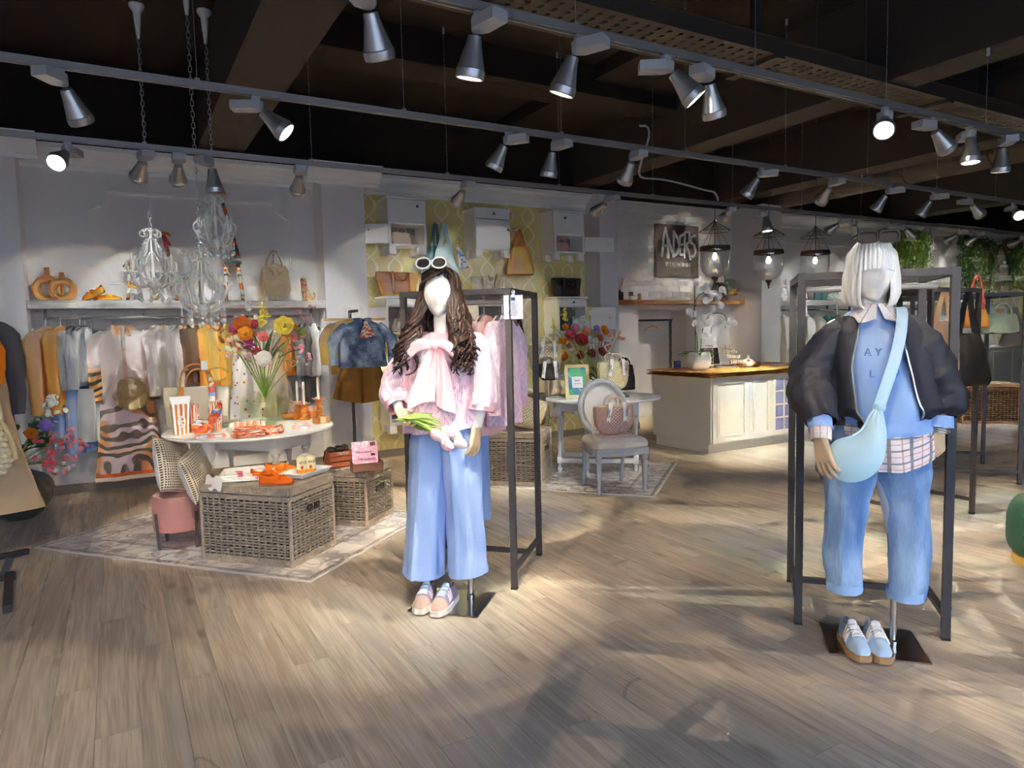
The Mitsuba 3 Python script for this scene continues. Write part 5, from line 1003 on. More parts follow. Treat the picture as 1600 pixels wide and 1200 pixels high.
# ------------------------------------------------------------------ wicker trunks
mat('wicker', proc(lambda p, n, uv: mix(lin('7d7265'), lin('b5aa9a'), fbm(p.x * 22, p.y * 22, p.z * 60, 3)) * (.8 + .35 * noise(p.x * 190, p.y * 190, p.z * 50))), .75, spec=.25)
mat('wicker_brown', proc(lambda p, n, uv: mix(lin('4d3a2c'), lin('8d7460'), fbm(p.x * 22, p.y * 22, p.z * 60, 3))), .75, spec=.25)
def strand(pts, r, n=4): return tube(pts, r, n, cap=False)
def trunk(lab, c, ang, L, D, H, m='mat_wicker', row=.0185, lidh=.06, name='wicker_trunk', z0=.008):
    t = thing(name, lab, 'basket'); P = lambda q: place(q, (c[0], c[1], z0), ang); rr = np.random.default_rng(len(lab))
    part(t, 'inside', P(box(-L / 2 + .014, -D / 2 + .014, .004, L / 2 - .014, D / 2 - .014, H - lidh - .005)), cm('2b2520', .9))
    hb = H - lidh - .03; W = []; S = []; nr = int((hb - .05) / row)
    for ax, (La, Db) in enumerate(((L, D), (D, L))):
        for sd in (-1, 1):
            ns = max(4, int(La / .045)); xs = np.linspace(-La / 2, La / 2, ns * 2 + 1)
            tr_ = (lambda x, y, z: (x, y, z)) if ax == 0 else (lambda x, y, z: (y, x, z))
            for r in range(nr):
                z = .05 + (r + .5) * row; a = .0085 * (1 if r % 2 else -1)
                pts = [tr_(x, sd * (Db / 2 + a * math.cos(math.pi * k)), z + rr.normal(0, .0012)) for k, x in enumerate(xs)]
                W.append(strand(pts, .0068 + .001 * rr.random()))
            for x in xs[::2]: S.append(cyl(tr_(x, sd * Db / 2, .04), tr_(x, sd * Db / 2, hb), .006, 5))
    part(t, 'weave', P(join(W)), m, True, kind='stuff'); part(t, 'stakes', P(join(S)), m, kind='stuff')
    parts(t, 'corner_post', [P(cyl((sx * (L / 2), sy * (D / 2), .0), (sx * (L / 2), sy * (D / 2), hb + .01), .013, 8)) for sx in (-1, 1) for sy in (-1, 1)], m)
    def band(z, h, o, nm):
        B = []
        for La, Db, ax in ((L, D, 0), (D, L, 1)):
            for sd in (-1, 1):
                n = int(La / .013)
                for k in range(n):
                    x = -La / 2 + (k + .5) * La / n; q = box(x - La / n * .44, -.006, 0, x + La / n * .44, .010, h); q = mv(q, 0, 0, rr.normal(0, .0008))
                    q = mv(q, 0, -Db / 2 - o, z) if sd < 0 else mv(rot(q, 180), 0, Db / 2 + o, z); B.append(rot(q, 90) if ax else q)
        part(t, nm, P(join(B)), m, kind='stuff')
    band(.0, .045, .004, 'foot_band'); band(hb, .032, .004, 'rim_band'); band(H - lidh + .008, lidh - .01, .010, 'lid_band')
    ts = []
    n = int(D / .013)
    for k in range(n): y = -D / 2 + (k + .5) * D / n; ts.append(mv(rot(cbox((0, 0, 0), (L + .012, D / n * .92, .012), .003), 0), 0, y, H - .006 + rr.normal(0, .0007)))
    part(t, 'lid_top', P(join(ts)), m, kind='stuff')
    for sd in (-1, 1): part(t, 'handle_hole', P(join(box(sd * (L / 2 + .009) - .003, -.065, hb - .10, sd * (L / 2 + .009) + .003, -.012, hb - .055), box(sd * (L / 2 + .009) - .003, .012, hb - .10, sd * (L / 2 + .009) + .003, .065, hb - .055))), cm('191512', .9))  # dark slabs on the surface stand for the shade inside handle openings
    return t
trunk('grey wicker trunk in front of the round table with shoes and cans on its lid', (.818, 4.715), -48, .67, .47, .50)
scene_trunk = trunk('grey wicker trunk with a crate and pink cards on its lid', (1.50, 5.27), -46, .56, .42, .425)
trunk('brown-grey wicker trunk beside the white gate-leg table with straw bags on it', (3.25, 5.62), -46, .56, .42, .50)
# ------------------------------------------------------------------ round table
mat('white_wood', 'efe8d8', .45, spec=.4); mat('grey_paint', '9da1a6', .5)
TC = (.845, 5.46)
t = thing('round_table', 'round cream painted table with turned legs, loaded with gifts', 'table'); P = lambda m: place(m, (*TC, 0), -48)
part(t, 'tabletop', P(lathe([(0, .732), (.58, .732), (.597, .736), (.605, .745), (.602, .756), (.59, .76), (0, .76)], 72)), 'mat_white_wood', 40)
parts(t, 'apron', [P(cbox(*q)) for q in (((0, -.20, .675), (.74, .022, .11)), ((0, .20, .675), (.74, .022, .11)), ((-.37, 0, .675), (.022, .40, .11)), ((.37, 0, .675), (.022, .40, .11)))], 'mat_white_wood')
LEG = lprof([(.012, .0), (.02, .012), (.022, .03), (.015, .05), (.013, .08), (.024, .10), (.026, .13), (.020, .16), (.016, .19), (.023, .21), (.025, .23), (.018, .26), (.017, .34), (.020, .42), (.026, .46), (.018, .485), (.028, .50), (.030, .52)], 60)
def turned(h, s=1.0): q = lathe(LEG, 14); q.apply_scale([s, s, (h - .14) / .52]); return join(q, cbox((0, 0, h - .07), (.06 * s, .06 * s, .14), .003))
for k, (x, y) in enumerate(((-.35, -.18), (.35, -.18), (.35, .18), (-.35, .18), (.02, .42), (-.02, -.42))):
    part(t, 'leg', P(mv(turned(.735), x, y, .008)), 'mat_white_wood', 50)
# ---- gifts on the round table
ZT1 = .761
def striped_box(lab, p, rz, w=.10, d=.07, h=.24, lid=True, open_=True):
    t = thing('popcorn_box', lab, 'box', 'striped popcorn boxes'); P = lambda m: place(m, p, rz); b = .8
    for nm, par, c in (('white_stripes', 0, 'f2ece4'), ('orange_stripes', 1, 'e07a2a')):
        ms = []
        for face in range(4):
            fw = w if face % 2 == 0 else d; fd = d if face % 2 == 0 else w; n = 7 if face % 2 == 0 else 5
            for k in range(n):
                if k % 2 != par: continue
                x0, x1 = (k / n - .5) * fw, ((k + 1) / n - .5) * fw
                ms.append(rot(tm([(x0 * b, -fd / 2 * b, 0), (x1 * b, -fd / 2 * b, 0), (x1, -fd / 2, h), (x0, -fd / 2, h)], [[0, 1, 2], [0, 2, 3]]), 90 * face))
        part(t, nm, P(join(ms)), cm(c, .6))
    part(t, 'bottom', P(box(-w * b / 2, -d * b / 2, 0, w * b / 2, d * b / 2, .002)), cm('f2ece4', .6))
    part(t, 'label_oval', P(mv(up_xz(sc(ext(sg.Point(0, 0).buffer(.028), .002), 1, 1.5, 1)), 0, -d / 2 * .93 - .001, h * .42)), cm('f4efe8', .6))
    part(t, 'label_dots', P(join(*[mv(up_xz(ext(sg.Point(0, 0).buffer(r), .002)), x, -d / 2 * .93 - .003, z) for x, z, r in ((.006, h * .5, .009), (.008, h * .38, .008), (-.008, h * .30, .005))])), cm('e07a2a', .6))
    if lid: part(t, 'flap', P(tm([(-w * .52, -d / 2, h), (w * .52, -d / 2, h), (w * .62, -d / 2 + .015, h + .055), (-w * .62, -d / 2 + .015, h + .055)], [[0, 1, 2], [0, 2, 3]])), cm('f0efee', .6))
striped_box('striped popcorn box with an open white flap at the left edge of the round table', (0.366,5.396,0.761), 8, .115, .075, .215)
striped_box('striped popcorn box standing sideways behind the open one', (0.46,5.477,0.761), 62, .09, .06, .20, False)
striped_box('narrow striped popcorn box right of the red scarf on the round table', (0.607,5.441,0.761), 30, .075, .05, .215, False)
t = thing('scarf', 'red, blue and cream patterned scarf bunched between the popcorn boxes', 'scarf'); pc = (0.508,5.36,0.761)
mat('gift_scarf', proc(lambda p, n, uv: (lambda d: dr.select(d[2] < .35, mi.Color3f(lin('c93a34')), dr.select(d[2] < .55, mi.Color3f(lin('f0e4d4')), dr.select(d[2] < .7, mi.Color3f(lin('4a6fb5')), mi.Color3f(lin('e0702e'))))))(voronoi(p.x * 34 + p.y * 20, p.z * 34 + p.y * 12))), .7)
part(t, 'cloth', warp(mv(ell((0, 0, 0), .075, .055, .06, 3), pc[0], pc[1], .80), .022, 18, 4), 'mat_gift_scarf', True)
part(t, 'loose_end', mv(loft([(0, 0, 0), (.05, .02, .03), (.10, .05, .10), (.12, .07, .16)], [(.012, .02), (.03, .03), (.03, .02), (.02, .015)], 14, 16, fold=.003, rough=.01, fs=20), pc[0], pc[1], .80), 'mat_gift_scarf', True)
part(t, 'tag', place(cbox((0, 0, 0), (.05, .003, .022), .001), (pc[0] - .03, pc[1] - .05, .845), 30), 'mat_white_plastic')
t = thing('belt', 'tan leather strap lying across the popcorn boxes on the round table', 'belt'); part(t, 'strap', tube([(0.341,5.395,0.768), (0.399,5.43,0.8), (0.472,5.615,0.835), (0.532,5.809,0.86)], .012, 6, 14), cm('b5532a', .5), True); part(t, 'tag', place(cbox((0, 0, 0), (.04, .003, .07), .001), (0.476,5.536,0.8), -20), 'mat_white_plastic')
# tote
t = thing('tote_bag', 'cream leather tote with tan straps and arched handles at the back of the round table', 'bag'); TB = (.52, 5.78, .761); P = lambda m: place(m, TB, -16)
mat('cream_leather', 'ddd0ae', .5, spec=.35); mat('tan_leather', 'b5793a', .5)
tb = loft([(0, 0, 0), (0, 0, .004), (0, 0, .10), (0, 0, .30), (0, 0, .305)], [(.20, .06), (.215, .075), (.225, .075), (.235, .05), (.234, .048)], 20, 60, (1, 0, 0), .0, 5, .006, 9, 3, power=5, straight=True)
part(t, 'body', P(tb), 'mat_cream_leather', 40)
for x in (-.10, .115): part(t, 'strap', P(join(*[cbox((x, s * .080, .155), (.042, .006, .31), .002) for s in (-1,)])), 'mat_tan_leather')
part(t, 'handle', P(tube([(-.10, -.082, .29), (-.095, -.08, .38), (-.04, -.06, .47), (.04, -.06, .475), (.10, -.078, .38), (.115, -.082, .29)], .008, 8, 40)), 'mat_tan_leather', True)
part(t, 'handle', P(tube([(-.09, .06, .29), (-.085, .06, .36), (-.03, .06, .43), (.05, .06, .43), (.10, .06, .36), (.11, .06, .29)], .008, 8, 40)), 'mat_tan_leather', True)
t = thing('twilly_scarf', 'orange and white patterned scarf hanging from the handle of the cream tote', 'scarf'); part(t, 'tail', P(loft([(.10, -.095, .40), (.125, -.10, .30), (.12, -.105, .15), (.13, -.11, .02)], [(.012, .01), (.022, .012), (.024, .01), (.03, .006)], 22, 18, fold=.003, rough=.004, fs=20)), 'mat_gift_scarf', True)
part(t, 'tie', P(join(tube([(.10 + .075 * math.cos(a) + .07, -.10, .40 + .05 * math.sin(a)) for a in np.linspace(.3, 5.6, 24)], .006, 6), ell((.11, -.10, .39), .018, .014, .016))), 'mat_tan_leather', True); part(t, 'tag', P(cbox((.165, -.118, .13), (.03, .003, .08), .001)), 'mat_white_plastic'); part(t, 'tag', P(cbox((.08, -.11, .47), (.045, .003, .07), .001)), 'mat_white_plastic')
# glass vase and flowers
VB = (0.979,5.58,0.761); t = thing('glass_vase', 'large clear glass demijohn vase holding the tall bouquet on the round table', 'vase')
vp = lprof([(.075, .0), (.09, .012), (.15, .08), (.195, .145), (.19, .175), (.13, .215), (.055, .245), (.040, .28), (.040, .335), (.048, .35), (.05, .355)], 50)
part(t, 'glass', mv(lathe(vp, 48), *VB), 'mat_glass_green', True); part(t, 'base_glass', mv(lathe([(0, .003), (.073, .003), (.078, .01), (.06, .016), (0, .012)], 32), *VB), 'mat_glass_green', True)
part(t, 'rim', mv(lathe([(.048, .345), (.055, .352), (.05, .358)], 30), *VB), 'mat_glass_green', True); part(t, 'water', mv(lathe([(0, .15), (.188, .15)], 40), *VB), 'mat_glass_green', True)
def petals(c, n_, r, npet=6, cup=.5, layers=2, seed=0, w=.6):
    """A blossom: petals around the direction n_."""
    n_ = np.array(n_, float); n_ /= np.linalg.norm(n_); a = np.cross(n_, [.3, .9, .2]); a /= np.linalg.norm(a); b = np.cross(n_, a); out = []; rr = np.random.default_rng(seed)
    for l in range(layers):
        R = r * (1 - .33 * l); k = max(4, npet - l)
        for i in range(k):
            t_ = 2 * math.pi * (i + .5 * l) / k + rr.normal(0, .12); d = a * math.cos(t_) + b * math.sin(t_); s_ = np.cross(n_, d); cu = cup + .25 * l
            def f(u, v, d=d, s_=s_, R=R, cu=cu):
                wd = np.sin(np.pi * np.clip(u * .8 + .08, 0, 1)) ** .7 * R * w; x = (v - .5) * 2
                h = cu * R * u ** 1.7 + .10 * R * x ** 2 + .05 * R * np.sin(5 * x + i) * u
                return np.array(c)[:, None, None] + d[:, None, None] * R * u * (1 - .25 * cu * u) + s_[:, None, None] * x * wd + n_[:, None, None] * h
            out.append(sheet(f, 5, 5))
    return join(out)
def cluster(c, r, n=30, s=.25, seed=0, flat=(1, 1, 1)):
    rr = np.random.default_rng(seed); out = []
    for i in range(n):
        v = rr.normal(size=3); v /= np.linalg.norm(v); p = np.array(c) + v * r * rr.uniform(.55, 1) * np.array(flat); q = trimesh.creation.icosahedron(); q.apply_scale(r * s * rr.uniform(.7, 1.2)); out.append(mv(q, *p))
    return join(out)
def spike(p, q, r, n=26, seed=0):
    rr = np.random.default_rng(seed); p, q = np.array(p, float), np.array(q, float); out = []
    for i in range(n):
        u = i / n; g = trimesh.creation.icosahedron(); g.apply_scale(r * (1 - .75 * u) * .55); out.append(mv(g, *(p + (q - p) * u + rr.normal(size=3) * r * (1 - .7 * u) * .7)))
    return join(out)
FM = {'red': 'c8343c', 'crimson': 'b02f48', 'orange': 'e8902c', 'yellow': 'ecd85a', 'white': 'f3eee6', 'pink': 'e9a8b4', 'coral': 'e8747a', 'magenta': 'b8448a', 'lilac': 'b79adf', 'peach': 'f0b08a', 'green': '8a9440', 'cream': 'ecdcb4', 'rust': 'b85a2a', 'eucalypt': '5d7466'}
def flower(t, kind, c, r, n_, col, root, seed=0, stem=True):
    m_ = cm(FM[col], .7, spec=.2); c = np.array(c, float)
    if kind == 'poppy': k = part(t, 'flower', petals(c, n_, r, 6, .45, 2, seed, .72), m_, True); part(t, 'flower_centre', cluster(c + np.array(n_) / np.linalg.norm(n_) * r * .22, r * .22, 12, .35, seed), cm('3a2a20' if col in ('red', 'crimson') else '8a7a30', .8))
    elif kind == 'rose': part(t, 'flower', petals(c, n_, r, 7, .85, 4, seed, .75), m_, True)
    elif kind == 'ball': part(t, 'flower_cluster', cluster(c, r, 46, .22, seed), m_, kind='stuff')
    elif kind == 'spike': part(t, 'flower_spike', spike(c - np.array(n_) * r * 1.0, c + np.array(n_) * r * 1.6, r * .42, 34, seed), m_, kind='stuff')
    elif kind == 'spray':
        rr = np.random.default_rng(seed); part(t, 'flower_spray', join([petals(c + rr.normal(size=3) * r * .6, rr.normal(size=3) + [0, -.6, .5], r * .28, 5, .4, 1, i, .7) for i in range(9)]), m_, True, kind='stuff')
    if stem and root is not None: part(t, 'stem', tube([root, (np.array(root) + c) / 2 + [0, 0, .03], c - np.array(n_) / np.linalg.norm(n_) * r * .1], .003, 5, 10), 'mat_leaf')
def leaves(t, lst, m_='mat_leaf_dark'):
    for p, d, L, w in lst: part(t, 'leaf', leafm(p, d, L, w, .3), m_, True)
t = thing('bouquet', 'tall colourful bouquet of poppies and wild flowers in the glass demijohn', 'flowers'); RV = (VB[0], VB[1], VB[2] + .20); NN = (-.25, -.9, .35)
WB = VB[1]
for i, (k, c, r, col) in enumerate((('poppy', (0.778,5.15,1.517), .065, 'rust'), ('poppy', (0.788,5.1,1.454), .055, 'orange'), ('poppy', (1.04,5.05,1.502), .075, 'yellow'), ('rose', (0.886,5,1.274), .062, 'white'), ('spike', (0.929,5.25,1.613), .075, 'yellow'), ('ball', (1.178,5.2,1.459), .055, 'green'), ('ball', (0.75,5.2,1.491), .05, 'magenta'), ('ball', (0.81,5.15,1.386), .045, 'magenta'), ('ball', (0.859,5.25,1.526), .04, 'crimson'), ('poppy', (0.898,5.05,1.433), .04, 'coral'), ('spray', (0.723,5.1,1.402), .10, 'cream'), ('spray', (0.752,5.15,1.334), .07, 'pink'), ('spray', (0.699,5.2,1.389), .07, 'peach'), ('spray', (1.226,5.3,1.603), .06, 'pink'), ('spray', (1.122,5.1,1.409), .09, 'pink'), ('spray', (1.156,5,1.277), .05, 'pink'), ('spray', (1.064,5.1,1.416), .06, 'coral'), ('spray', (0.904,5.3,1.559), .07, 'white'), ('spray', (0.854,5.4,1.665), .05, 'white'), ('poppy', (0.959,5.3,1.586), .03, 'white'), ('spray', (0.674,5.3,1.471), .07, 'rust'), ('spray', (0.865,5.2,1.466), .06, 'peach'), ('ball', (0.851,5.1,1.34), .03, 'crimson'), ('spray', (1.025,5.3,1.463), .05, 'cream'))):
    flower(t, k, c, r, NN if k != 'spike' else (0.02, 0, 1), col, RV, i)
leaves(t, [((0.951,5.1,1.26), (.35, -.2, 1.0), .16, .035), ((0.919,5.15,1.237), (.1, .1, 1), .26, .02), ((0.95,5.2,1.234), (.2, 0, 1), .24, .018), ((0.87,5.1,1.286), (-.6, 0, .8), .16, .025), ((1.024,5.2,1.277), (.8, 0, .6), .16, .02), ((0.905,5.1,1.216), (-.05, 0, 1), .30, .015), ((1.068,5.2,1.252), (1, 0, .25), .14, .02), ((0.792,5.3,1.432), (-1, 0, .6), .20, .012)])
# candle holders, candles, soaps, scarves
mat('amber_glass', 'e5812a', .08, spec=.7, coat=.6); mat('pink_glass', 'eeb09a', .1, spec=.7, coat=.5); mat('wax', 'f1e8d6', .5)
for i, (p, h) in enumerate((((1.25,5.7,0.761), .135), ((1.283,5.623,0.761), .130), ((1.435,5.758,0.761), .15))):
    t = thing('candle_holder', ('orange glass candle holder with a frilled rim, leftmost', 'orange glass candle holder close beside the leftmost one', 'orange glass candle holder standing apart at the right')[i], 'candle holder', 'orange glass candle holders')
    part(t, 'stem', mv(lathe(lprof([(.04, 0), (.042, .008), (.03, .02), (.024, .035), (.028, .05), (.021, .06), (.026, .072), (.020, .085), (.025, .097), (.019, h - .02), (.022, h - .006)], 40), 20), *p), 'mat_amber_glass', True)
    rim = lathe([(.018, h - .012), (.03, h - .004), (.048, h + .006), (.055, h + .004)], 48); v = rim.vertices; a = np.arctan2(v[:, 1], v[:, 0]); r_ = np.hypot(v[:, 0], v[:, 1]); v[:, 2] += .008 * np.sin(8 * a) * np.clip((r_ - .02) / .035, 0, 1); rim.vertices = v
    part(t, 'frilled_rim', mv(rim, *p), 'mat_pink_glass', True)
    c = thing('candle', ('white dinner candle in the leftmost orange holder', 'white dinner candle beside the leftmost one', 'white dinner candle in the right orange holder')[i], 'candle', 'white dinner candles'); part(c, 'wax', mv(lathe([(0, h - .01), (.0115, h - .01), (.0105, h + .165), (.006, h + .178), (0, h + .18)], 16), *p), 'mat_wax', True); part(c, 'wick', cyl((p[0], p[1], p[2] + h + .178), (p[0], p[1], p[2] + h + .19), .0012, 5), cm('3a3530'))
t = thing('glass_tumbler', 'short orange and pink glass tumbler between the candle holders', 'glass'); part(t, 'bowl', mv(lathe([(0, 0), (.036, 0), (.042, .01), (.045, .06)], 24), *(1.361,5.713,0.761)), 'mat_amber_glass', True); part(t, 'rim_band', mv(lathe([(.045, .06), (.046, .10), (.043, .10), (.042, .06)], 24), *(1.361,5.713,0.761)), 'mat_pink_glass', True)
t = thing('toy_car', 'orange glazed dish with a pink figure behind the candle holders', 'dish'); pd = (1.194,5.746,0.761); part(t, 'dish', mv(lathe([(0, .01), (.05, .008), (.07, .03), (.075, .05), (.07, .05), (.05, .02), (0, .016)], 24), *pd), 'mat_amber_glass', True); part(t, 'figure', mv(lathe([(.0, 0.02), (.018, .02), (.016, .05), (.006, .06), (.012, .075), (0, .09)], 14), *pd), cm('e08a9a', .4), True)
def smallbox(key, lab, p, rz, s, m_, cat='box', group=None, band=None):
    t = thing(key, lab, cat, group); part(t, 'box', place(cbox((0, 0, s[2] / 2), s, .003), p, rz), m_)
    if band: part(t, 'label', place(cbox((0, 0, s[2] / 2), (s[0] * .45, s[1] * 1.02, s[2] * 1.03), .002), p, rz), band)
smallbox('soap_box', 'brown and cream boxed soap bar at the right edge of the round table', (1.342,5.333,0.761), 18, (.12, .06, .045), cm('a8632f', .5), band=cm('e2c48f', .6))
for i, (p, rz, c) in enumerate((((1.193,5.361,0.761), 10, 'eaa592'), ((1.154,5.091,0.761), -8, 'e9aab6'), ((1.127,5.153,0.761), 24, 'f0b7a0'))): smallbox('gift_pack', ('flat peach gift pack behind the pink ones', 'flat pink gift pack with a silver label', 'flat pale orange gift pack at the front left of the three')[i], p, rz, (.085, .055, .022), cm(c, .5), group='small gift packs', band=cm('d9d3d6', .3) if i == 1 else None)
for i, (p, rz) in enumerate((((0.481,5.088,0.761), -6), ((0.566,5.057,0.761), 4))): smallbox('gift_card_pack', ('flat red and pink gift pack at the front edge of the round table, left', 'flat red and pink gift pack at the front edge of the round table, right')[i], p, rz, (.10, .06, .02), cm('d98a80', .5), group='red gift packs', band=cm('cfc4c8', .4))
mat('orange_scarf', proc(lambda p, n, uv: mix(lin('d9512a'), lin('f0d8be'), smoothstep(.45, .62, noise(p.x * 45, p.y * 45, p.z * 160)))), .75)
for i in range(3):
    t = thing('folded_scarf', ('lowest folded orange scarf at the front of the round table', 'middle folded orange scarf of the stack', 'top folded orange scarf of the stack')[i], 'scarf', 'folded orange scarves'); p = (0.748,4.952,0.761); part(t, 'cloth', place(warp(rbox((0, 0, .011), (.20 - .012 * i, .13 - .01 * i, .020), .009, 12), .003, 25, i), (p[0] + .008 * i, p[1], .762 + .022 * i), 8 + 7 * i), 'mat_orange_scarf', 40)
t = thing('ruffled_scarf', 'ruffled orange and cream scarf curled right of the folded stack', 'scarf'); p = (0.901,5.007,0.762); part(t, 'ruffle', mv(tube([(.075 * math.cos(a) * (1 + .12 * math.sin(7 * a)), .055 * math.sin(a) * (1 + .12 * math.sin(9 * a)), .022 + .012 * math.sin(5 * a)) for a in np.linspace(0, 6.1, 60)], [.02, .024, .02, .024, .02], 9), *p), 'mat_orange_scarf', True)
t = thing('bracelet_roll', 'cream roll stacked with orange and pink bracelets on the round table', 'bracelets'); p = (0.797,5.279,0.8); part(t, 'roll', cyl((p[0] - .12, p[1] + .02, .80), (p[0] + .12, p[1] - .02, .80), .026, 18), cm('f0e2c8', .8)); part(t, 'foot', cbox((p[0], p[1], .766), (.16, .06, .010), .002), cm('c9cfc4', .2))
for k in range(16): x = -.085 + .0115 * k; part(t, 'bracelet', mv(rot(rot(lathe([(.027 + .005 * math.cos(a), .005 * math.sin(a)) for a in np.linspace(0, 2 * math.pi, 7)], 16), 90, (0, 1, 0)), -9), p[0] + x, p[1] - x * .165, .80), cm(('e8884a', 'e2a08a', 'e9c0b0', 'd86a4a')[k % 4], .5), True)
part(t, 'support', cyl((p[0], p[1], .765), (p[0], p[1], .79), .008, 8), cm('c9cfc4', .2))
t = thing('glass_stand', 'small clear glass tealight block beside the bracelet roll', 'candle holder'); p = (0.678,5.552,0.761); part(t, 'block', place(cbox((0, 0, .02), (.09, .06, .04), .004), p, 12), 'mat_glass'); part(t, 'candle', place(cbox((0, 0, .065), (.04, .03, .05), .003), p, 12), cm('d8c3ac', .6)); part(t, 'plate', place(cbox((0, 0, .022), (.07, .045, .008), .002), p, 12), cm('8f8f8a', .3))
# ------------------------------------------------------------------ stool with cushions
mat('pink_velvet', 'b98580', .8, spec=.2, sheen=.6)
t = thing('velvet_stool', 'dusty pink velvet drum stool on thin black legs holding two cushions', 'stool'); SC = (.32, 5.26)
part(t, 'drum', mv(lathe([(0, .125), (.155, .125), (.168, .13), (.172, .145), (.172, .35), (.165, .368), (.15, .372), (0, .372)], 48), *SC, 0), 'mat_pink_velvet', 40)
for k in range(4): a = math.radians(250 + 90 * k - 40); part(t, 'leg', sq((SC[0] + .165 * math.cos(a), SC[1] + .165 * math.sin(a), .008), (SC[0] + .18 * math.cos(a), SC[1] + .18 * math.sin(a), .26), .018), 'mat_black_iron')
def weave_tex(p, n, uv):
    q1, q2 = uv.x * 22, uv.y * 22; f1, f2 = dr.abs(q1 - dr.floor(q1) - .5), dr.abs(q2 - dr.floor(q2) - .5)
    g = smoothstep(.22, .34, dr.maximum(f1, f2)); return mix(lin('443c38'), lin('d9cbb0'), g * (.55 + .45 * smoothstep(.35, .6, noise(uv.x * 5, uv.y * 5))))
mat('woven_cushion', proc(weave_tex), .9, spec=.1); mat('cushion_back', 'b9bcc0', .9, spec=.1)
def cushion(lab, S, p, R3, m_='mat_woven_cushion', mb='mat_cushion_back'):
    t = thing('cushion', lab, 'cushion', 'woven cushions')
    for s, mm in ((-1, m_), (1, mb)):
        def f(u, v, s=s):
            x, z = (u - .5) * 2, (v - .5) * 2; th = .07 * ((1 - np.abs(x) ** 2.6) * (1 - np.abs(z) ** 2.6)) ** .5; pin = 1 - .06 * (1 - np.abs(x)) * 0
            k = 1 - .05 * (1 - x ** 2) * np.abs(z) ** 4 ; k2 = 1 - .05 * (1 - z ** 2) * np.abs(x) ** 4
            return np.stack([x * S / 2 * k2, s * th, z * S / 2 * k])
        q = sheet(f, 22, 22); 
        for ang, ax in R3: q = rot(q, ang, ax)
        part(t, 'front' if s < 0 else 'back', mv(q, *p), mm, uv=uvgrid(22, 22))
cushion('large black and cream woven cushion leaning on the pink stool', .38, (.30, 5.27, .555), ((-16, (1, 0, 0)), (16, (0, 1, 0)), (52, (0, 0, 1))))
cushion('second black and cream woven cushion wedged between stool and table leg', .34, (.43, 5.12, .52), ((-12, (1, 0, 0)), (-14, (0, 1, 0)), (62, (0, 0, 1))))
# ------------------------------------------------------------------ on the front trunk (lid z .508)
ZB = .512
t = thing('folded_scarf', 'folded floral cloth on the lid of the front wicker trunk', 'scarf'); p = (0.656,4.774,0.512)
mat('pastel_cloth', proc(lambda p, n, uv: (lambda d: mix(dr.select(d[2] < .4, mi.Color3f(lin('f0dcd4')), dr.select(d[2] < .6, mi.Color3f(lin('e8b48a')), dr.select(d[2] < .8, mi.Color3f(lin('d8c4d2')), mi.Color3f(lin('c4566a'))))), mi.Color3f(lin('f0e6dc')), smoothstep(.2, .5, noise(p.x * 20, p.y * 20))))(voronoi(p.x * 16, p.y * 16))), .8)
for k in range(4): part(t, 'fold', place(warp(rbox((0, 0, .008), (.30 - .014 * k, .22 - .01 * k, .014), .006, 10), .003, 18, k), (p[0] + .012 * k, p[1] + .01 * k, ZB + .0135 * k), -20 + 5 * k), 'mat_pastel_cloth', 40)
part(t, 'drape', place(sheet(lambda u, v: np.stack([(u - .5) * .16, -.02 * v, .05 - .08 * v + .01 * np.sin(u * 12)]), 12, 8, .003), (p[0] - .16, p[1] - .06, ZB - .005), -60), 'mat_pastel_cloth', True)
for i, (q, a, dz) in enumerate((((0.809,4.665,0.512), 64, 0), ((0.828,4.469,0.512), 58, 0), ((0.931,4.826,0.512), 70, 0))):
    t = thing('moccasin', ('orange suede moccasin with a white price tag on the front trunk', 'orange suede moccasin beside the white tray', 'orange suede moccasin half hidden behind the pair')[i], 'shoe', 'orange moccasins on the trunk'); loafer(t, lambda m, q=q, a=a: place(m, q, a), 'mat_orange_suede', .21)
    if i == 0: part(t, 'tag', place(cbox((0, 0, .0), (.028, .003, .075), .001), (q[0] + .02, q[1] - .09, .49), 10), 'mat_white_plastic')
t = thing('tray', 'white rectangular dish holding three drink cans on the front trunk', 'tray'); p = (1.05,4.638,0.512); P = lambda m: place(m, p, 38)
part(t, 'dish', P(join(cbox((0, 0, .008), (.26, .15, .012), .004), *[tm([(sx * .13, -.075, .004), (sx * .13, .075, .004), (sx * .155, .095, .035), (sx * .155, -.095, .035)], [[0, 1, 2], [0, 2, 3]]) for sx in (-1, 1)], *[tm([(-.13, sy * .075, .004), (.13, sy * .075, .004), (.155, sy * .095, .035), (-.155, sy * .095, .035)], [[0, 1, 2], [0, 2, 3]]) for sy in (-1, 1)], tube([(-.155, -.095, .035), (.155, -.095, .035), (.155, .095, .035), (-.155, .095, .035), (-.155, -.095, .035)], .004, 6))), 'mat_white_plastic')
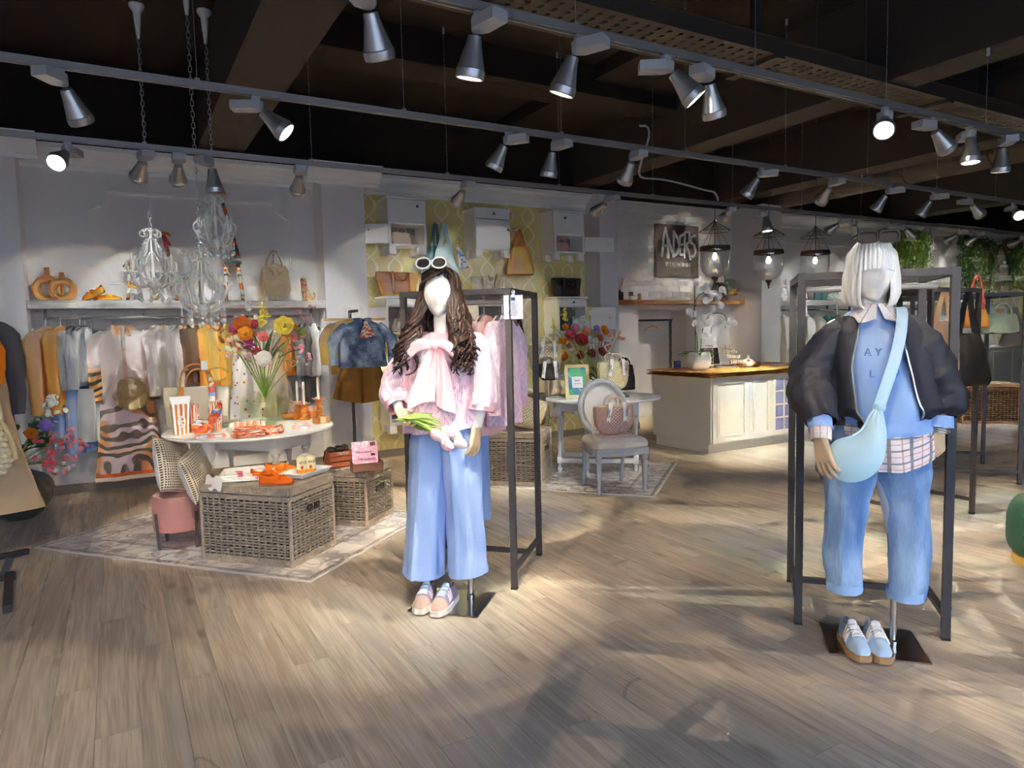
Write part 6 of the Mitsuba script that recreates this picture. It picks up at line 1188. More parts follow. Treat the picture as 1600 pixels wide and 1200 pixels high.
for i, (x, y) in enumerate(((-.055, -.015), (-.005, -.045), (.03, .03))):
    t = thing('drink_can', ('cream drink can with a strawberry, left of three on the dish', 'cream drink can with a strawberry, front of three on the dish', 'cream drink can with a strawberry, right of three on the dish')[i], 'can', 'strawberry drink cans'); q = place(trimesh.PointCloud([(x, y, 0)]), p, 38).vertices[0]; q[2] = ZB + .018; Q = lambda m: mv(m, *q)
    part(t, 'body', Q(lathe([(0, .002), (.026, .002), (.033, .012), (.033, .105), (.028, .116), (.026, .116), (.025, .112), (0, .112)], 26)), cm('efe2b4', .35), 40); part(t, 'lower_band', Q(lathe([(.0334, .012), (.0334, .034)], 26)), cm('e0892a', .4), True)
    part(t, 'rim', Q(lathe([(.0265, .113), (.0285, .117), (.027, .1195), (.0255, .117)], 24)), 'mat_silver_hw', True)
    part(t, 'strawberry', Q(mv(rot(sc(ell((0, 0, 0), .010, .003, .012, 2), 1), 0), -.006, -.0325, .048)), cm('a83a2a', .5), True); part(t, 'lettering', Q(stand(text('SICS', .014, .0015, True), (0, -.0345, .074))), cm('4a4a40'))
# ------------------------------------------------------------------ on the second trunk (lid z .433)
t = thing('crate', 'brown slatted crate with black sunglasses on the rear wicker trunk', 'crate'); p = (1.435,5.199,0.436); P = lambda m: place(m, p, 4); cb_ = cm('8f4f33', .7)
part(t, 'bottom', P(cbox((0, 0, .004), (.19, .13, .008), .002)), cb_)
for s in (-1, 1):
    for k in range(3): part(t, 'slat', P(cbox((0, s * .065, .025 + .04 * k), (.19, .008, .034), .002)), cb_)
    part(t, 'end_board', P(cbox((s * .095, 0, .06), (.008, .13, .115), .002)), cb_)
part(t, 'lettering', P(stand(text('YAYEH', .020, .002, True), (0, -.071, .098))), cm('d8d2c8'))
for k, (x, y) in enumerate(((-.04, -.02), (.03, .02))):
    sunglasses('sunglasses', ('black sunglasses on the left in the slatted crate', 'brown sunglasses on the right in the slatted crate')[k], p, 4 + 10 * k, (x, y, .135), .13, cm(('1a1a1c', '5a4632')[k], .3), 'mat_lens_dark', 0, -50, 15 * k)
t = thing('card_box', 'dark wooden card box holding pink gift cards on the rear wicker trunk', 'box'); p = (1.553,4.907,0.436); P = lambda m: place(m, p, -6); db = mat('dark_wood', proc(lambda p, n, uv: mix(lin('3a2420'), lin('6b4a3c'), fbm(p.x * 8, p.y * 30, p.z * 50, 3))), .5)
part(t, 'bottom', P(cbox((0, 0, .004), (.22, .10, .008), .002)), db)
for q, s in (((0, -.05, .032), (.22, .009, .06)), ((0, .05, .045), (.22, .009, .085)), ((-.108, 0, .036), (.009, .10, .07)), ((.108, 0, .036), (.009, .10, .07))): part(t, 'board', P(cbox(q, s, .002)), db)
mat('pink_card', proc(lambda p, n, uv: mix(lin('f0a8c4'), lin('fbe3ea'), smoothstep(.6, .66, noise(p.x * 150, p.z * 150)))), .6)
for i, (y, z, h, w) in enumerate(((.02, .02, .20, .19), (-.02, .02, .12, .145))):
    t = thing('gift_card', ('tall pink gift card standing at the back of the dark wooden box', 'smaller pink gift card in front of the tall one')[i], 'card', 'pink gift cards'); G = lambda m, y=y: place(rot(m, -8, (1, 0, 0)), (p[0], p[1] + y, p[2] + .012), -6)
    part(t, 'card', G(cbox((0, 0, h / 2), (w, .004, h), .001)), 'mat_pink_card'); part(t, 'lettering', G(stand(text('Moments', .022, .001), (0, -.004, h * .55))), cm('6a3a52')); part(t, 'black_label', G(box(w * .22, -.004, h * .82, w * .42, -.0021, h * .95)), cm('2a2226'))

# ------------------------------------------------------------------ bedside cabinets on the wallpapered wall
mat('white_paint', 'f0ede8', .45, spec=.4)
YF = 7.31
def cabinet(lab, x0, x1, z0, z1, open_=None, door=None, split=None, knobs=()):
    """open_: (z low, z high) of the open compartment; door: 'left' or 'right' swung open beside it"""
    t = thing('wall_cabinet', lab, 'cabinet', 'white bedside cabinets on the wall'); yb = YW - .002; w = .018; ms = []
    a = [(x0, YF + .02, z0, x0 + w, yb, z1), (x1 - w, YF + .02, z0, x1, yb, z1), (x0, yb - w, z0, x1, yb, z1), (x0, YF + .02, z0, x1, yb, z0 + w)]
    if open_: a += [(x0, YF + .02, open_[1], x1, yb, open_[1] + w)]
    part(t, 'body', join(*[box(*q) for q in a]), 'mat_white_paint')
    part(t, 'top', cbox(((x0 + x1) / 2, (YF + yb) / 2 - .006, z1 + .011), (x1 - x0 + .035, yb - YF + .012, .024), .004), 'mat_white_paint')
    fz = [(open_[1] + w * .5, z1 - .002)] if open_ else ([(z0, split), (split, z1)] if split else [(z0, z1)])
    if open_ and open_[0] - z0 > .06: fz.append((z0, open_[0]))
    for q0, q1 in fz:
        if q1 - q0 > .05: k = part(t, 'door' if not split or q0 == z0 else 'drawer', join(cbox(((x0 + x1) / 2, YF + .009, (q0 + q1) / 2), (x1 - x0 - .008, .02, q1 - q0 - .008), .003)), 'mat_white_paint')
    dd = k if 'k' in dir() else None
    if open_: part(t, 'compartment_back', box(x0 + w, yb - w - .004, open_[0], x1 - w, yb - w, open_[1]), cm('6e6a6a', .8)); part(t, 'frame', join(box(x0, YF, open_[0] - .02, x0 + .026, YF + .02, open_[1] + .01), box(x1 - .026, YF, open_[0] - .02, x1, YF + .02, open_[1] + .01), box(x0, YF, open_[0] - .022, x1, YF + .02, open_[0])), 'mat_white_paint')
    if door:
        s = -1 if door == 'left' else 1; xh = x0 if s < 0 else x1; dw = (x1 - x0) * .95; ang = (28, 8)[s > 0]
        d = rot(cbox((s * dw / 2, 0, (open_[0] + open_[1]) / 2), (dw * .98, .018, open_[1] - open_[0] - .01), .003), -ang * s * -1 if s < 0 else -ang, at=(0, 0, 0))
        dk = part(t, 'door', mv(d, xh, YF, 0), 'mat_white_paint'); part(dk, 'knob', mv(rot(ell((s * dw * .78, -.014, (open_[0] + open_[1]) / 2), .007), ang if s < 0 else -ang), xh, YF, 0), cm('4a4642', .4))
    for x, z in knobs: part(dd or t, 'knob', mv(rot(lathe([(0, 0), (.006, 0), (.006, .012), (.016, .018), (.015, .028), (0, .031)], 14), 90, (1, 0, 0)), x, YF, z), cm('6b6a66', .3, .6), True)
    parts(t, 'foot', [cbox((x, y, z0 - .045), (.085, .085, .09), .004) for x in (x0 + .045, x1 - .045) for y in (YF + .055, yb - .05)], 'mat_white_paint')
cabinet('highest left white wall cabinet with an open lower door and a taupe handbag', 2.665, 3.11, 2.40, 2.915, (2.42, 2.64), 'left', knobs=((3.0, 2.84),))
cabinet('closed white wall cabinet between the blue tote and the brown hobo bag', 3.735, 4.20, 2.40, 2.865, split=2.76, knobs=((3.97, 2.82), (4.16, 2.64)))
cabinet('highest right white wall cabinet with an open door and a pink handbag', 4.84, 5.295, 2.40, 2.905, (2.42, 2.62), 'right', knobs=((4.99, 2.83),))
cabinet('left white wall cabinet at shoulder height with a grey bag inside', 2.60, 3.03, 1.43, 1.825, (1.45, 1.73), 'left')
cabinet('middle white wall cabinet behind the rack with pink blouses', 3.72, 4.20, 1.36, 1.825, (1.50, 1.74), None, knobs=((3.95, 1.79),))
cabinet('right white wall cabinet behind the big bouquet with a black shopper on top', 4.87, 5.32, 1.38, 1.83, (1.42, 1.72), 'right', knobs=((5.10, 1.78),))
cabinet('lowest left white wall cabinet with a beige round handbag behind the mannequin', 2.60, 3.06, .40, .90, (.44, .74), None, knobs=((2.72, .80),))
cabinet('lowest right white wall cabinet behind the white gate-leg table', 4.75, 5.2, .42, .88, (.46, .72), None)
# ------------------------------------------------------------------ bags
def handbag(key, lab, p, rz, w, d, h, m_, group=None, handle=.10, taper=.85, power=4, hc=None, n=2, cat='bag', r=.007):
    t = thing(key, lab, cat, group); P = lambda q: place(q, p, rz); m_ = m_ if m_.startswith('mat_') else cm(m_, .5, spec=.35)
    part(t, 'body', P(loft([(0, 0, .001), (0, 0, .006), (0, 0, h * .3), (0, 0, h * .85), (0, 0, h)], [(w * .47, d * .42), (w * .5, d * .5), (w * .5, d * .52), (w * .5 * taper, d * .35), (w * .5 * taper * .97, d * .22)], 18, 44, (1, 0, 0), .002, 4, .004, 9, len(lab), power=power, cap=True, straight=True)), m_, 50)
    for i in range(n if handle else 0): y = (-1, 1)[i] * d * .2; part(t, 'handle', P(tube([(-w * .22, y, h * .92), (-w * .2, y, h + handle * .6), (0, y, h + handle), (w * .2, y, h + handle * .6), (w * .22, y, h * .92)], r, 7, 24)), hc or m_, True)
    part(t, 'piping', P(tube([(w * .5 * taper * .97 * math.cos(a), d * .22 * math.sin(a), h) for a in np.linspace(0, 2 * math.pi, 25)], .004, 5)), hc or m_); return t, P
def shopper(lab, p, rz, w, d, h, c, flare=1.25, group=None):
    t = thing('shopper_bag', lab, 'bag', group); P = lambda q: place(q, p, rz); m_ = cm(c, .5, spec=.35)
    part(t, 'body', P(loft([(0, 0, .001), (0, 0, .004), (0, 0, h * .5), (0, 0, h * .92), (.0, 0, h)], [(w * .46, d * .5), (w * .5, d * .55), (w * .5 * (1 + flare) / 2, d * .5), (w * .5 * flare, d * .25), (w * .5 * flare, d * .2)], 22, 60, (1, 0, 0), .006, 5, .008, 7, len(lab), power=2.6, straight=True, grow=(0, .4, 1))), m_, True)
    for s in (-1, 1): part(t, 'handle', P(tube([(-w * .25, s * d * .25, h * .9), (-w * .22, s * d * .5, h * .98), (-w * .1, s * d * .62, h * .7), (w * .12, s * d * .62, h * .66), (w * .22, s * d * .5, h * .97), (w * .26, s * d * .25, h * .9)], .008, 7, 40)), m_, True)
    for x in (-.12, .16): part(t, 'fold', P(sheet(lambda u, v, x=x: np.stack([x * w * 2 * (1 - .1 * u) + (v - .5) * .03, -d * .55 - .004 + .02 * u * 0 - .008 * np.sin(v * 3.1), h * (.95 - .9 * u)]), 10, 4, .003)), m_, True)
def hobo(lab, p, w, h, c, d=.10, hh=.18, rz=0, group=None, hw=.028, slouch=.0):
    """soft bag hanging by one point p"""
    t = thing('hobo_bag', lab, 'bag', group); P = lambda q: place(q, p, rz); m_ = cm(c, .6, spec=.2); k = 26
    for s in (-1, 1):
        part(t, 'strap', P(sheet(lambda u, v, s=s: np.stack([s * (.010 + (w * .18) * u ** 1.2) + (v - .5) * hw * (1 + 1.2 * u), s * 0 + .01 * np.sin(u * 3) - .012, -.004 - (hh + h * .12) * u]), 12, 5, .005)), m_, True)
    part(t, 'body', P(loft([(0, 0, -hh), (0, 0, -hh - .05 * h), (slouch * .5, 0, -hh - .5 * h), (slouch, 0, -hh - .9 * h), (slouch, 0, -hh - h)], [(w * .17, .012), (w * .24, d * .2), (w * .40, d * .46), (w * .5, d * .5), (w * .46, d * .38)], 24, 48, (1, 0, 0), .007, 5, .008, 8, len(lab), power=2.3, straight=True, grow=(1, 1, .5), cap=True)), m_, True)
    part(t, 'ring', P(tube([(.014 * math.cos(a), 0, .014 * math.sin(a) - .006) for a in np.linspace(0, 6.28, 14)], .003, 5)), 'mat_silver_hw'); return t, P
def wallknob(lab, x, z, L=.10):
    t = thing('wall_hook', lab, 'hook', 'round wooden wall hooks'); part(t, 'peg', cyl((x, YW, z), (x, YW - L, z), .011, 10), cm('d8d0c4', .5)); part(t, 'ball', ell((x, YW - L, z), .026), cm('ece6dc', .4), True)
handbag('handbag', 'taupe handbag inside the highest left cabinet', (2.86, 7.46, 2.425), 8, .24, .12, .14, 'b3a48e', handle=.05, n=1, hc='mat_silver_hw', r=.004)
handbag('handbag', 'dusty pink handbag inside the highest right cabinet', (5.03, 7.44, 2.425), 0, .21, .11, .12, 'd9a39a', handle=.06)
handbag('handbag', 'dark grey handbag with black handles inside the left cabinet at shoulder height', (2.85, 7.45, 1.452), 6, .26, .13, .15, '5a5654', handle=.10, hc=cm('1b1b1d'), taper=.8)
handbag('handbag', 'small beige handbag in the lowest left cabinet', (2.90, 7.44, .442), 0, .22, .11, .17, 'b3a79b', handle=.03, taper=.6, n=1)
handbag('handbag', 'petrol coloured handbag in the right cabinet behind the bouquet', (5.08, 7.45, 1.422), 0, .20, .11, .15, '2f5f63', handle=.07)
shopper('cognac brown shopper bag on the left cabinet at shoulder height', (2.80, 7.46, 1.852), 4, .40, .16, .27, 'b0672f', 1.32, 'shoppers on the cabinets')
shopper('black shopper bag on the right cabinet behind the bouquet', (5.10, 7.46, 1.857), 0, .38, .16, .24, '18191d', 1.22, 'shoppers on the cabinets')
shopper('crumpled beige shopper bag on the middle cabinet behind the rack', (3.96, 7.46, 1.852), 0, .42, .16, .24, 'd3c2a2', 1.1, 'shoppers on the cabinets')
part('shopper_bag_002', 'cord', mv(tube([(-.06, -.12, .25), (.0, -.14, .20), (.05, -.13, .26), (.02, -.13, .15), (.06, -.13, .08)], .006, 6, 30), 3.96, 7.46, 1.852), cm('5a4638'))
wallknob('round wall hook holding the blue bags', 3.36, 2.70); wallknob('round wall hook holding the brown hobo bag', 4.44, 2.69); wallknob('round wall hook holding the black strap bag', 4.42, 1.64)
hobo('dark petrol hobo bag hanging left behind the pale blue one', (3.30, 7.50, 2.70), .26, .34, '3f6273', hh=.26, d=.08, slouch=-.06); tt, P = hobo('pale blue hobo bag hanging beside the highest left cabinet', (3.39, 7.44, 2.69), .34, .36, 'a9d3d8', hh=.24, d=.12)
t = thing('bag_scarf', 'blue and white silk scarf tied to the pale blue hobo bag', 'scarf'); part(t, 'tail', mv(loft([(.12, -.08, -.26), (.16, -.10, -.38), (.19, -.10, -.52)], [(.014, .01), (.04, .012), (.055, .008)], 16, 20, fold=.005, nf=4), 3.39, 7.44, 2.69), mat('blue_silk', proc(lambda p, n, uv: mix(lin('f2efe6'), lin('7a9fd4'), smoothstep(.52, .6, noise(p.x * 40, p.z * 40)))), .5), True); part(t, 'knot', mv(ell((.12, -.09, -.25), .022, .018, .022), 3.39, 7.44, 2.69), cm('e0c878', .6), True)
hobo('cognac brown hobo bag hanging between the two higher right cabinets', (4.44, 7.50, 2.69), .40, .36, 'a8683a', hh=.20, d=.13)
hobo('black bag with long straps on a wall hook behind the rack', (4.42, 7.52, 1.64), .24, .26, '17171a', hh=.30, d=.08)
# ------------------------------------------------------------------ blouses and trousers on the first rack
rod = lambda f: (1.6455 + (2.0725 - 1.6455) * f, 3.942 + (3.485 - 3.942) * f)
for i, (f, c, L, lab) in enumerate(((.42, 'mat_lace', .62, 'pink lace blouse on the rack, the farthest of three'), (.62, 'f2c0b8', .66, 'plain satin blouse in peach pink, middle of three on the rack'), (.80, 'mat_lace', .60, 'pink lace blouse with long sleeves nearest the front post of the rack'))):
    top(lab, 'blouse', (*rod(f), 1.63), 42, c, L, .21, .075, .52, name='blouse', spread=.05, hm='mat_silver_hw', cuff='mat_pink_satin')
tt = bottoms('blue wide trousers hanging under the pink blouses on the rack', 'trousers', (*rod(.5), 1.20), 42, 'mat_blue_trouser', .80, .14, .045)
for i, f in enumerate((.12, .24, .34)):
    t = thing('metal_hanger', ('empty metal hanger behind the long dark hair', 'empty metal hanger second along the rack', 'empty metal hanger beside the lace blouses')[i], 'hanger', 'empty metal hangers'); hanger(t, lambda m, f=f: place(m, (*rod(f), 1.63), 42), .19, 0, 'mat_silver_hw')
t = thing('rack_sign', 'white paper notice clipped to the front post of the rack with pink blouses', 'sign'); SP = (1.875,3.249,1.57); P = lambda m: place(m, SP, -28)
part(t, 'card', P(cbox((0, 0, 0), (.105, .002, .130), .0005)), cm('f4f3f6', .6)); part(t, 'logo', P(box(-.012, -.002, .035, .010, -.001, .052)), cm('27406a'))
for k, s in enumerate(('NEW', 'ARRIVALS', 'AND', 'PASTEL', 'LOOKS IN', 'BLUSH')): part(t, 'line', P(stand(text(s, .0065, .001), (0, -.002, .018 - .0125 * k))), cm('6a6c80'))
part(t, 'clip', P(join(rot(lathe([(0, 0), (.011, 0), (.011, .008), (0, .010)], 16), 90, (1, 0, 0)), cbox((0, -.004, -.018), (.020, .006, .012), .002)).apply_translation([0, -.002, .082])), 'mat_silver_hw')
# dark garments behind the blond mannequin
rod2 = lambda f: (3.0065 + (3.4145 - 3.0065) * f, 2.3315 + (1.866 - 2.3315) * f)
for f, c, lab, L in ((.30, '1d1f27', 'navy jacket hanging on the rack left behind the blond mannequin', .72), (.62, '24262e', 'dark jacket hanging on the rack right behind the blond mannequin', .70)):
    top(lab, 'jacket', (*rod2(f), 1.53), 44, c, L, .23, .07, .66, name='jacket', spread=.05, hm='mat_black_iron')
tt, P, z = top('long plaid shirt hanging on the rack behind the blond mannequin', 'shirt', (*rod2(.46), 1.63), 44, 'd6c8c4', .88, .20, .05, .5, name='shirt', spread=.02)
t = thing('price_strip', 'long white size strip hanging from the corner of the second rack', 'tag'); part(t, 'strip', tube([(2.83, 2.17, 1.64), (2.835, 2.165, 1.56), (2.85, 2.16, 1.48)], .012, 4, 8), cm('efefef', .6)); part(t, 'clip', ell((2.826, 2.172, 1.65), .014), 'mat_silver_hw')
# ------------------------------------------------------------------ white gate-leg table and chair
TW = (4.22, 5.64); t = thing('gateleg_table', 'white painted gate-leg table with straw bags and a large bouquet', 'table'); P = lambda m: place(m, (*TW, 0), -38); mg = mat('soft_white', 'dcdcdc', .45)
part(t, 'tabletop', P(sc(lathe([(0, .725), (.58, .725), (.597, .730), (.602, .742), (.597, .752), (0, .752)], 60), 1.06, .84, 1)), mg, 40); parts(t, 'apron', [P(cbox(*q)) for q in (((0, -.17, .67), (.78, .02, .10)), ((0, .17, .67), (.78, .02, .10)), ((-.39, 0, .67), (.02, .34, .10)), ((.39, 0, .67), (.02, .34, .10)))], mg)
for x, y in ((-.38, -.16), (.38, -.16), (.38, .16), (-.38, .16), (-.1, -.42), (.1, .42)): part(t, 'leg', P(mv(join(turned(.725, .95), cbox((0, 0, .12), (.05, .05, .07), .003)), x, y, .009)), mg, 50)
for q, s in (((-.38, 0, .12), (.04, .30, .045)), ((.38, 0, .12), (.04, .30, .045)), ((0, -.16, .12), (.74, .04, .045)), ((0, .16, .12), (.74, .04, .045))): part(t, 'stretcher', P(cbox(q, s, .004)), mg)
mat('chair_linen', 'cfc4b6', .9, spec=.15)
CC = (3.80, 4.86); t = thing('chair', 'grey painted medallion chair with beige upholstery holding a woven bag', 'chair'); P = lambda m: place(m, (*CC, .009), -15)
seat = sg.Polygon([(-.20, .20), (-.245, -.16), (-.22, -.215), (0, -.25), (.22, -.215), (.245, -.16), (.20, .20)]).buffer(.012)
part(t, 'seat_rail', P(mv(ext(seat, .075), 0, 0, .335)), 'mat_grey_paint'); part(t, 'seat_moulding', P(mv(ext(seat.buffer(.006), .014), 0, 0, .345)), 'mat_grey_paint')
cu = []
for s_, z in ((1.0, .405), (1.01, .43), (.97, .455), (.86, .475), (.6, .485)): cu.append([(x * s_, y * s_ + .0, z) for x, y in list(seat.buffer(.004).exterior.coords)[:-1]])
cu = np.array(cu); nn = cu.shape[1]; V = np.vstack([cu.reshape(-1, 3), [[0, 0, .488]]]); F = [(i * nn + j, i * nn + (j + 1) % nn, (i + 1) * nn + (j + 1) % nn, (i + 1) * nn + j) for i in range(4) for j in range(nn)]
part(t, 'seat_cushion', P(tm(V, np.vstack([q2t(F), [(4 * nn + j, 4 * nn + (j + 1) % nn, 5 * nn) for j in range(nn)]]))), 'mat_chair_linen', True)
for x, y, f in ((-.215, -.20, 1), (.215, -.20, 1), (-.19, .20, 0), (.19, .20, 0)):
    part(t, 'leg', P(mv(join(lathe([(.013, 0), (.017, .02), (.014, .035), (.025, .26), (.028, .275), (.021, .285), (.028, .30), (.030, .34)], 14), cbox((0, 0, .365), (.058, .058, .06), .003)) if f else tube([(0, .05, 0), (0, .015, .2), (0, 0, .40)], [.014, .018, .022], 8), x, y, 0)), 'mat_grey_paint', 50)
bk = lambda m: P(mv(rot(m, -12, (1, 0, 0)), 0, .225, .70))
th = np.linspace(0, 2 * math.pi, 49); ov = sg.Polygon([(.225 * math.cos(a), .255 * math.sin(a)) for a in th[:-1]])
part(t, 'back_frame', bk(join(tube([(.222 * math.cos(a), 0, .252 * math.sin(a)) for a in th], .024, 10), tube([(.19 * math.cos(a), -.016, .22 * math.sin(a)) for a in th], .006, 6))), 'mat_grey_paint', True)
bp = lathe([(0, -.028), (.08, -.026), (.15, -.018), (.19, -.002), (.19, .012), (0, .014)], 40); v = bp.vertices.copy(); bp.vertices = np.stack([v[:, 0], v[:, 2], v[:, 1] * 1.15], 1); part(t, 'back_cushion', bk(bp), 'mat_chair_linen', True)
for s in (-1, 1): part(t, 'back_post', P(tube([(s * .19, .20, .33), (s * .185, .21, .42), (s * .15, .235, .50)], .02, 8, 10)), 'mat_grey_paint', True)
# straw bags
def straw_tex(ca, cb):
    def f(p, n, uv):
        q1, q2 = uv.x * 46, uv.y * 17; k = dr.floor(q2); s = dr.sin((q1 + (k - 2 * dr.floor(k / 2)) * .5) * 6.283) * .5 + .5; e = dr.abs(q2 - dr.floor(q2) - .5)
        return mix(lin(ca), lin(cb), s * (1 - smoothstep(.25, .5, e))) * (.85 + .3 * noise(uv.x * 90, uv.y * 60))
    return f
mat('straw', proc(straw_tex('a08c62', 'eadcb8')), .85, spec=.15); mat('straw_pink', proc(straw_tex('a07f78', 'e2c4b8')), .85, spec=.15); mat('straw_black', proc(straw_tex('0e0e10', '3a3a3e')), .7, spec=.3)
def straw_bag(lab, p, rz, w, h, m_, d=.15, ribbons=True, cord=None, handle='c9b592', tilt=0, hr=.062, group='straw bags'):
    t = thing('straw_bag', lab, 'bag', group); P = lambda q: place(rot(q, tilt, (0, 1, 0)), p, rz); k, n = 24, 64
    m, uv = lofts([(0, 0, .002), (0, 0, .02), (0, 0, h * .35), (0, 0, h * .8), (0, 0, h)], [(w * .28, d * .3), (w * .36, d * .42), (w * .47, d * .5), (w * .5, d * .46), (w * .49, d * .40)], k, n, rough=.003, fs=30, power=2.4, straight=True)
    v = m.vertices; rows = (np.arange(k * n) // n); col = np.arange(k * n) % n; c_ = v.mean(0); out = v - [0, 0, 0]; rad = np.hypot(v[:, 0], v[:, 1])[:, None] + 1e-9; v[:, :2] += v[:, :2] / rad * (.0045 * ((rows + col) % 2))[:, None]; m.vertices = v
    part(t, 'woven_body', P(m), m_, uv=uv); part(t, 'rim', P(tube([(w * .49 * math.cos(a), d * .40 * math.sin(a), h) for a in np.linspace(0, 6.283, 33)], .007, 6)), cm('d8c8a4' if m_ != 'mat_straw_black' else '1a1a1c', .8))
    for s in (-1, 1): part(t, 'handle', P(tube([(hr * math.cos(a), s * d * .40, h + hr * .35 + hr * math.sin(a)) for a in np.linspace(-.9, 4.04, 22)], .010, 8)), cm(handle, .6), True)
    if ribbons:
        for i, s in enumerate((-1, 1)):
            x = s * hr * 1.0; R = lambda u, v: np.stack([x + s * .02 * u + (v - .5) * .036, -d * .5 - .015 - .008 * np.sin(u * 5), h + .035 - .16 * u - .018 * np.abs(v - .5) * 2 * (u > .9)])
            rk = part(t, 'ribbon', P(sheet(R, 12, 5, .003)), cm('f3f0ec', .6)); part(rk, 'lettering', P(mv(rot(up_xz(rot(text('Chic', .026, .0015, True), 90 * -s)), 0), x + s * .012, -d * .5 - .027, h - .055)), cm('4a4d52'))
    if cord: part(t, 'cord', P(tube(cord, .005, 6, 40)), cm(handle, .6), True)
    return t, P
p = place(trimesh.PointCloud([(0, -.02, .50)]), (*CC, .009), -15).vertices[0]
straw_bag('pink woven straw bag with white Chic ribbons standing on the upholstered chair', p, -15, .37, .25, 'mat_straw_pink', ribbons=True, handle='d9c0a8', cord=[(-.17, .02, .22), (-.21, -.02, .10), (-.20, -.08, -.02), (-.12, -.17, .0), (.05, -.18, .01), (.16, -.10, .03), (.2, -.02, .10), (.17, .02, .22)])
straw_bag('natural straw bag on a black stand at the right end of the white table', (4.274,5.45,0.835), -8, .34, .27, 'mat_straw', group='straw bags')
t = thing('bag_stand', 'small black wire stand under the natural straw bag on the white table', 'stand'); q = (4.274,5.45,0.835); part(t, 'wire', join(tube([(q[0] - .13, q[1] - .06, .758), (q[0] + .13, q[1] - .09, .758), (q[0] + .06, q[1] + .02, q[2] + .003), (q[0] - .06, q[1] + .03, q[2] + .003), (q[0] - .13, q[1] - .06, .758)], .005, 6)), 'mat_black_iron')
handbag('handbag', 'dark navy bag half hidden behind the natural straw bag', (4.654,5.75,0.785), -10, .24, .12, .26, '1f2029', handle=.08)
straw_bag('small black woven bag with white ribbons raised on a silver stand', (3.768,5.85,0.932), -20, .21, .16, 'mat_straw_black', .12, handle='5a6068', hr=.05)
t = thing('bag_stand', 'silver stand under the small black woven bag', 'stand'); q = (3.768,5.85,0.932); part(t, 'pole', join(cyl((q[0], q[1], .755), (q[0], q[1], q[2]), .007, 8), cbox((q[0], q[1], .758), (.12, .09, .008), .002)), 'mat_silver_hw')
straw_bag('large natural straw tote behind the rack post, left end of the white table', (3.87, 6.06, .985), -10, .36, .30, 'mat_straw', handle='e0d0b0'); t = thing('bag_stand', 'pale stand under the large natural straw tote', 'stand'); part(t, 'pole', join(cyl((3.87, 6.06, .755), (3.87, 6.06, .985), .012, 8), cbox((3.87, 6.06, .76), (.16, .12, .012), .003)), cm('b8b0a0', .5))
handbag('handbag', 'soft beige bag behind the picture frame on the white table', (4.02,6.02,.755), -20, .26, .13, .16, 'bfa98c', handle=.0)
straw_bag('natural straw bag tilted on the brown-grey trunk', (3.24, 5.50, .545), -30, .36, .27, 'mat_straw', .17, False, tilt=14, handle='e6dcc6')
t, P = handbag('pouch', 'black cloth pouch with a drawstring leaning on the brown-grey trunk', (3.46, 5.60, .53), 20, .20, .10, .30, '121215', handle=0, taper=1.3); part(t, 'cord', P(tube([(.05, -.04, .27), (.09, -.09, .1), (0, -.12, -.06), (-.2, -.20, -.08), (-.26, -.2, .1)], .003, 5, 24)), cm('1a1a1c'))
# framed print on the table
t = thing('framed_print', 'light wooden frame with a green and blue print on the white table', 'picture'); FP = (3.974,5.633,0.752); P = lambda m: place(rot(m, -10, (1, 0, 0)), FP, -20)
part(t, 'frame', P(up_xz(ext(sg.box(-.125, 0, .125, .335).difference(sg.box(-.093, .032, .093, .303)), .02))), cm('d8ab72', .5))
mat('print', proc(lambda p, n, uv: (lambda a: mix(mix(lin('2f5f9a'), lin('3f9a6a'), smoothstep(.4, .6, noise(p.x * 22, p.z * 9))), lin('9fc8d8'), (1 - smoothstep(.02, .05, dr.abs(a - dr.floor(a) - .5))) * .7))(p.x * 5 + p.z * 3)), .3)
part(t, 'print', P(box(-.093, -.012, .032, .093, -.008, .303)), 'mat_print'); part(t, 'card', P(box(-.055, -.016, .10, .055, -.012, .215)), cm('f2f2f2', .6))
for k, (s, h, z) in enumerate((('NEW', .018, .165), ('COLLECTION', .009, .142))): part(t, 'lettering', P(stand(text(s, h, .001, k == 0), (0, -.017, z))), cm('5a5c60'))
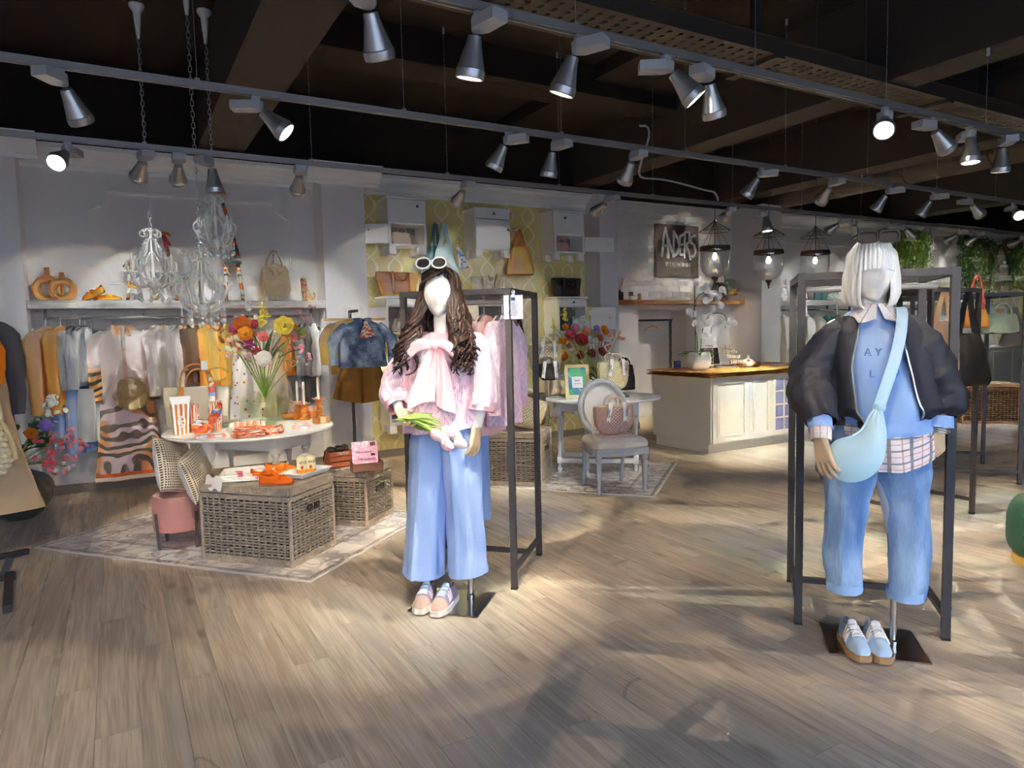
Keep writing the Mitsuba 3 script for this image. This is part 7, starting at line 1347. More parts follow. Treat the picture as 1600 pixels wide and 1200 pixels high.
# big bouquet
t = thing('bouquet', 'wide bouquet of red, white and orange flowers behind the framed print', 'flowers'); BB = (4.36, 5.84, .755); RB = (BB[0], BB[1], .80); YB = BB[1]
tv = thing('ceramic_vase', 'pale vase almost hidden under the wide bouquet', 'vase'); part(tv, 'body', mv(lathe(lprof([(.05, 0), (.08, .02), (.09, .08), (.06, .15), (.05, .18), (.06, .20)], 24), 24), BB[0], BB[1], .753), cm('d8d2c6', .4), True)
for i, (k, c, r, col) in enumerate((('poppy', (4.49, 6.299, 1.304), 0.085, 'red'),
    ('poppy', (4.634, 6.319, 1.156), 0.065, 'crimson'),
    ('poppy', (4.498, 6.339, 1.139), 0.06, 'crimson'),
    ('rose', (4.371, 6.339, 1.357), 0.07, 'coral'),
    ('rose', (4.468, 6.389, 1.433), 0.06, 'pink'),
    ('ball', (4.677, 6.339, 1.284), 0.08, 'white'),
    ('ball', (4.575, 6.439, 1.49), 0.08, 'white'),
    ('ball', (4.674, 6.489, 1.54), 0.06, 'white'),
    ('poppy', (4.268, 6.339, 1.303), 0.05, 'orange'),
    ('poppy', (4.381, 6.439, 1.457), 0.045, 'orange'),
    ('poppy', (4.918, 6.439, 1.41), 0.065, 'orange'),
    ('poppy', (4.815, 6.389, 1.324), 0.05, 'rust'),
    ('rose', (4.799, 6.439, 1.435), 0.042, 'lilac'),
    ('poppy', (4.817, 6.359, 1.163), 0.06, 'crimson'),
    ('poppy', (4.26, 6.319, 1.134), 0.065, 'rust'),
    ('ball', (4.248, 6.439, 1.224), 0.08, 'cream'),
    ('ball', (4.24, 6.339, 1.184), 0.05, 'yellow'),
    ('spike', (4.452, 6.539, 1.617), 0.075, 'yellow'),
    ('spike', (4.793, 6.539, 1.614), 0.075, 'yellow'),
    ('spike', (4.293, 6.539, 1.488), 0.05, 'yellow'),
    ('spray', (5.047, 6.439, 1.303), 0.09, 'peach'),
    ('spray', (5.173, 6.489, 1.33), 0.07, 'peach'),
    ('spray', (4.355, 6.319, 1.223), 0.07, 'cream'),
    ('spray', (4.587, 6.339, 1.2), 0.05, 'white'),
    ('rose', (4.617, 6.389, 1.394), 0.06, 'peach'),
    ('ball', (4.387, 6.389, 1.256), 0.035, 'magenta'),
    ('spray', (4.919, 6.419, 1.24), 0.05, 'crimson'),
    ('spray', (4.317, 6.539, 1.402), 0.06, 'white'),
    ('poppy', (4.406, 6.319, 1.185), 0.05, 'cream'),
    ('spike', (4.624, 6.619, 1.632), 0.05, 'eucalypt'))):
    flower(t, k, c, r, ((c[0] - RB[0]) * .8 - .25, -.8, .4) if k != 'spike' else ((c[0] - RB[0]) * .5, 0, 1), col, RB, i + 40)
leaves(t, [((BB[0] + .12 * math.cos(a), YB - .08 + .05 * math.sin(3 * a), .93 + .03 * math.sin(5 * a)), (math.cos(a), -.4, .45 + .3 * math.sin(2 * a)), .20, .02) for a in np.linspace(0, 6.2, 16)])

# ------------------------------------------------------------------ counter
mat('cream_paint', 'e6dfcd', .5, spec=.35)
mat('live_edge', proc(lambda p, n, uv: (lambda g: mix(mix(lin('8a5424'), lin('cf9550'), smoothstep(.25, .75, g)), lin('4a2a14'), (1 - smoothstep(.04, .13, voronoi(p.x * 9 + p.y * 5, p.y * 9 + p.z * 24)[0])) * .8))(fbm(p.x * 3 + p.z * 9, p.y * 24, p.z * 30, 4))), .4, spec=.45)
t = thing('sales_counter', 'cream panelled sales counter with a live-edge wooden top', 'counter'); x0, y0, x1, y1 = 5.70, 5.52, 7.75, 6.48
part(t, 'plinth', box(x0 + .03, y0 + .07, 0, x1 - .03, y1 - .02, .115), 'mat_cream_paint'); part(t, 'carcass', box(x0 + .02, y0 + .022, .115, x1, y1, .868), 'mat_cream_paint'); part(t, 'end_panel', cbox((x0 + .01, (y0 + y1) / 2 + .005, .49), (.02, y1 - y0 - .01, .75), .002), 'mat_cream_paint')
def panel_door(x0, x1, z0, z1, y):
    r = .07; f = sg.box(x0, z0, x1, z1); i = sg.box(x0 + r, z0 + r, x1 - r, z1 - r)
    return join(mv(up_xz(ext(f.difference(i), .02)), 0, y + .02, 0), mv(up_xz(ext(i, .01)), 0, y + .02, 0), mv(up_xz(ext(i.buffer(.012).difference(i.buffer(-.006)), .026)), 0, y + .02, 0), mv(up_xz(ext(i.buffer(-.035), .016)), 0, y + .02, 0))
for a, b in ((5.725, 6.30), (6.305, 6.69)): part(t, 'door', panel_door(a, b, .125, .862, y0), 'mat_cream_paint')
gd = part(t, 'glass_door', mv(up_xz(ext(sg.box(6.695, .125, 7.45, .862).difference(sg.MultiPolygon([sg.box(6.755 + .165 * i, .185 + .157 * j, 6.755 + .165 * i + .148, .185 + .157 * j + .14) for i in range(4) for j in range(4)])), .02)), 0, y0 + .02, 0), 'mat_cream_paint')
part(t, 'glass', box(6.74, y0 + .012, .17, 7.42, y0 + .016, .83), cm('8f98c8', .15, spec=.6)); part(t, 'door', panel_door(7.455, 7.745, .125, .862, y0), 'mat_cream_paint')
rr = np.random.default_rng(8); ol = []
for a, b, n in (((x0 - .09, y0 - .07), (x1 + .06, y0 - .07), 40), ((x1 + .06, y0 - .07), (x1 + .06, y1 + .05), 16), ((x1 + .06, y1 + .05), (x0 - .09, y1 + .05), 40), ((x0 - .09, y1 + .05), (x0 - .09, y0 - .07), 18)):
    for k in range(n): q = np.array(a) + (np.array(b) - a) * k / n; ol.append(q + .012 * (meshkit.fbm(np.array([q[0] * 5, q[1] * 5, 1.]), 3, 2) - .5) * 2)
o = sg.Polygon(ol); ly = [(o.buffer(-.018), .868), (o.buffer(-.004), .874), (o, .892), (o.buffer(-.006), .915), (o.buffer(-.022), .926)]
V = []; N_ = 130
for q, z in ly: V += [(*q.exterior.interpolate(u, True).coords[0], z + .004 * math.sin(31 * u * 6.28)* (z < .9)) for u in np.linspace(0, 1, N_ + 1)[:-1]]
F = [(i * N_ + j, i * N_ + (j + 1) % N_, (i + 1) * N_ + (j + 1) % N_, (i + 1) * N_ + j) for i in range(4) for j in range(N_)]
wt = tm(V, q2t(F)); 
if (wt.face_normals[:N_, 2].mean() > 0): wt.invert()
part(t, 'worktop', join(wt, mv(ext(ly[-1][0], .001), 0, 0, .925), mv(ext(ly[0][0], .001), 0, 0, .868)), 'mat_live_edge')
ZC = .927
# orchid
OP = (5.93, 5.95); t = thing('plant_pot', 'round white ceramic pot holding the orchid on the counter', 'pot'); part(t, 'bowl', mv(lathe(lprof([(.07, 0), (.10, .01), (.145, .08), (.15, .13), (.135, .19), (.132, .215), (.125, .213), (.12, .17)], 30), 36), *OP, ZC), cm('ebe6dd', .45), True); part(t, 'groove_band', mv(lathe([(.1405, .166), (.144, .170), (.1395, .175)], 36), *OP, ZC), cm('d8d2c8', .45), True); part(t, 'soil', mv(lathe([(0, .185), (.124, .185)], 24), *OP, ZC), cm('3a2e24', .9))
t = thing('orchid', 'white phalaenopsis orchid with two tall stems in the round pot', 'plant'); st = []
for k in range(8): a = k * .8; part(t, 'leaf', leafm((OP[0] + .02 * math.cos(a), OP[1] + .02 * math.sin(a), ZC + .19), (math.cos(a), math.sin(a), .45), .20 + .03 * (k % 3), .028, .55), 'mat_leaf_dark', True)
s1 = spline([(OP[0] - .02, OP[1], ZC + .19), (OP[0] - .05, OP[1], ZC + .5), (OP[0] - .02, OP[1] - .02, ZC + .86), (OP[0] + .14, OP[1] - .05, ZC + .92), (OP[0] + .28, OP[1] - .08, ZC + .80)], 30); s2 = spline([(OP[0] + .02, OP[1], ZC + .19), (OP[0] + .06, OP[1], ZC + .42), (OP[0] + .14, OP[1] - .03, ZC + .62), (OP[0] + .30, OP[1] - .06, ZC + .66), (OP[0] + .40, OP[1] - .08, ZC + .52)], 30)
for s in (s1, s2): part(t, 'stem', tube(s, .0045, 6), 'mat_leaf_dark', True)
part(t, 'support_stick', cyl((OP[0] - .03, OP[1] + .01, ZC + .19), (OP[0] - .05, OP[1] + .01, ZC + .98), .004, 6), cm('4a3a28'))
for i in range(40):
    s = (s1, s2)[i % 2]; c = s[rr.integers(12 if i % 2 == 0 else 9, 30)] + rr.normal(0, .045, 3) + [0, -.03, -.02]; part(t, 'blossom', petals(c, (rr.normal(-.2, .35), -1, rr.normal(.1, .3)), .042, 5, .12, 1, i, .8), cm('f4f0ea', .5), True)
for p_ in ((.30, .55), (.36, .5), (.38, .58)): part(t, 'bud', ell((OP[0] + p_[0], OP[1] - .08, ZC + p_[1]), .013, .013, .016), cm('c8d0a8', .5), True)
def simple(name, lab, cat, parts, group=None):
    t = thing(name, lab, cat, group)
    for n_, m, mm in parts: part(t, n_, m, mm if mm.startswith('mat_') else cm(mm, .5), 40)
    return t
p = (6.042,6.422,0.927); simple('card_stand', 'small dark blue box standing left of the orchid pot', 'box', (('box', place(cbox((0, 0, .045), (.075, .05, .09), .002), p, -20), '1f2f78'), ('label', place(cbox((.045, .01, .04), (.01, .04, .08), .001), p, -20), 'c98a86')))
p = (6.1,5.944,0.927); t = thing('jewellery_rack', 'white wire rack hung with small beaded earrings right of the orchid pot', 'rack'); P = lambda m: place(m, p, -20); part(t, 'frame', P(join(*[cyl((x, 0, 0), (x, .02, .30), .003, 6) for x in (-.055, .055)], *[cyl((-.055, .001 * k, .04 + .05 * k), (.055, .001 * k, .04 + .05 * k), .002, 5) for k in range(6)], cbox((0, 0, .003), (.13, .10, .006), .002))), 'mat_white_plastic')
for k in range(6):
    for j in range(6): part(t, 'earring', P(join(ell((-.045 + .018 * j, -.008, .03 + .05 * k), .0065, .004, .009, 1))), cm(('b08a5a', '8f6f5a', 'd8c3a0', '5a4a42')[(k + j) % 4], .4), True)
t = thing('bangle_stand', 'tiered white stand with rolls of bangles on the counter', 'stand'); p = (6.516,6.043,0.927); P = lambda m: place(m, p, -25); part(t, 'frame', P(join(*[cyl((x, 0, 0), (x, .05, .27), .004, 6) for x in (-.09, .09)], cbox((0, .02, .004), (.24, .16, .008), .002))), 'mat_white_plastic')
for k in range(4):
    part(t, 'roll', P(cyl((-.08 + .05 * k * .6, .03 - .03 * k, .25 - .06 * k), (.08 + .05 * k * .6, .03 - .03 * k, .25 - .06 * k), .022, 14)), cm('efe6d6', .7))
    for j in range(5): x = -.06 + .03 * j + .03 * k; part(t, 'bangle', P(mv(rot(lathe([(.024 + .004 * math.cos(a), .004 * math.sin(a)) for a in np.linspace(0, 6.28, 7)], 14), 90, (0, 1, 0)), x, .03 - .03 * k, .25 - .06 * k)), cm(('c9b38a', '8a8274', 'd9c7b0', 'b5a58f')[(j + k) % 4], .4), True)
p = (6.665,5.856,0.927); simple('money_box', 'white and orange round figurine box beside the bangle stand', 'figurine', (('body', mv(ell((0, 0, .055), .075, .06, .055, 3), *p), 'f3ece2'), ('spot', mv(ell((.045, -.045, .05), .028, .018, .028), *p), 'e28a2e'), ('spot', mv(ell((-.035, -.035, .085), .022, .018, .018), *p), 'd8623a'), ('ear', mv(join(ell((-.01, 0, .125), .008, .006, .025), ell((.015, 0, .12), .008, .006, .022)), *p), 'e6c79a')))
p = (6.826,5.869,0.927); simple('card_reader', 'small black card reader behind the figurine box', 'device', (('body', place(rbox((0, .02, .035), (.075, .12, .06), .012), p, -10), '17181a'),))
p = (7.325,5.914,0.927); simple('tray', 'flat grey oval mat near the right end of the counter', 'mat', (('mat', mv(sc(lathe([(0, .004), (.16, .004), (.165, .002), (.165, 0)], 36), 1.1, .8, 1), *p), 'a8a49c'),))
t = thing('till_screen', 'dark screen standing behind the bangle stand on the counter', 'screen'); p = (6.42, 6.22, ZC); part(t, 'foot', mv(cbox((0, .03, .006), (.16, .12, .012), .003), *p), cm('232326')); part(t, 'panel', mv(rot(cbox((0, 0, .14), (.30, .02, .20), .005), -10, (1, 0, 0)), *p), cm('1d1d20', .3))
# ------------------------------------------------------------------ brick recess: sign, wooden shelf and what stands on it
t = thing('shop_sign', 'square black sign with white lettering on the painted brick wall', 'sign'); sx0, sx1, sz0, sz1, ys = 6.735, 7.555, 2.15, 2.90, 7.575
part(t, 'panel', cbox(((sx0 + sx1) / 2, ys + .02, (sz0 + sz1) / 2), (sx1 - sx0, .05, sz1 - sz0), .003), mat('sign_black', '2c292c', .45, spec=.4))
def stroke(L, w=.024):               # brush letters drawn from centre lines
    from shapely.ops import unary_union
    return unary_union([sg.LineString(l).buffer(w * s, 6) for l, s in L])
GL = {'A': [([(0, 0), (.03, .26), (.07, .40), (.11, .24), (.125, -.02)], 1), ([(.03, .15), (.115, .14)], .8)], 'N': [([(0, -.02), (.015, .25)], 1), ([(.015, .25), (.065, .10), (.11, .02)], 1.05), ([(.11, .02), (.125, .31)], .8)],
      'D': [([(0, 0), (.005, .36)], .9), ([(.005, .36), (.09, .25), (.115, .15), (.07, .04), (0, .0)], 1.1)], 'E': [([(.1, .33), (.02, .29), (.01, .17), (.02, .03), (.11, .035)], 1), ([(.015, .17), (.09, .18)], .8)],
      'R': [([(0, -.01), (.015, .36)], .9), ([(.015, .36), (.10, .36), (.095, .22), (.02, .17)], 1), ([(.04, .17), (.09, .07), (.115, -.03)], 1)], 'S': [([(.10, .31), (.03, .29), (.02, .22), (.09, .17), (.115, .08), (.07, .01), (.0, .02)], 1)]}
x = sx0 + .10
for ch in 'ANDERS':
    g = mv(up_xz(ext(stroke(GL[ch], .0165), .010)), x, ys - .004, sz0 + .30); part(t, 'letter', g, cm('f4f1ea', .5)); x += .108
part(t, 'lettering', stand(text('D I E   M O D E', .052, .008), ((sx0 + sx1) / 2 + .01, ys - .004, sz0 + .16)), cm('f4f1ea', .5))
t = thing('wooden_shelf', 'long reddish wooden plank shelf below the black sign', 'shelf'); part(t, 'plank', warp(trimesh.Trimesh(*trimesh.remesh.subdivide_to_size(cbox((7.065, 7.485, 1.785), (2.46, .27, .058), .006).vertices, cbox((7.065, 7.485, 1.785), (2.46, .27, .058), .006).faces, .09)[:2]), .003, 8, 2), mat('red_wood', proc(lambda p, n, uv: mix(lin('6e3d22'), lin('b0703e'), fbm(p.x * 2.5, p.y * 26, p.z * 40, 4))), .45))
ZK = 1.816
t = thing('reed_diffuser', 'black bottle with reed sticks at the left end of the wooden shelf', 'diffuser'); P = lambda m: mv(m, 5.98, 7.46, ZK); part(t, 'bottle', P(join(cbox((0, 0, .055), (.075, .075, .11), .006), cyl((0, 0, .11), (0, 0, .135), .016, 12))), cm('1d1d1f', .3)); part(t, 'reeds', P(join(*[cyl((0, 0, .09), (.07 * math.cos(a), .03 * math.sin(a), .30), .0022, 5) for a in np.linspace(0, 5.5, 9)])), cm('b5704e'))
t = thing('table_sign', 'tiny dark sign on a clear foot on the wooden shelf', 'sign'); P = lambda m: mv(m, 6.16, 7.44, ZK); part(t, 'plate', P(cbox((0, 0, .085), (.075, .006, .055), .001)), cm('4a3a40')); part(t, 'lettering', P(stand(text('HELLO', .012, .001), (0, -.004, .080))), cm('d8c8c8')); part(t, 'foot', P(cbox((0, 0, .028), (.05, .03, .056), .002)), cm('dcdcd8', .15))
t = thing('figurine', 'tiny gold-green figure on the wooden shelf', 'figurine'); part(t, 'body', mv(lathe(lprof([(.022, 0), (.026, .02), (.016, .045), (.022, .07), (.0, .095)], 20), 14), 6.31, 7.44, ZK), cm('a8a04e', .3, .4), True)
t, P = handbag('handbag', 'black structured handbag with top handle on the wooden shelf', (7.86, 7.44, ZK), 0, .32, .12, .26, '141416', handle=.15, taper=.82, n=1); part(t, 'charm', P(join(cyl((.10, -.06, .25), (.11, -.066, .16), .002, 5), tube([(.115 + .02 * math.cos(a), -.066, .15 + .02 * math.sin(a)) for a in np.linspace(0, 6.28, 14)], .003, 5))), 'mat_silver_hw')
for i, (x, c, lab) in enumerate(((8.03, 'c99a3a', 'footed glass jar half full of yellow sweets'), (8.19, '8a5f52', 'footed glass jar half full of brown sweets at the end of the wooden shelf'))):
    t = thing('glass_jar', lab, 'jar', 'footed sweet jars'); P = lambda m, x=x, i=i: mv(m, x, 7.42 + .06 * i, ZK); part(t, 'glass', P(lathe(lprof([(.06, 0), (.015, .01), (.012, .05), (.05, .075), (.105, .14), (.11, .20), (.08, .27), (.085, .285)], 40), 30)), 'mat_glass', True); part(t, 'lid', P(lathe(lprof([(.088, .285), (.06, .315), (.015, .335), (.012, .35), (.022, .37), (0, .385)], 24), 24)), 'mat_glass', True)
    r2 = np.random.default_rng(i); sw = []
    for k in range(110): a, q, z = r2.uniform(0, 6.28), r2.uniform(0, 1) ** .5, r2.uniform(0, 1); rad = (.05 + .05 * z) * q; g = trimesh.creation.icosahedron(); g.apply_scale(.011); sw.append(mv(g, rad * math.cos(a), rad * math.sin(a), .085 + .075 * z * (0.55 + .45 * q)))
    part(t, 'sweets', P(join(sw)), cm(c, .3), kind='stuff')
t = thing('staff_rail', 'black clothes rail inside the niche behind the counter', 'clothes rail'); part(t, 'post', join(sq((6.72, 8.25, 0), (6.72, 8.25, 1.56), .03), sq((7.62, 8.25, 0), (7.62, 8.25, 1.56), .03)), 'mat_black_iron'); part(t, 'bar', sq((6.69, 8.25, 1.545), (7.65, 8.25, 1.545), .032), 'mat_black_iron')
t = thing('wooden_hanger', 'single wooden hanger on the rail in the niche', 'hanger'); hanger(t, lambda m: place(m, (7.25, 8.25, 1.555), 10), .21)
# ------------------------------------------------------------------ bell lanterns
mat('dark_bronze', '2a211c', .45, .4)
def ribbed(m, k, a): m = m.copy(); v = m.vertices; th = np.arctan2(v[:, 1], v[:, 0]); v[:, :2] *= (1 + a * np.cos(k * th))[:, None]; m.vertices = v; return m
scene['mat_solid_glass'] = {'type': 'dielectric', 'int_ior': 1.5}
def shell(o, i):
    if (o.face_normals * (o.triangles_center - [0, 0, o.triangles_center[:, 2].mean()])).sum(1).mean() < 0: o.invert(); i.invert()
    return join(o, i)
def lantern(lab, c, s=1.0):
    t = thing('bell_lantern', lab, 'pendant lamp', 'glass bell lanterns'); P = lambda m: mv(sc(m, s), *c)
    bg = ribbed(lathe(lprof([(.165, .0), (.166, -.08), (.168, -.16), (.15, -.245), (.10, -.30), (.03, -.322)], 40), 120), 40, .008); bi = bg.copy(); bi.vertices = bi.vertices * [.965, .965, .985]; bi.invert(); part(t, 'bell_glass', P(shell(bg, bi)), 'mat_solid_glass', True)
    part(t, 'rim_band', P(join(lathe([(.168, .0), (.174, .0), (.174, .045), (.168, .045), (.168, .0)], 48), *[ell((.174 * math.cos(a), .174 * math.sin(a), .005), .006, n=1) for a in np.linspace(0, 6.28, 37)])), 'mat_dark_bronze', 40)
    part(t, 'finial', P(lathe(lprof([(.034, -.315), (.036, -.335), (.018, -.36), (.012, -.38), (.005, -.39), (.004, -.42), (0, -.422)], 24), 18)), 'mat_dark_bronze', True)
    sk = part(t, 'smoke_bell', P(lathe([(.012, .345), (.06, .30), (.12, .255), (.178, .225), (.18, .222)], 40)), 'mat_glass', True); part(sk, 'rim', P(tube([(.18 * math.cos(a), .18 * math.sin(a), .222) for a in np.linspace(0, 6.283, 41)], .0035, 5)), 'mat_dark_bronze', True); part(sk, 'ribs', P(join(*[tube([(.012 * math.cos(a), .012 * math.sin(a), .347), (.06 * math.cos(a), .06 * math.sin(a), .302), (.178 * math.cos(a), .178 * math.sin(a), .226)], .0025, 4) for a in np.linspace(0, 6.28, 13)])), 'mat_dark_bronze')
    part(t, 'rod', P(join(cyl((0, 0, .36), (0, 0, .02), .005, 8), lathe([(0, .37), (.018, .355), (.016, .34), (0, .335)], 14))), 'mat_dark_bronze'); part(t, 'hanger_chains', P(join(*[cyl((0, 0, .335), (.168 * math.cos(a), .168 * math.sin(a), .045), .0028, 5) for a in np.linspace(.3, .3 + 6.28, 5)[:-1]])), 'mat_dark_bronze')
    part(t, 'socket', P(lathe([(.018, .02), (.02, -.03), (0, -.03)], 14)), 'mat_dark_bronze'); b = lathe(lprof([(.010, -.03), (.024, -.055), (.028, -.085), (.018, -.108), (0, -.116)], 16), 14)
    if b.face_normals[0][:2] @ b.triangles_center[0][:2] < 0: b.invert()
    k = part(t, 'bulb', P(b), 'mat_lens', True); scene[k]['emitter'] = {'type': 'area', 'radiance': {'type': 'rgb', 'value': [9.0, 6.6, 4.0]}}
    part(t, 'cord', cyl((c[0], c[1], c[2] + .36 * s), (c[0], c[1], 3.3 if abs(c[0] - 8.185) < .22 else 3.99), .004, 6), 'mat_black_iron')
lantern('left glass bell lantern with dark rim hanging beside the black sign', (6.239,5.989,2.336), 1.0)
lantern('middle glass bell lantern hanging before the white pillar', (7.039,5.876,2.307), 1.0)
lantern('right glass bell lantern half hidden by the rack corner', (7.626,5.655,2.296), .98)
# ------------------------------------------------------------------ right alcove: shelf, rail, clothes
t = thing('alcove_shelf', 'pale shelf board with decorations in the right alcove', 'shelf'); part(t, 'board', cbox((10.95, 7.48, 1.775), (4.45, .30, .085), .004), 'mat_trim')
t = thing('clothes_rail', 'black clothes rail below the pale shelf in the right alcove', 'clothes rail'); part(t, 'bar', sq((8.80, 7.40, 1.66), (13.1, 7.40, 1.66), .026), 'mat_black_iron'); [part(t, 'bracket', sq((x, 7.40, 1.66), (x, 7.40, 1.735), .026), 'mat_black_iron') for x in (8.9, 10.3, 11.7, 13.0)]
part('wall_right_alcove', 'panel_moulding', relief(ogee_frame(9.0, 12.8, 2.0, 2.80), .05, .022, YW), 'mat_plaster')
CL = ('e0d8ca', 'd8cdbb', '9fc0c4', 'efe8dc', 'e6ded2', '2f6f6c', '3f8580', 'd9cbb4', 'c7b8a4', 'ebe3d8', 'a9b6a4', 'd8c8b0', '5f8f8c', 'e8e0d2')
for i, c in enumerate(CL):
    x = 8.95 + .27 * i
    top(('first', 'second', 'third', 'fourth', 'fifth', 'sixth', 'seventh', 'eighth', 'ninth', 'tenth', 'eleventh', 'twelfth', 'thirteenth', 'last')[i] + ' garment from the pillar on the right alcove rail, ' + ('pale cream', 'sand', 'light blue', 'off-white', 'cream', 'dark teal', 'teal', 'beige', 'taupe', 'ivory', 'sage', 'wheat', 'grey-teal', 'ecru')[i], 'blouse', (x, 7.39, 1.675), 55, c, .62 + .1 * (i % 3), .20, .06, .5, group='garments on the right alcove rail', name='blouse', spread=.03)
ZA = 1.82
t = thing('rabbit_figure', 'white rabbit figurine with pink ears in the right alcove', 'figurine'); P = lambda m: mv(m, 9.22, 7.38, ZA)
part(t, 'body', P(hullchain({'b': ((0, 0, .06), .065), 'c': ((0, 0, .13), .05), 'h': ((-.01, -.01, .185), .048), 'm': ((-.03, -.04, .175), .02), 'p': ((-.03, -.05, .09), .02), 'q': ((.03, -.05, .09), .02)}, [('b', 'c'), ('c', 'h'), ('h', 'm'), ('c', 'p'), ('c', 'q')], .02, 6)), cm('f0e8e2', .5), True); part(t, 'ear', P(join(ell((-.045, 0, .27), .016, .012, .055), ell((.02, 0, .275), .016, .012, .055))), cm('eabfb8', .5), True)
for x, r, h in ((10.02, .055, .25), (10.17, .05, .17)): t = thing('pillar_candle', ('tall' if h > .2 else 'short') + ' turquoise ribbed vase on the right alcove shelf', 'vase', 'turquoise ribbed vases'); part(t, 'body', mv(ribbed(lathe([(0, 0), (r, 0), (r, h), (r * .8, h), (r * .78, h * .4), (0, h * .4)], 60), 20, .02), x, 7.38, ZA), cm('4fa39c', .25, coat=.4), True)
t = thing('framed_card', 'dark tilted frame left of the turquoise vases', 'picture'); part(t, 'frame', place(rot(cbox((0, 0, .12), (.18, .015, .24), .002), -14, (1, 0, 0)), (9.80, 7.45, ZA), 0), cm('26365a', .4)); part(t, 'print', place(rot(box(-.07, -.012, .03, .07, -.009, .17), -14, (1, 0, 0)), (9.80, 7.45, ZA), 0), cm('dcd8d2'))
def tlamp(lab, p, s=1): t = thing('table_lamp', lab, 'lamp', 'small table lamps'); P = lambda m: mv(sc(m, s), *p); part(t, 'base', P(lathe(lprof([(.06, 0), (.065, .01), (.02, .03), (.03, .08), (.012, .12), (.010, .17)], 24), 20)), cm('cfc6b4', .4), True); part(t, 'shade', P(lathe([(.13, .14), (.09, .28)], 28)), cm('f2e6c0', .7), True); b = ell((0, 0, .20), .03); k = part(t, 'bulb', P(b), 'mat_lens', True); scene[k]['emitter'] = {'type': 'area', 'radiance': {'type': 'rgb', 'value': [8.0, 6.0, 3.4]}}
tlamp('cream shaded table lamp on the right alcove shelf', (10.55, 7.40, ZA)); t = thing('bowl', 'white and green patterned bowl before the shaded lamp', 'bowl'); part(t, 'bowl', mv(lathe(lprof([(.05, 0), (.11, .04), (.12, .10), (.07, .15), (.03, .17), (0, .175)], 20), 24), 10.36, 7.36, ZA), mat('bowl_pat', proc(lambda p, n, uv: mix(lin('efeadf'), lin('7aa890'), 1 - smoothstep(.05, .12, dr.abs(voronoi(p.x * 22, p.z * 22)[0] - .4)))), .3), True)
t = thing('shelf_label', 'white label card on the front of the alcove shelf beside the wig', 'sign'); part(t, 'card', cbox((10.62, 7.28, 1.84), (.24, .006, .13), .001), cm('f2efe8', .6)); part(t, 'lettering', stand(text('SALE', .022, .001), (10.62, 7.276, 1.83)), cm('9a9aa0'))
t = thing('wire_heart', 'wire ornament standing between rabbit and frame on the alcove shelf', 'ornament'); part(t, 'wire', join(*[tube([(9.55 + r * math.cos(a), 7.42, ZA + .24 + r * 1.2 * math.sin(a)) for a in np.linspace(0, 6.28, 20)], .004, 5) for r in (.07, .11)], cyl((9.55, 7.42, ZA), (9.55, 7.42, ZA + .12), .005, 6), cbox((9.55, 7.42, ZA + .005), (.12, .08, .01), .002)), cm('b8a884', .4, .5))
# ------------------------------------------------------------------ far right wall
def trailing(lab, x, z, w, h, seed):
    t = thing('hanging_plant', lab, 'plant', 'hanging plants on the far wall'); rr = np.random.default_rng(seed); L = []; S = []
    for k in range(70):
        a = rr.uniform(-1, 1); q = np.array((x + a * w * .5, 7.34 + rr.uniform(-.14, .14), z + .12 * rr.random())); l = h * rr.uniform(.35, 1); pts = [q + [a * .12 * u, -.10 * math.sin(u * 2.5), .10 * math.sin(u * 3.1) * (u < .5) - l * u ** 1.3] for u in np.linspace(0, 1, 8)]; S.append(tube(pts, .003, 4, cap=False))
        for p_ in pts[1:]:
            for j in range(4): d = rr.normal(size=3); L.append(leafm(np.array(p_) + rr.normal(0, .02, 3), d + [0, 0, -.4], .075, .016, .2))
    part(t, 'foliage', join(L), ('mat_leaf_dark', cm('5f7a38', .6))[seed % 2], True, kind='stuff'); part(t, 'vines', join(S), 'mat_leaf_dark', kind='stuff'); part(t, 'pot', mv(lathe([(0, 0), (.12, 0), (.15, .18), (.14, .18), (.13, .1), (0, .1)], 20), x, 7.36, z - .06), cm('dcd4c4', .6), 40)
    part(t, 'bracket', box(x - .2, 7.2, z - .09, x + .2, YP if 13.2 < x < 14.9 else YW, z - .06), 'mat_trim')
trailing('trailing green plant beside the blond wig, left of three', 12.4, 2.95, .9, .95, 1); trailing('large trailing plant in the middle of three on the far wall', 14.55, 2.95, 1.15, 1.25, 2); trailing('trailing plant at the right edge of the photo on the far wall', 16.45, 2.95, .9, 1.0, 4)
t = thing('far_shelf', 'white box shelf carrying a black tote on the far wall', 'shelf'); part(t, 'board', cbox((15.85, 7.45, 2.28), (1.35, .36, .10), .004), 'mat_trim')
t, P = handbag('tote_bag', 'black tote with pale printed words on the far white box shelf', (15.8, 7.42, 2.335), 0, .62, .2, .42, '131316', handle=.20, taper=.95, n=1, r=.012); part(t, 'lettering', P(stand(text('THE', .05, .003, True), (.0, -.112, .24)))if 0 else P(stand(text('THE', .05, .003, True), (0, -.10, .23))), cm('c9c9c9')); part(t, 'lettering', P(stand(text('WEEKEND', .05, .003, True), (0, -.108, .15))), cm('c9c9c9'))
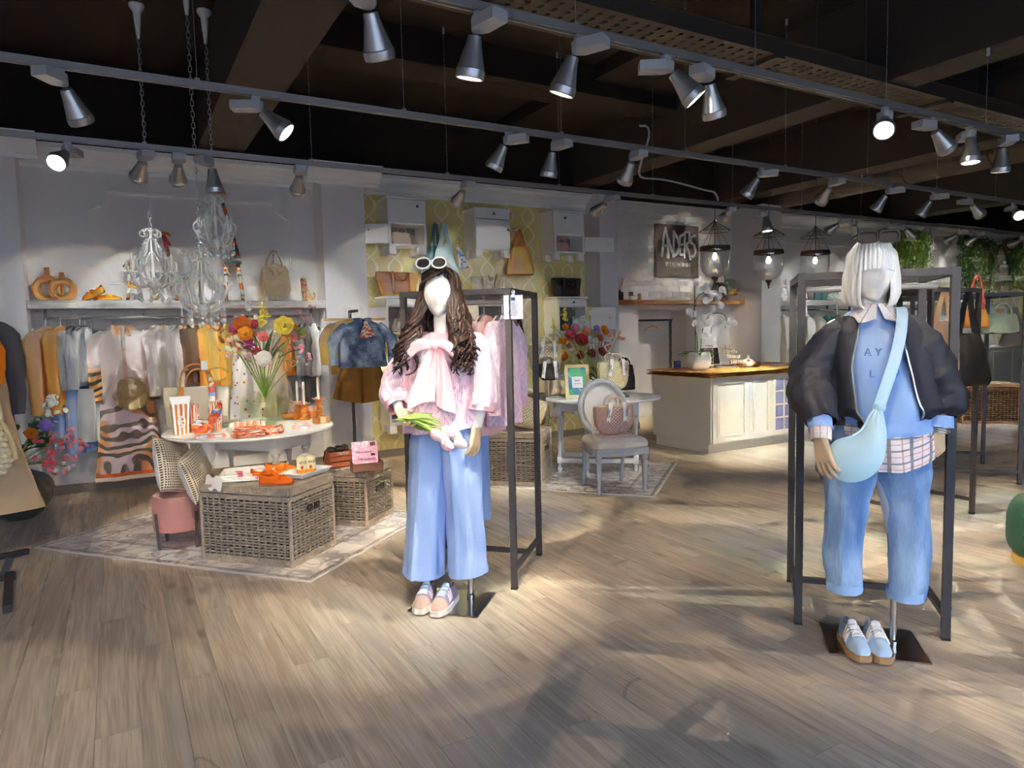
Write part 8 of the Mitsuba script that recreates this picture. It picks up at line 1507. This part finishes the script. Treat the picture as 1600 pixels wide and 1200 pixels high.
for i, (x, z, w, h, c) in enumerate(((15.1, 2.75, .42, .6, 'd9d4c6'), (14.98, 1.95, .5, .75, '3a3430'), (15.05, 1.3, .4, .5, 'cfc8b8'), (15.7, 1.75, .5, .35, 'd8d3c4'), (16.3, 1.45, .45, .5, 'd8923a'), (15.6, 1.15, .4, .45, 'cdc6b6'), (16.9, 2.45, .5, .3, 'e0dac8'))):
    t = thing('wall_picture', ('pale portrait picture between the hanging plants', 'tall dark photograph beside the racks', 'small pale picture low behind the bags', 'pale lettered picture right of the dark photograph', 'orange picture behind the mint bag', 'pale picture under the lettered one', 'pale wide picture at the far right')[i], 'picture', 'pictures on the far wall'); part(t, 'frame', cbox((x, YW - .02, z), (w, .04, h), .004), cm('e6e0d2')); part(t, 'print', cbox((x, YW - .042, z), (w * .82, .006, h * .84), .001), cm(c)); part(t, 'figure', mv(sc(ell((0, 0, 0), .07, .004, .2), w * 1.6, 1, h * 1.3), x, YW - .046, z), cm('4a423c'))
t = thing('far_cabinet', 'cream sideboard with small goods along the far wall', 'sideboard'); part(t, 'body', cbox((14.6, 7.0, .45), (3.4, .5, .9), .004), 'mat_cream_paint'); part(t, 'top', cbox((14.6, 7.0, .915), (3.46, .56, .03), .004), 'mat_trim'); [part(t, 'door', cbox((13.2 + .7 * k, 6.742, .45), (.64, .02, .78), .003), 'mat_cream_paint') for k in range(5)]
tlamp('small lit table lamp behind the second rack corner', (13.35, 7.12, 1.83), 1.1); t = thing('wall_board', 'white wall board carrying the small lit lamp', 'shelf'); part(t, 'board', cbox((13.35, 7.12, 1.805), (.9, .34, .05), .003), 'mat_trim')
for i, (x, c, h, lab) in enumerate(((13.3, 'e6d050', .3, 'yellow flower vase on the cream sideboard'), (14.4, 'ece4d2', .34, 'tall ivory jar on the cream sideboard'), (15.2, 'd8cfa8', .22, 'short straw-coloured jar on the cream sideboard'), (15.9, 'efe9da', .28, 'ivory jar at the right end of the sideboard'))): t = thing('jar', lab, 'jar', 'jars on the far sideboard'); part(t, 'body', mv(lathe(lprof([(.06, 0), (.10, .04), (.09, h * .7), (.05, h * .85), (.06, h)], 20), 20), x, 6.95, .932), cm(c, .4), True)
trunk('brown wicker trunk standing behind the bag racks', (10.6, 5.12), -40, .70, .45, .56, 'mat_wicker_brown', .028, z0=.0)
RA = [(4.83, 2.68), (5.48, 2.70), (5.47, 3.28), (4.82, 3.26)]; t = rack('black bag rack behind the blond mannequin with peach and black bags', RA, 1.675, .03, low=(1, 3), bars=[(mid(RA[3], RA[0]), mid(RA[1], RA[2]), .118)]); RB_ = [(6.79, 2.97), (7.48, 3.60), (6.90, 4.22), (6.20, 3.60)]; rack('black bag rack at the right edge of the photo with a mint bag', RB_, 1.675, .03, low=(1, 3))
for lab, q, w, h, c, hh in (('peach hobo bag hanging behind the navy sleeve', (5.175,2.781,1.665), .34, .42, 'c9936c', .22), ('black hobo bag hanging next to the peach one', (5.322,2.696,1.652), .36, .38, '0f0e0e', .30)): hobo(lab, q, w, h, c, .11, hh, -30); 
handbag('handbag', 'small orange bag with a red rope handle behind the black hobo bag', (5.778,2.873,1.386), -30, .2, .1, .14, 'c9782e', handle=.26, hc=cm('a83a2a'), n=1, r=.009)
q = (6.842,3.184,1.32); t, P = handbag('bowling_bag', 'mint green bowling bag hanging from the rack at the right edge', q, -30, .30, .16, .17, 'b9c3a2', handle=.10, taper=.9, power=2.6); part(t, 'base', P(cbox((0, 0, .004), (.26, .13, .012), .003)), cm('33302a')); part(t, 'hook', P(tube([(0, 0, .26), (0, 0, .34), (.02, 0, .37), (-.01, 0, .40)], .003, 5, 14)), 'mat_silver_hw')
hobo('grey bag behind the mint bag on the right rack', (7.248,3.262,1.554), .24, .22, '6f6a62', .09, .14, -30)
# ------------------------------------------------------------------ pouf
t = thing('pouf', 'dark green velvet pouf with a brass base cut by the right edge', 'pouf'); PQ = (4.73, 1.86)
part(t, 'cushion', mv(ribbed(lathe(lprof([(.20, .05), (.235, .09), (.25, .20), (.24, .32), (.20, .385), (.10, .40), (0, .402)], 40), 72), 18, .006), *PQ, 0), mat('green_velvet', '14332b', .8, spec=.2, sheen=.7), True); part(t, 'brass_base', mv(lathe([(.205, 0), (.215, .0), (.215, .05), (.20, .055)], 48), *PQ, 0), 'mat_gold_hw', 40)
# ------------------------------------------------------------------ garment rack cut by the left edge
t = thing('garment_rack', 'black garment rack cut by the left edge with orange and beige clothes', 'clothes rack')
part(t, 'foot', join(sq((-1.35, 5.1, .10), (-.60, 5.63, .02), .035)), 'mat_black_iron'); part(t, 'foot', sq((-1.3, 4.8, .10), (-.61, 5.05, .03), .04), 'mat_black_iron'); part(t, 'foot', join(sq((-.63, 4.98, .06), (-.585, 4.46, .02), .04), sq((-.66, 5.0, .06), (-.62, 5.0, .16), .04)), 'mat_black_iron')
part(t, 'post', sq((-.86, 4.76, .03), (-.86, 4.76, 1.71), .03), 'mat_black_iron'); part(t, 'post', sq((-.86, 5.8, .03), (-.86, 5.8, 1.71), .03), 'mat_black_iron'); part(t, 'rail', sq((-.86, 4.76, 1.70), (-.86, 5.8, 1.70), .03), 'mat_black_iron')
mat('dotted', proc(lambda p, n, uv: mix(lin('cf3f1c'), lin('efd8b8'), 1 - smoothstep(.10, .16, dr.abs(voronoi(p.x * 22 + p.y * 12, p.z * 22)[0] - .12)))), .8, spec=.2)
top('orange short-sleeved blouse cut by the left edge', 'blouse', (-.86, 5.00, 1.67), -8, 'e07a1e', .50, .22, .06, .34, name='blouse', spread=.06); top('red dotted dress cut by the left edge', 'dress', (-.86, 5.12, 1.67), -6, 'mat_dotted', .72, .22, .06, 0, name='dress', hem=1.25)
top('grey sleeveless cardigan behind the beige skirt at the left edge', 'cardigan', (-.86, 5.62, 1.71), 8, '55585e', .88, .25, .07, .62, name='cardigan', spread=.05)
bottoms('long beige skirt flaring out at the left edge', 'skirt', (-.87, 5.30, 1.50), 0, 'c8ab84', 1.00, .25, .09, 'skirt', None, False, 3, hem=1.66)
t = thing('crochet_bag', 'chunky cream crochet bag hanging at the left edge', 'bag'); q = (-.72, 4.84, .98); kn = []
for r in range(9):
    z = -.02 - .032 * r; rad = .17 * math.sqrt(max(.05, 1 - ((r - 3.5) / 6.2) ** 2))
    for k in range(26): a = 2 * math.pi * (k + .5 * (r % 2)) / 26; kn.append(ell((rad * math.cos(a), rad * .5 * math.sin(a), z), .021, .016, .018, 1))
part(t, 'knit_body', mv(join(kn), *q), cm('e0d0aa', .9), True, kind='stuff'); part(t, 'handle', mv(tube([(-.12, 0, -.02), (-.10, 0, .2), (0, 0, .42), (.10, 0, .2), (.13, 0, -.02)], .014, 7, 24), *q), cm('dcc9a0', .9), True); part(t, 'tie', mv(tube([(.13, -.05, .02), (.17, -.08, -.06), (.19, -.08, -.2)], .014, 6, 12), *q), cm('d8bf8c', .8), True)
t = thing('floor_vase', 'large dark glass vase on the floor behind the beige skirt', 'vase'); q = (-.76, 6.82, .0); part(t, 'glass', mv(lathe(lprof([(.10, .0), (.13, .02), (.23, .14), (.25, .24), (.20, .34), (.09, .40), (.08, .46)], 36), 40), *q), cm('3a423c', .08, spec=.8, coat=.5), True)
t = thing('bouquet', 'loose bouquet of pink, white and lilac flowers in the dark floor vase', 'flowers'); RB = (q[0], q[1], .42)
for i, (k, c, r, col) in enumerate((('spray', (-0.494, 6.7, 0.883), 0.09, 'white'), ('spray', (-0.527, 6.7, 0.782), 0.08, 'white'), ('ball', (-0.476, 6.75, 0.957), 0.05, 'white'), ('rose', (-0.529, 6.6, 0.762), 0.055, 'lilac'), ('spray', (-0.417, 6.6, 0.637), 0.1, 'pink'), ('spray', (-0.385, 6.6, 0.665), 0.08, 'pink'), ('spray', (-0.513, 6.6, 0.61), 0.09, 'coral'), ('spray', (-0.544, 6.55, 0.466), 0.09, 'coral'), ('spray', (-0.508, 6.55, 0.498), 0.07, 'coral'), ('spray', (-0.381, 6.55, 0.463), 0.08, 'pink'), ('spray', (-0.418, 6.55, 0.436), 0.06, 'white'), ('poppy', (-0.625, 6.6, 0.709), 0.05, 'orange'), ('ball', (-0.578, 6.8, 0.643), 0.08, 'eucalypt'), ('ball', (-0.611, 6.8, 0.736), 0.08, 'eucalypt'), ('spray', (-0.315, 6.65, 0.61), 0.05, 'coral'), ('spray', (-0.369, 6.6, 0.411), 0.05, 'peach'))):
    flower(t, k, c, r, (.2, -.9, .3), col, RB, i + 80)
leaves(t, [((q[0] + .10 * math.cos(a), q[1] - .1, .62 + .09 * math.sin(3 * a)), (math.cos(a), -.5, .5), .18, .04) for a in np.linspace(0, 6.2, 10)])
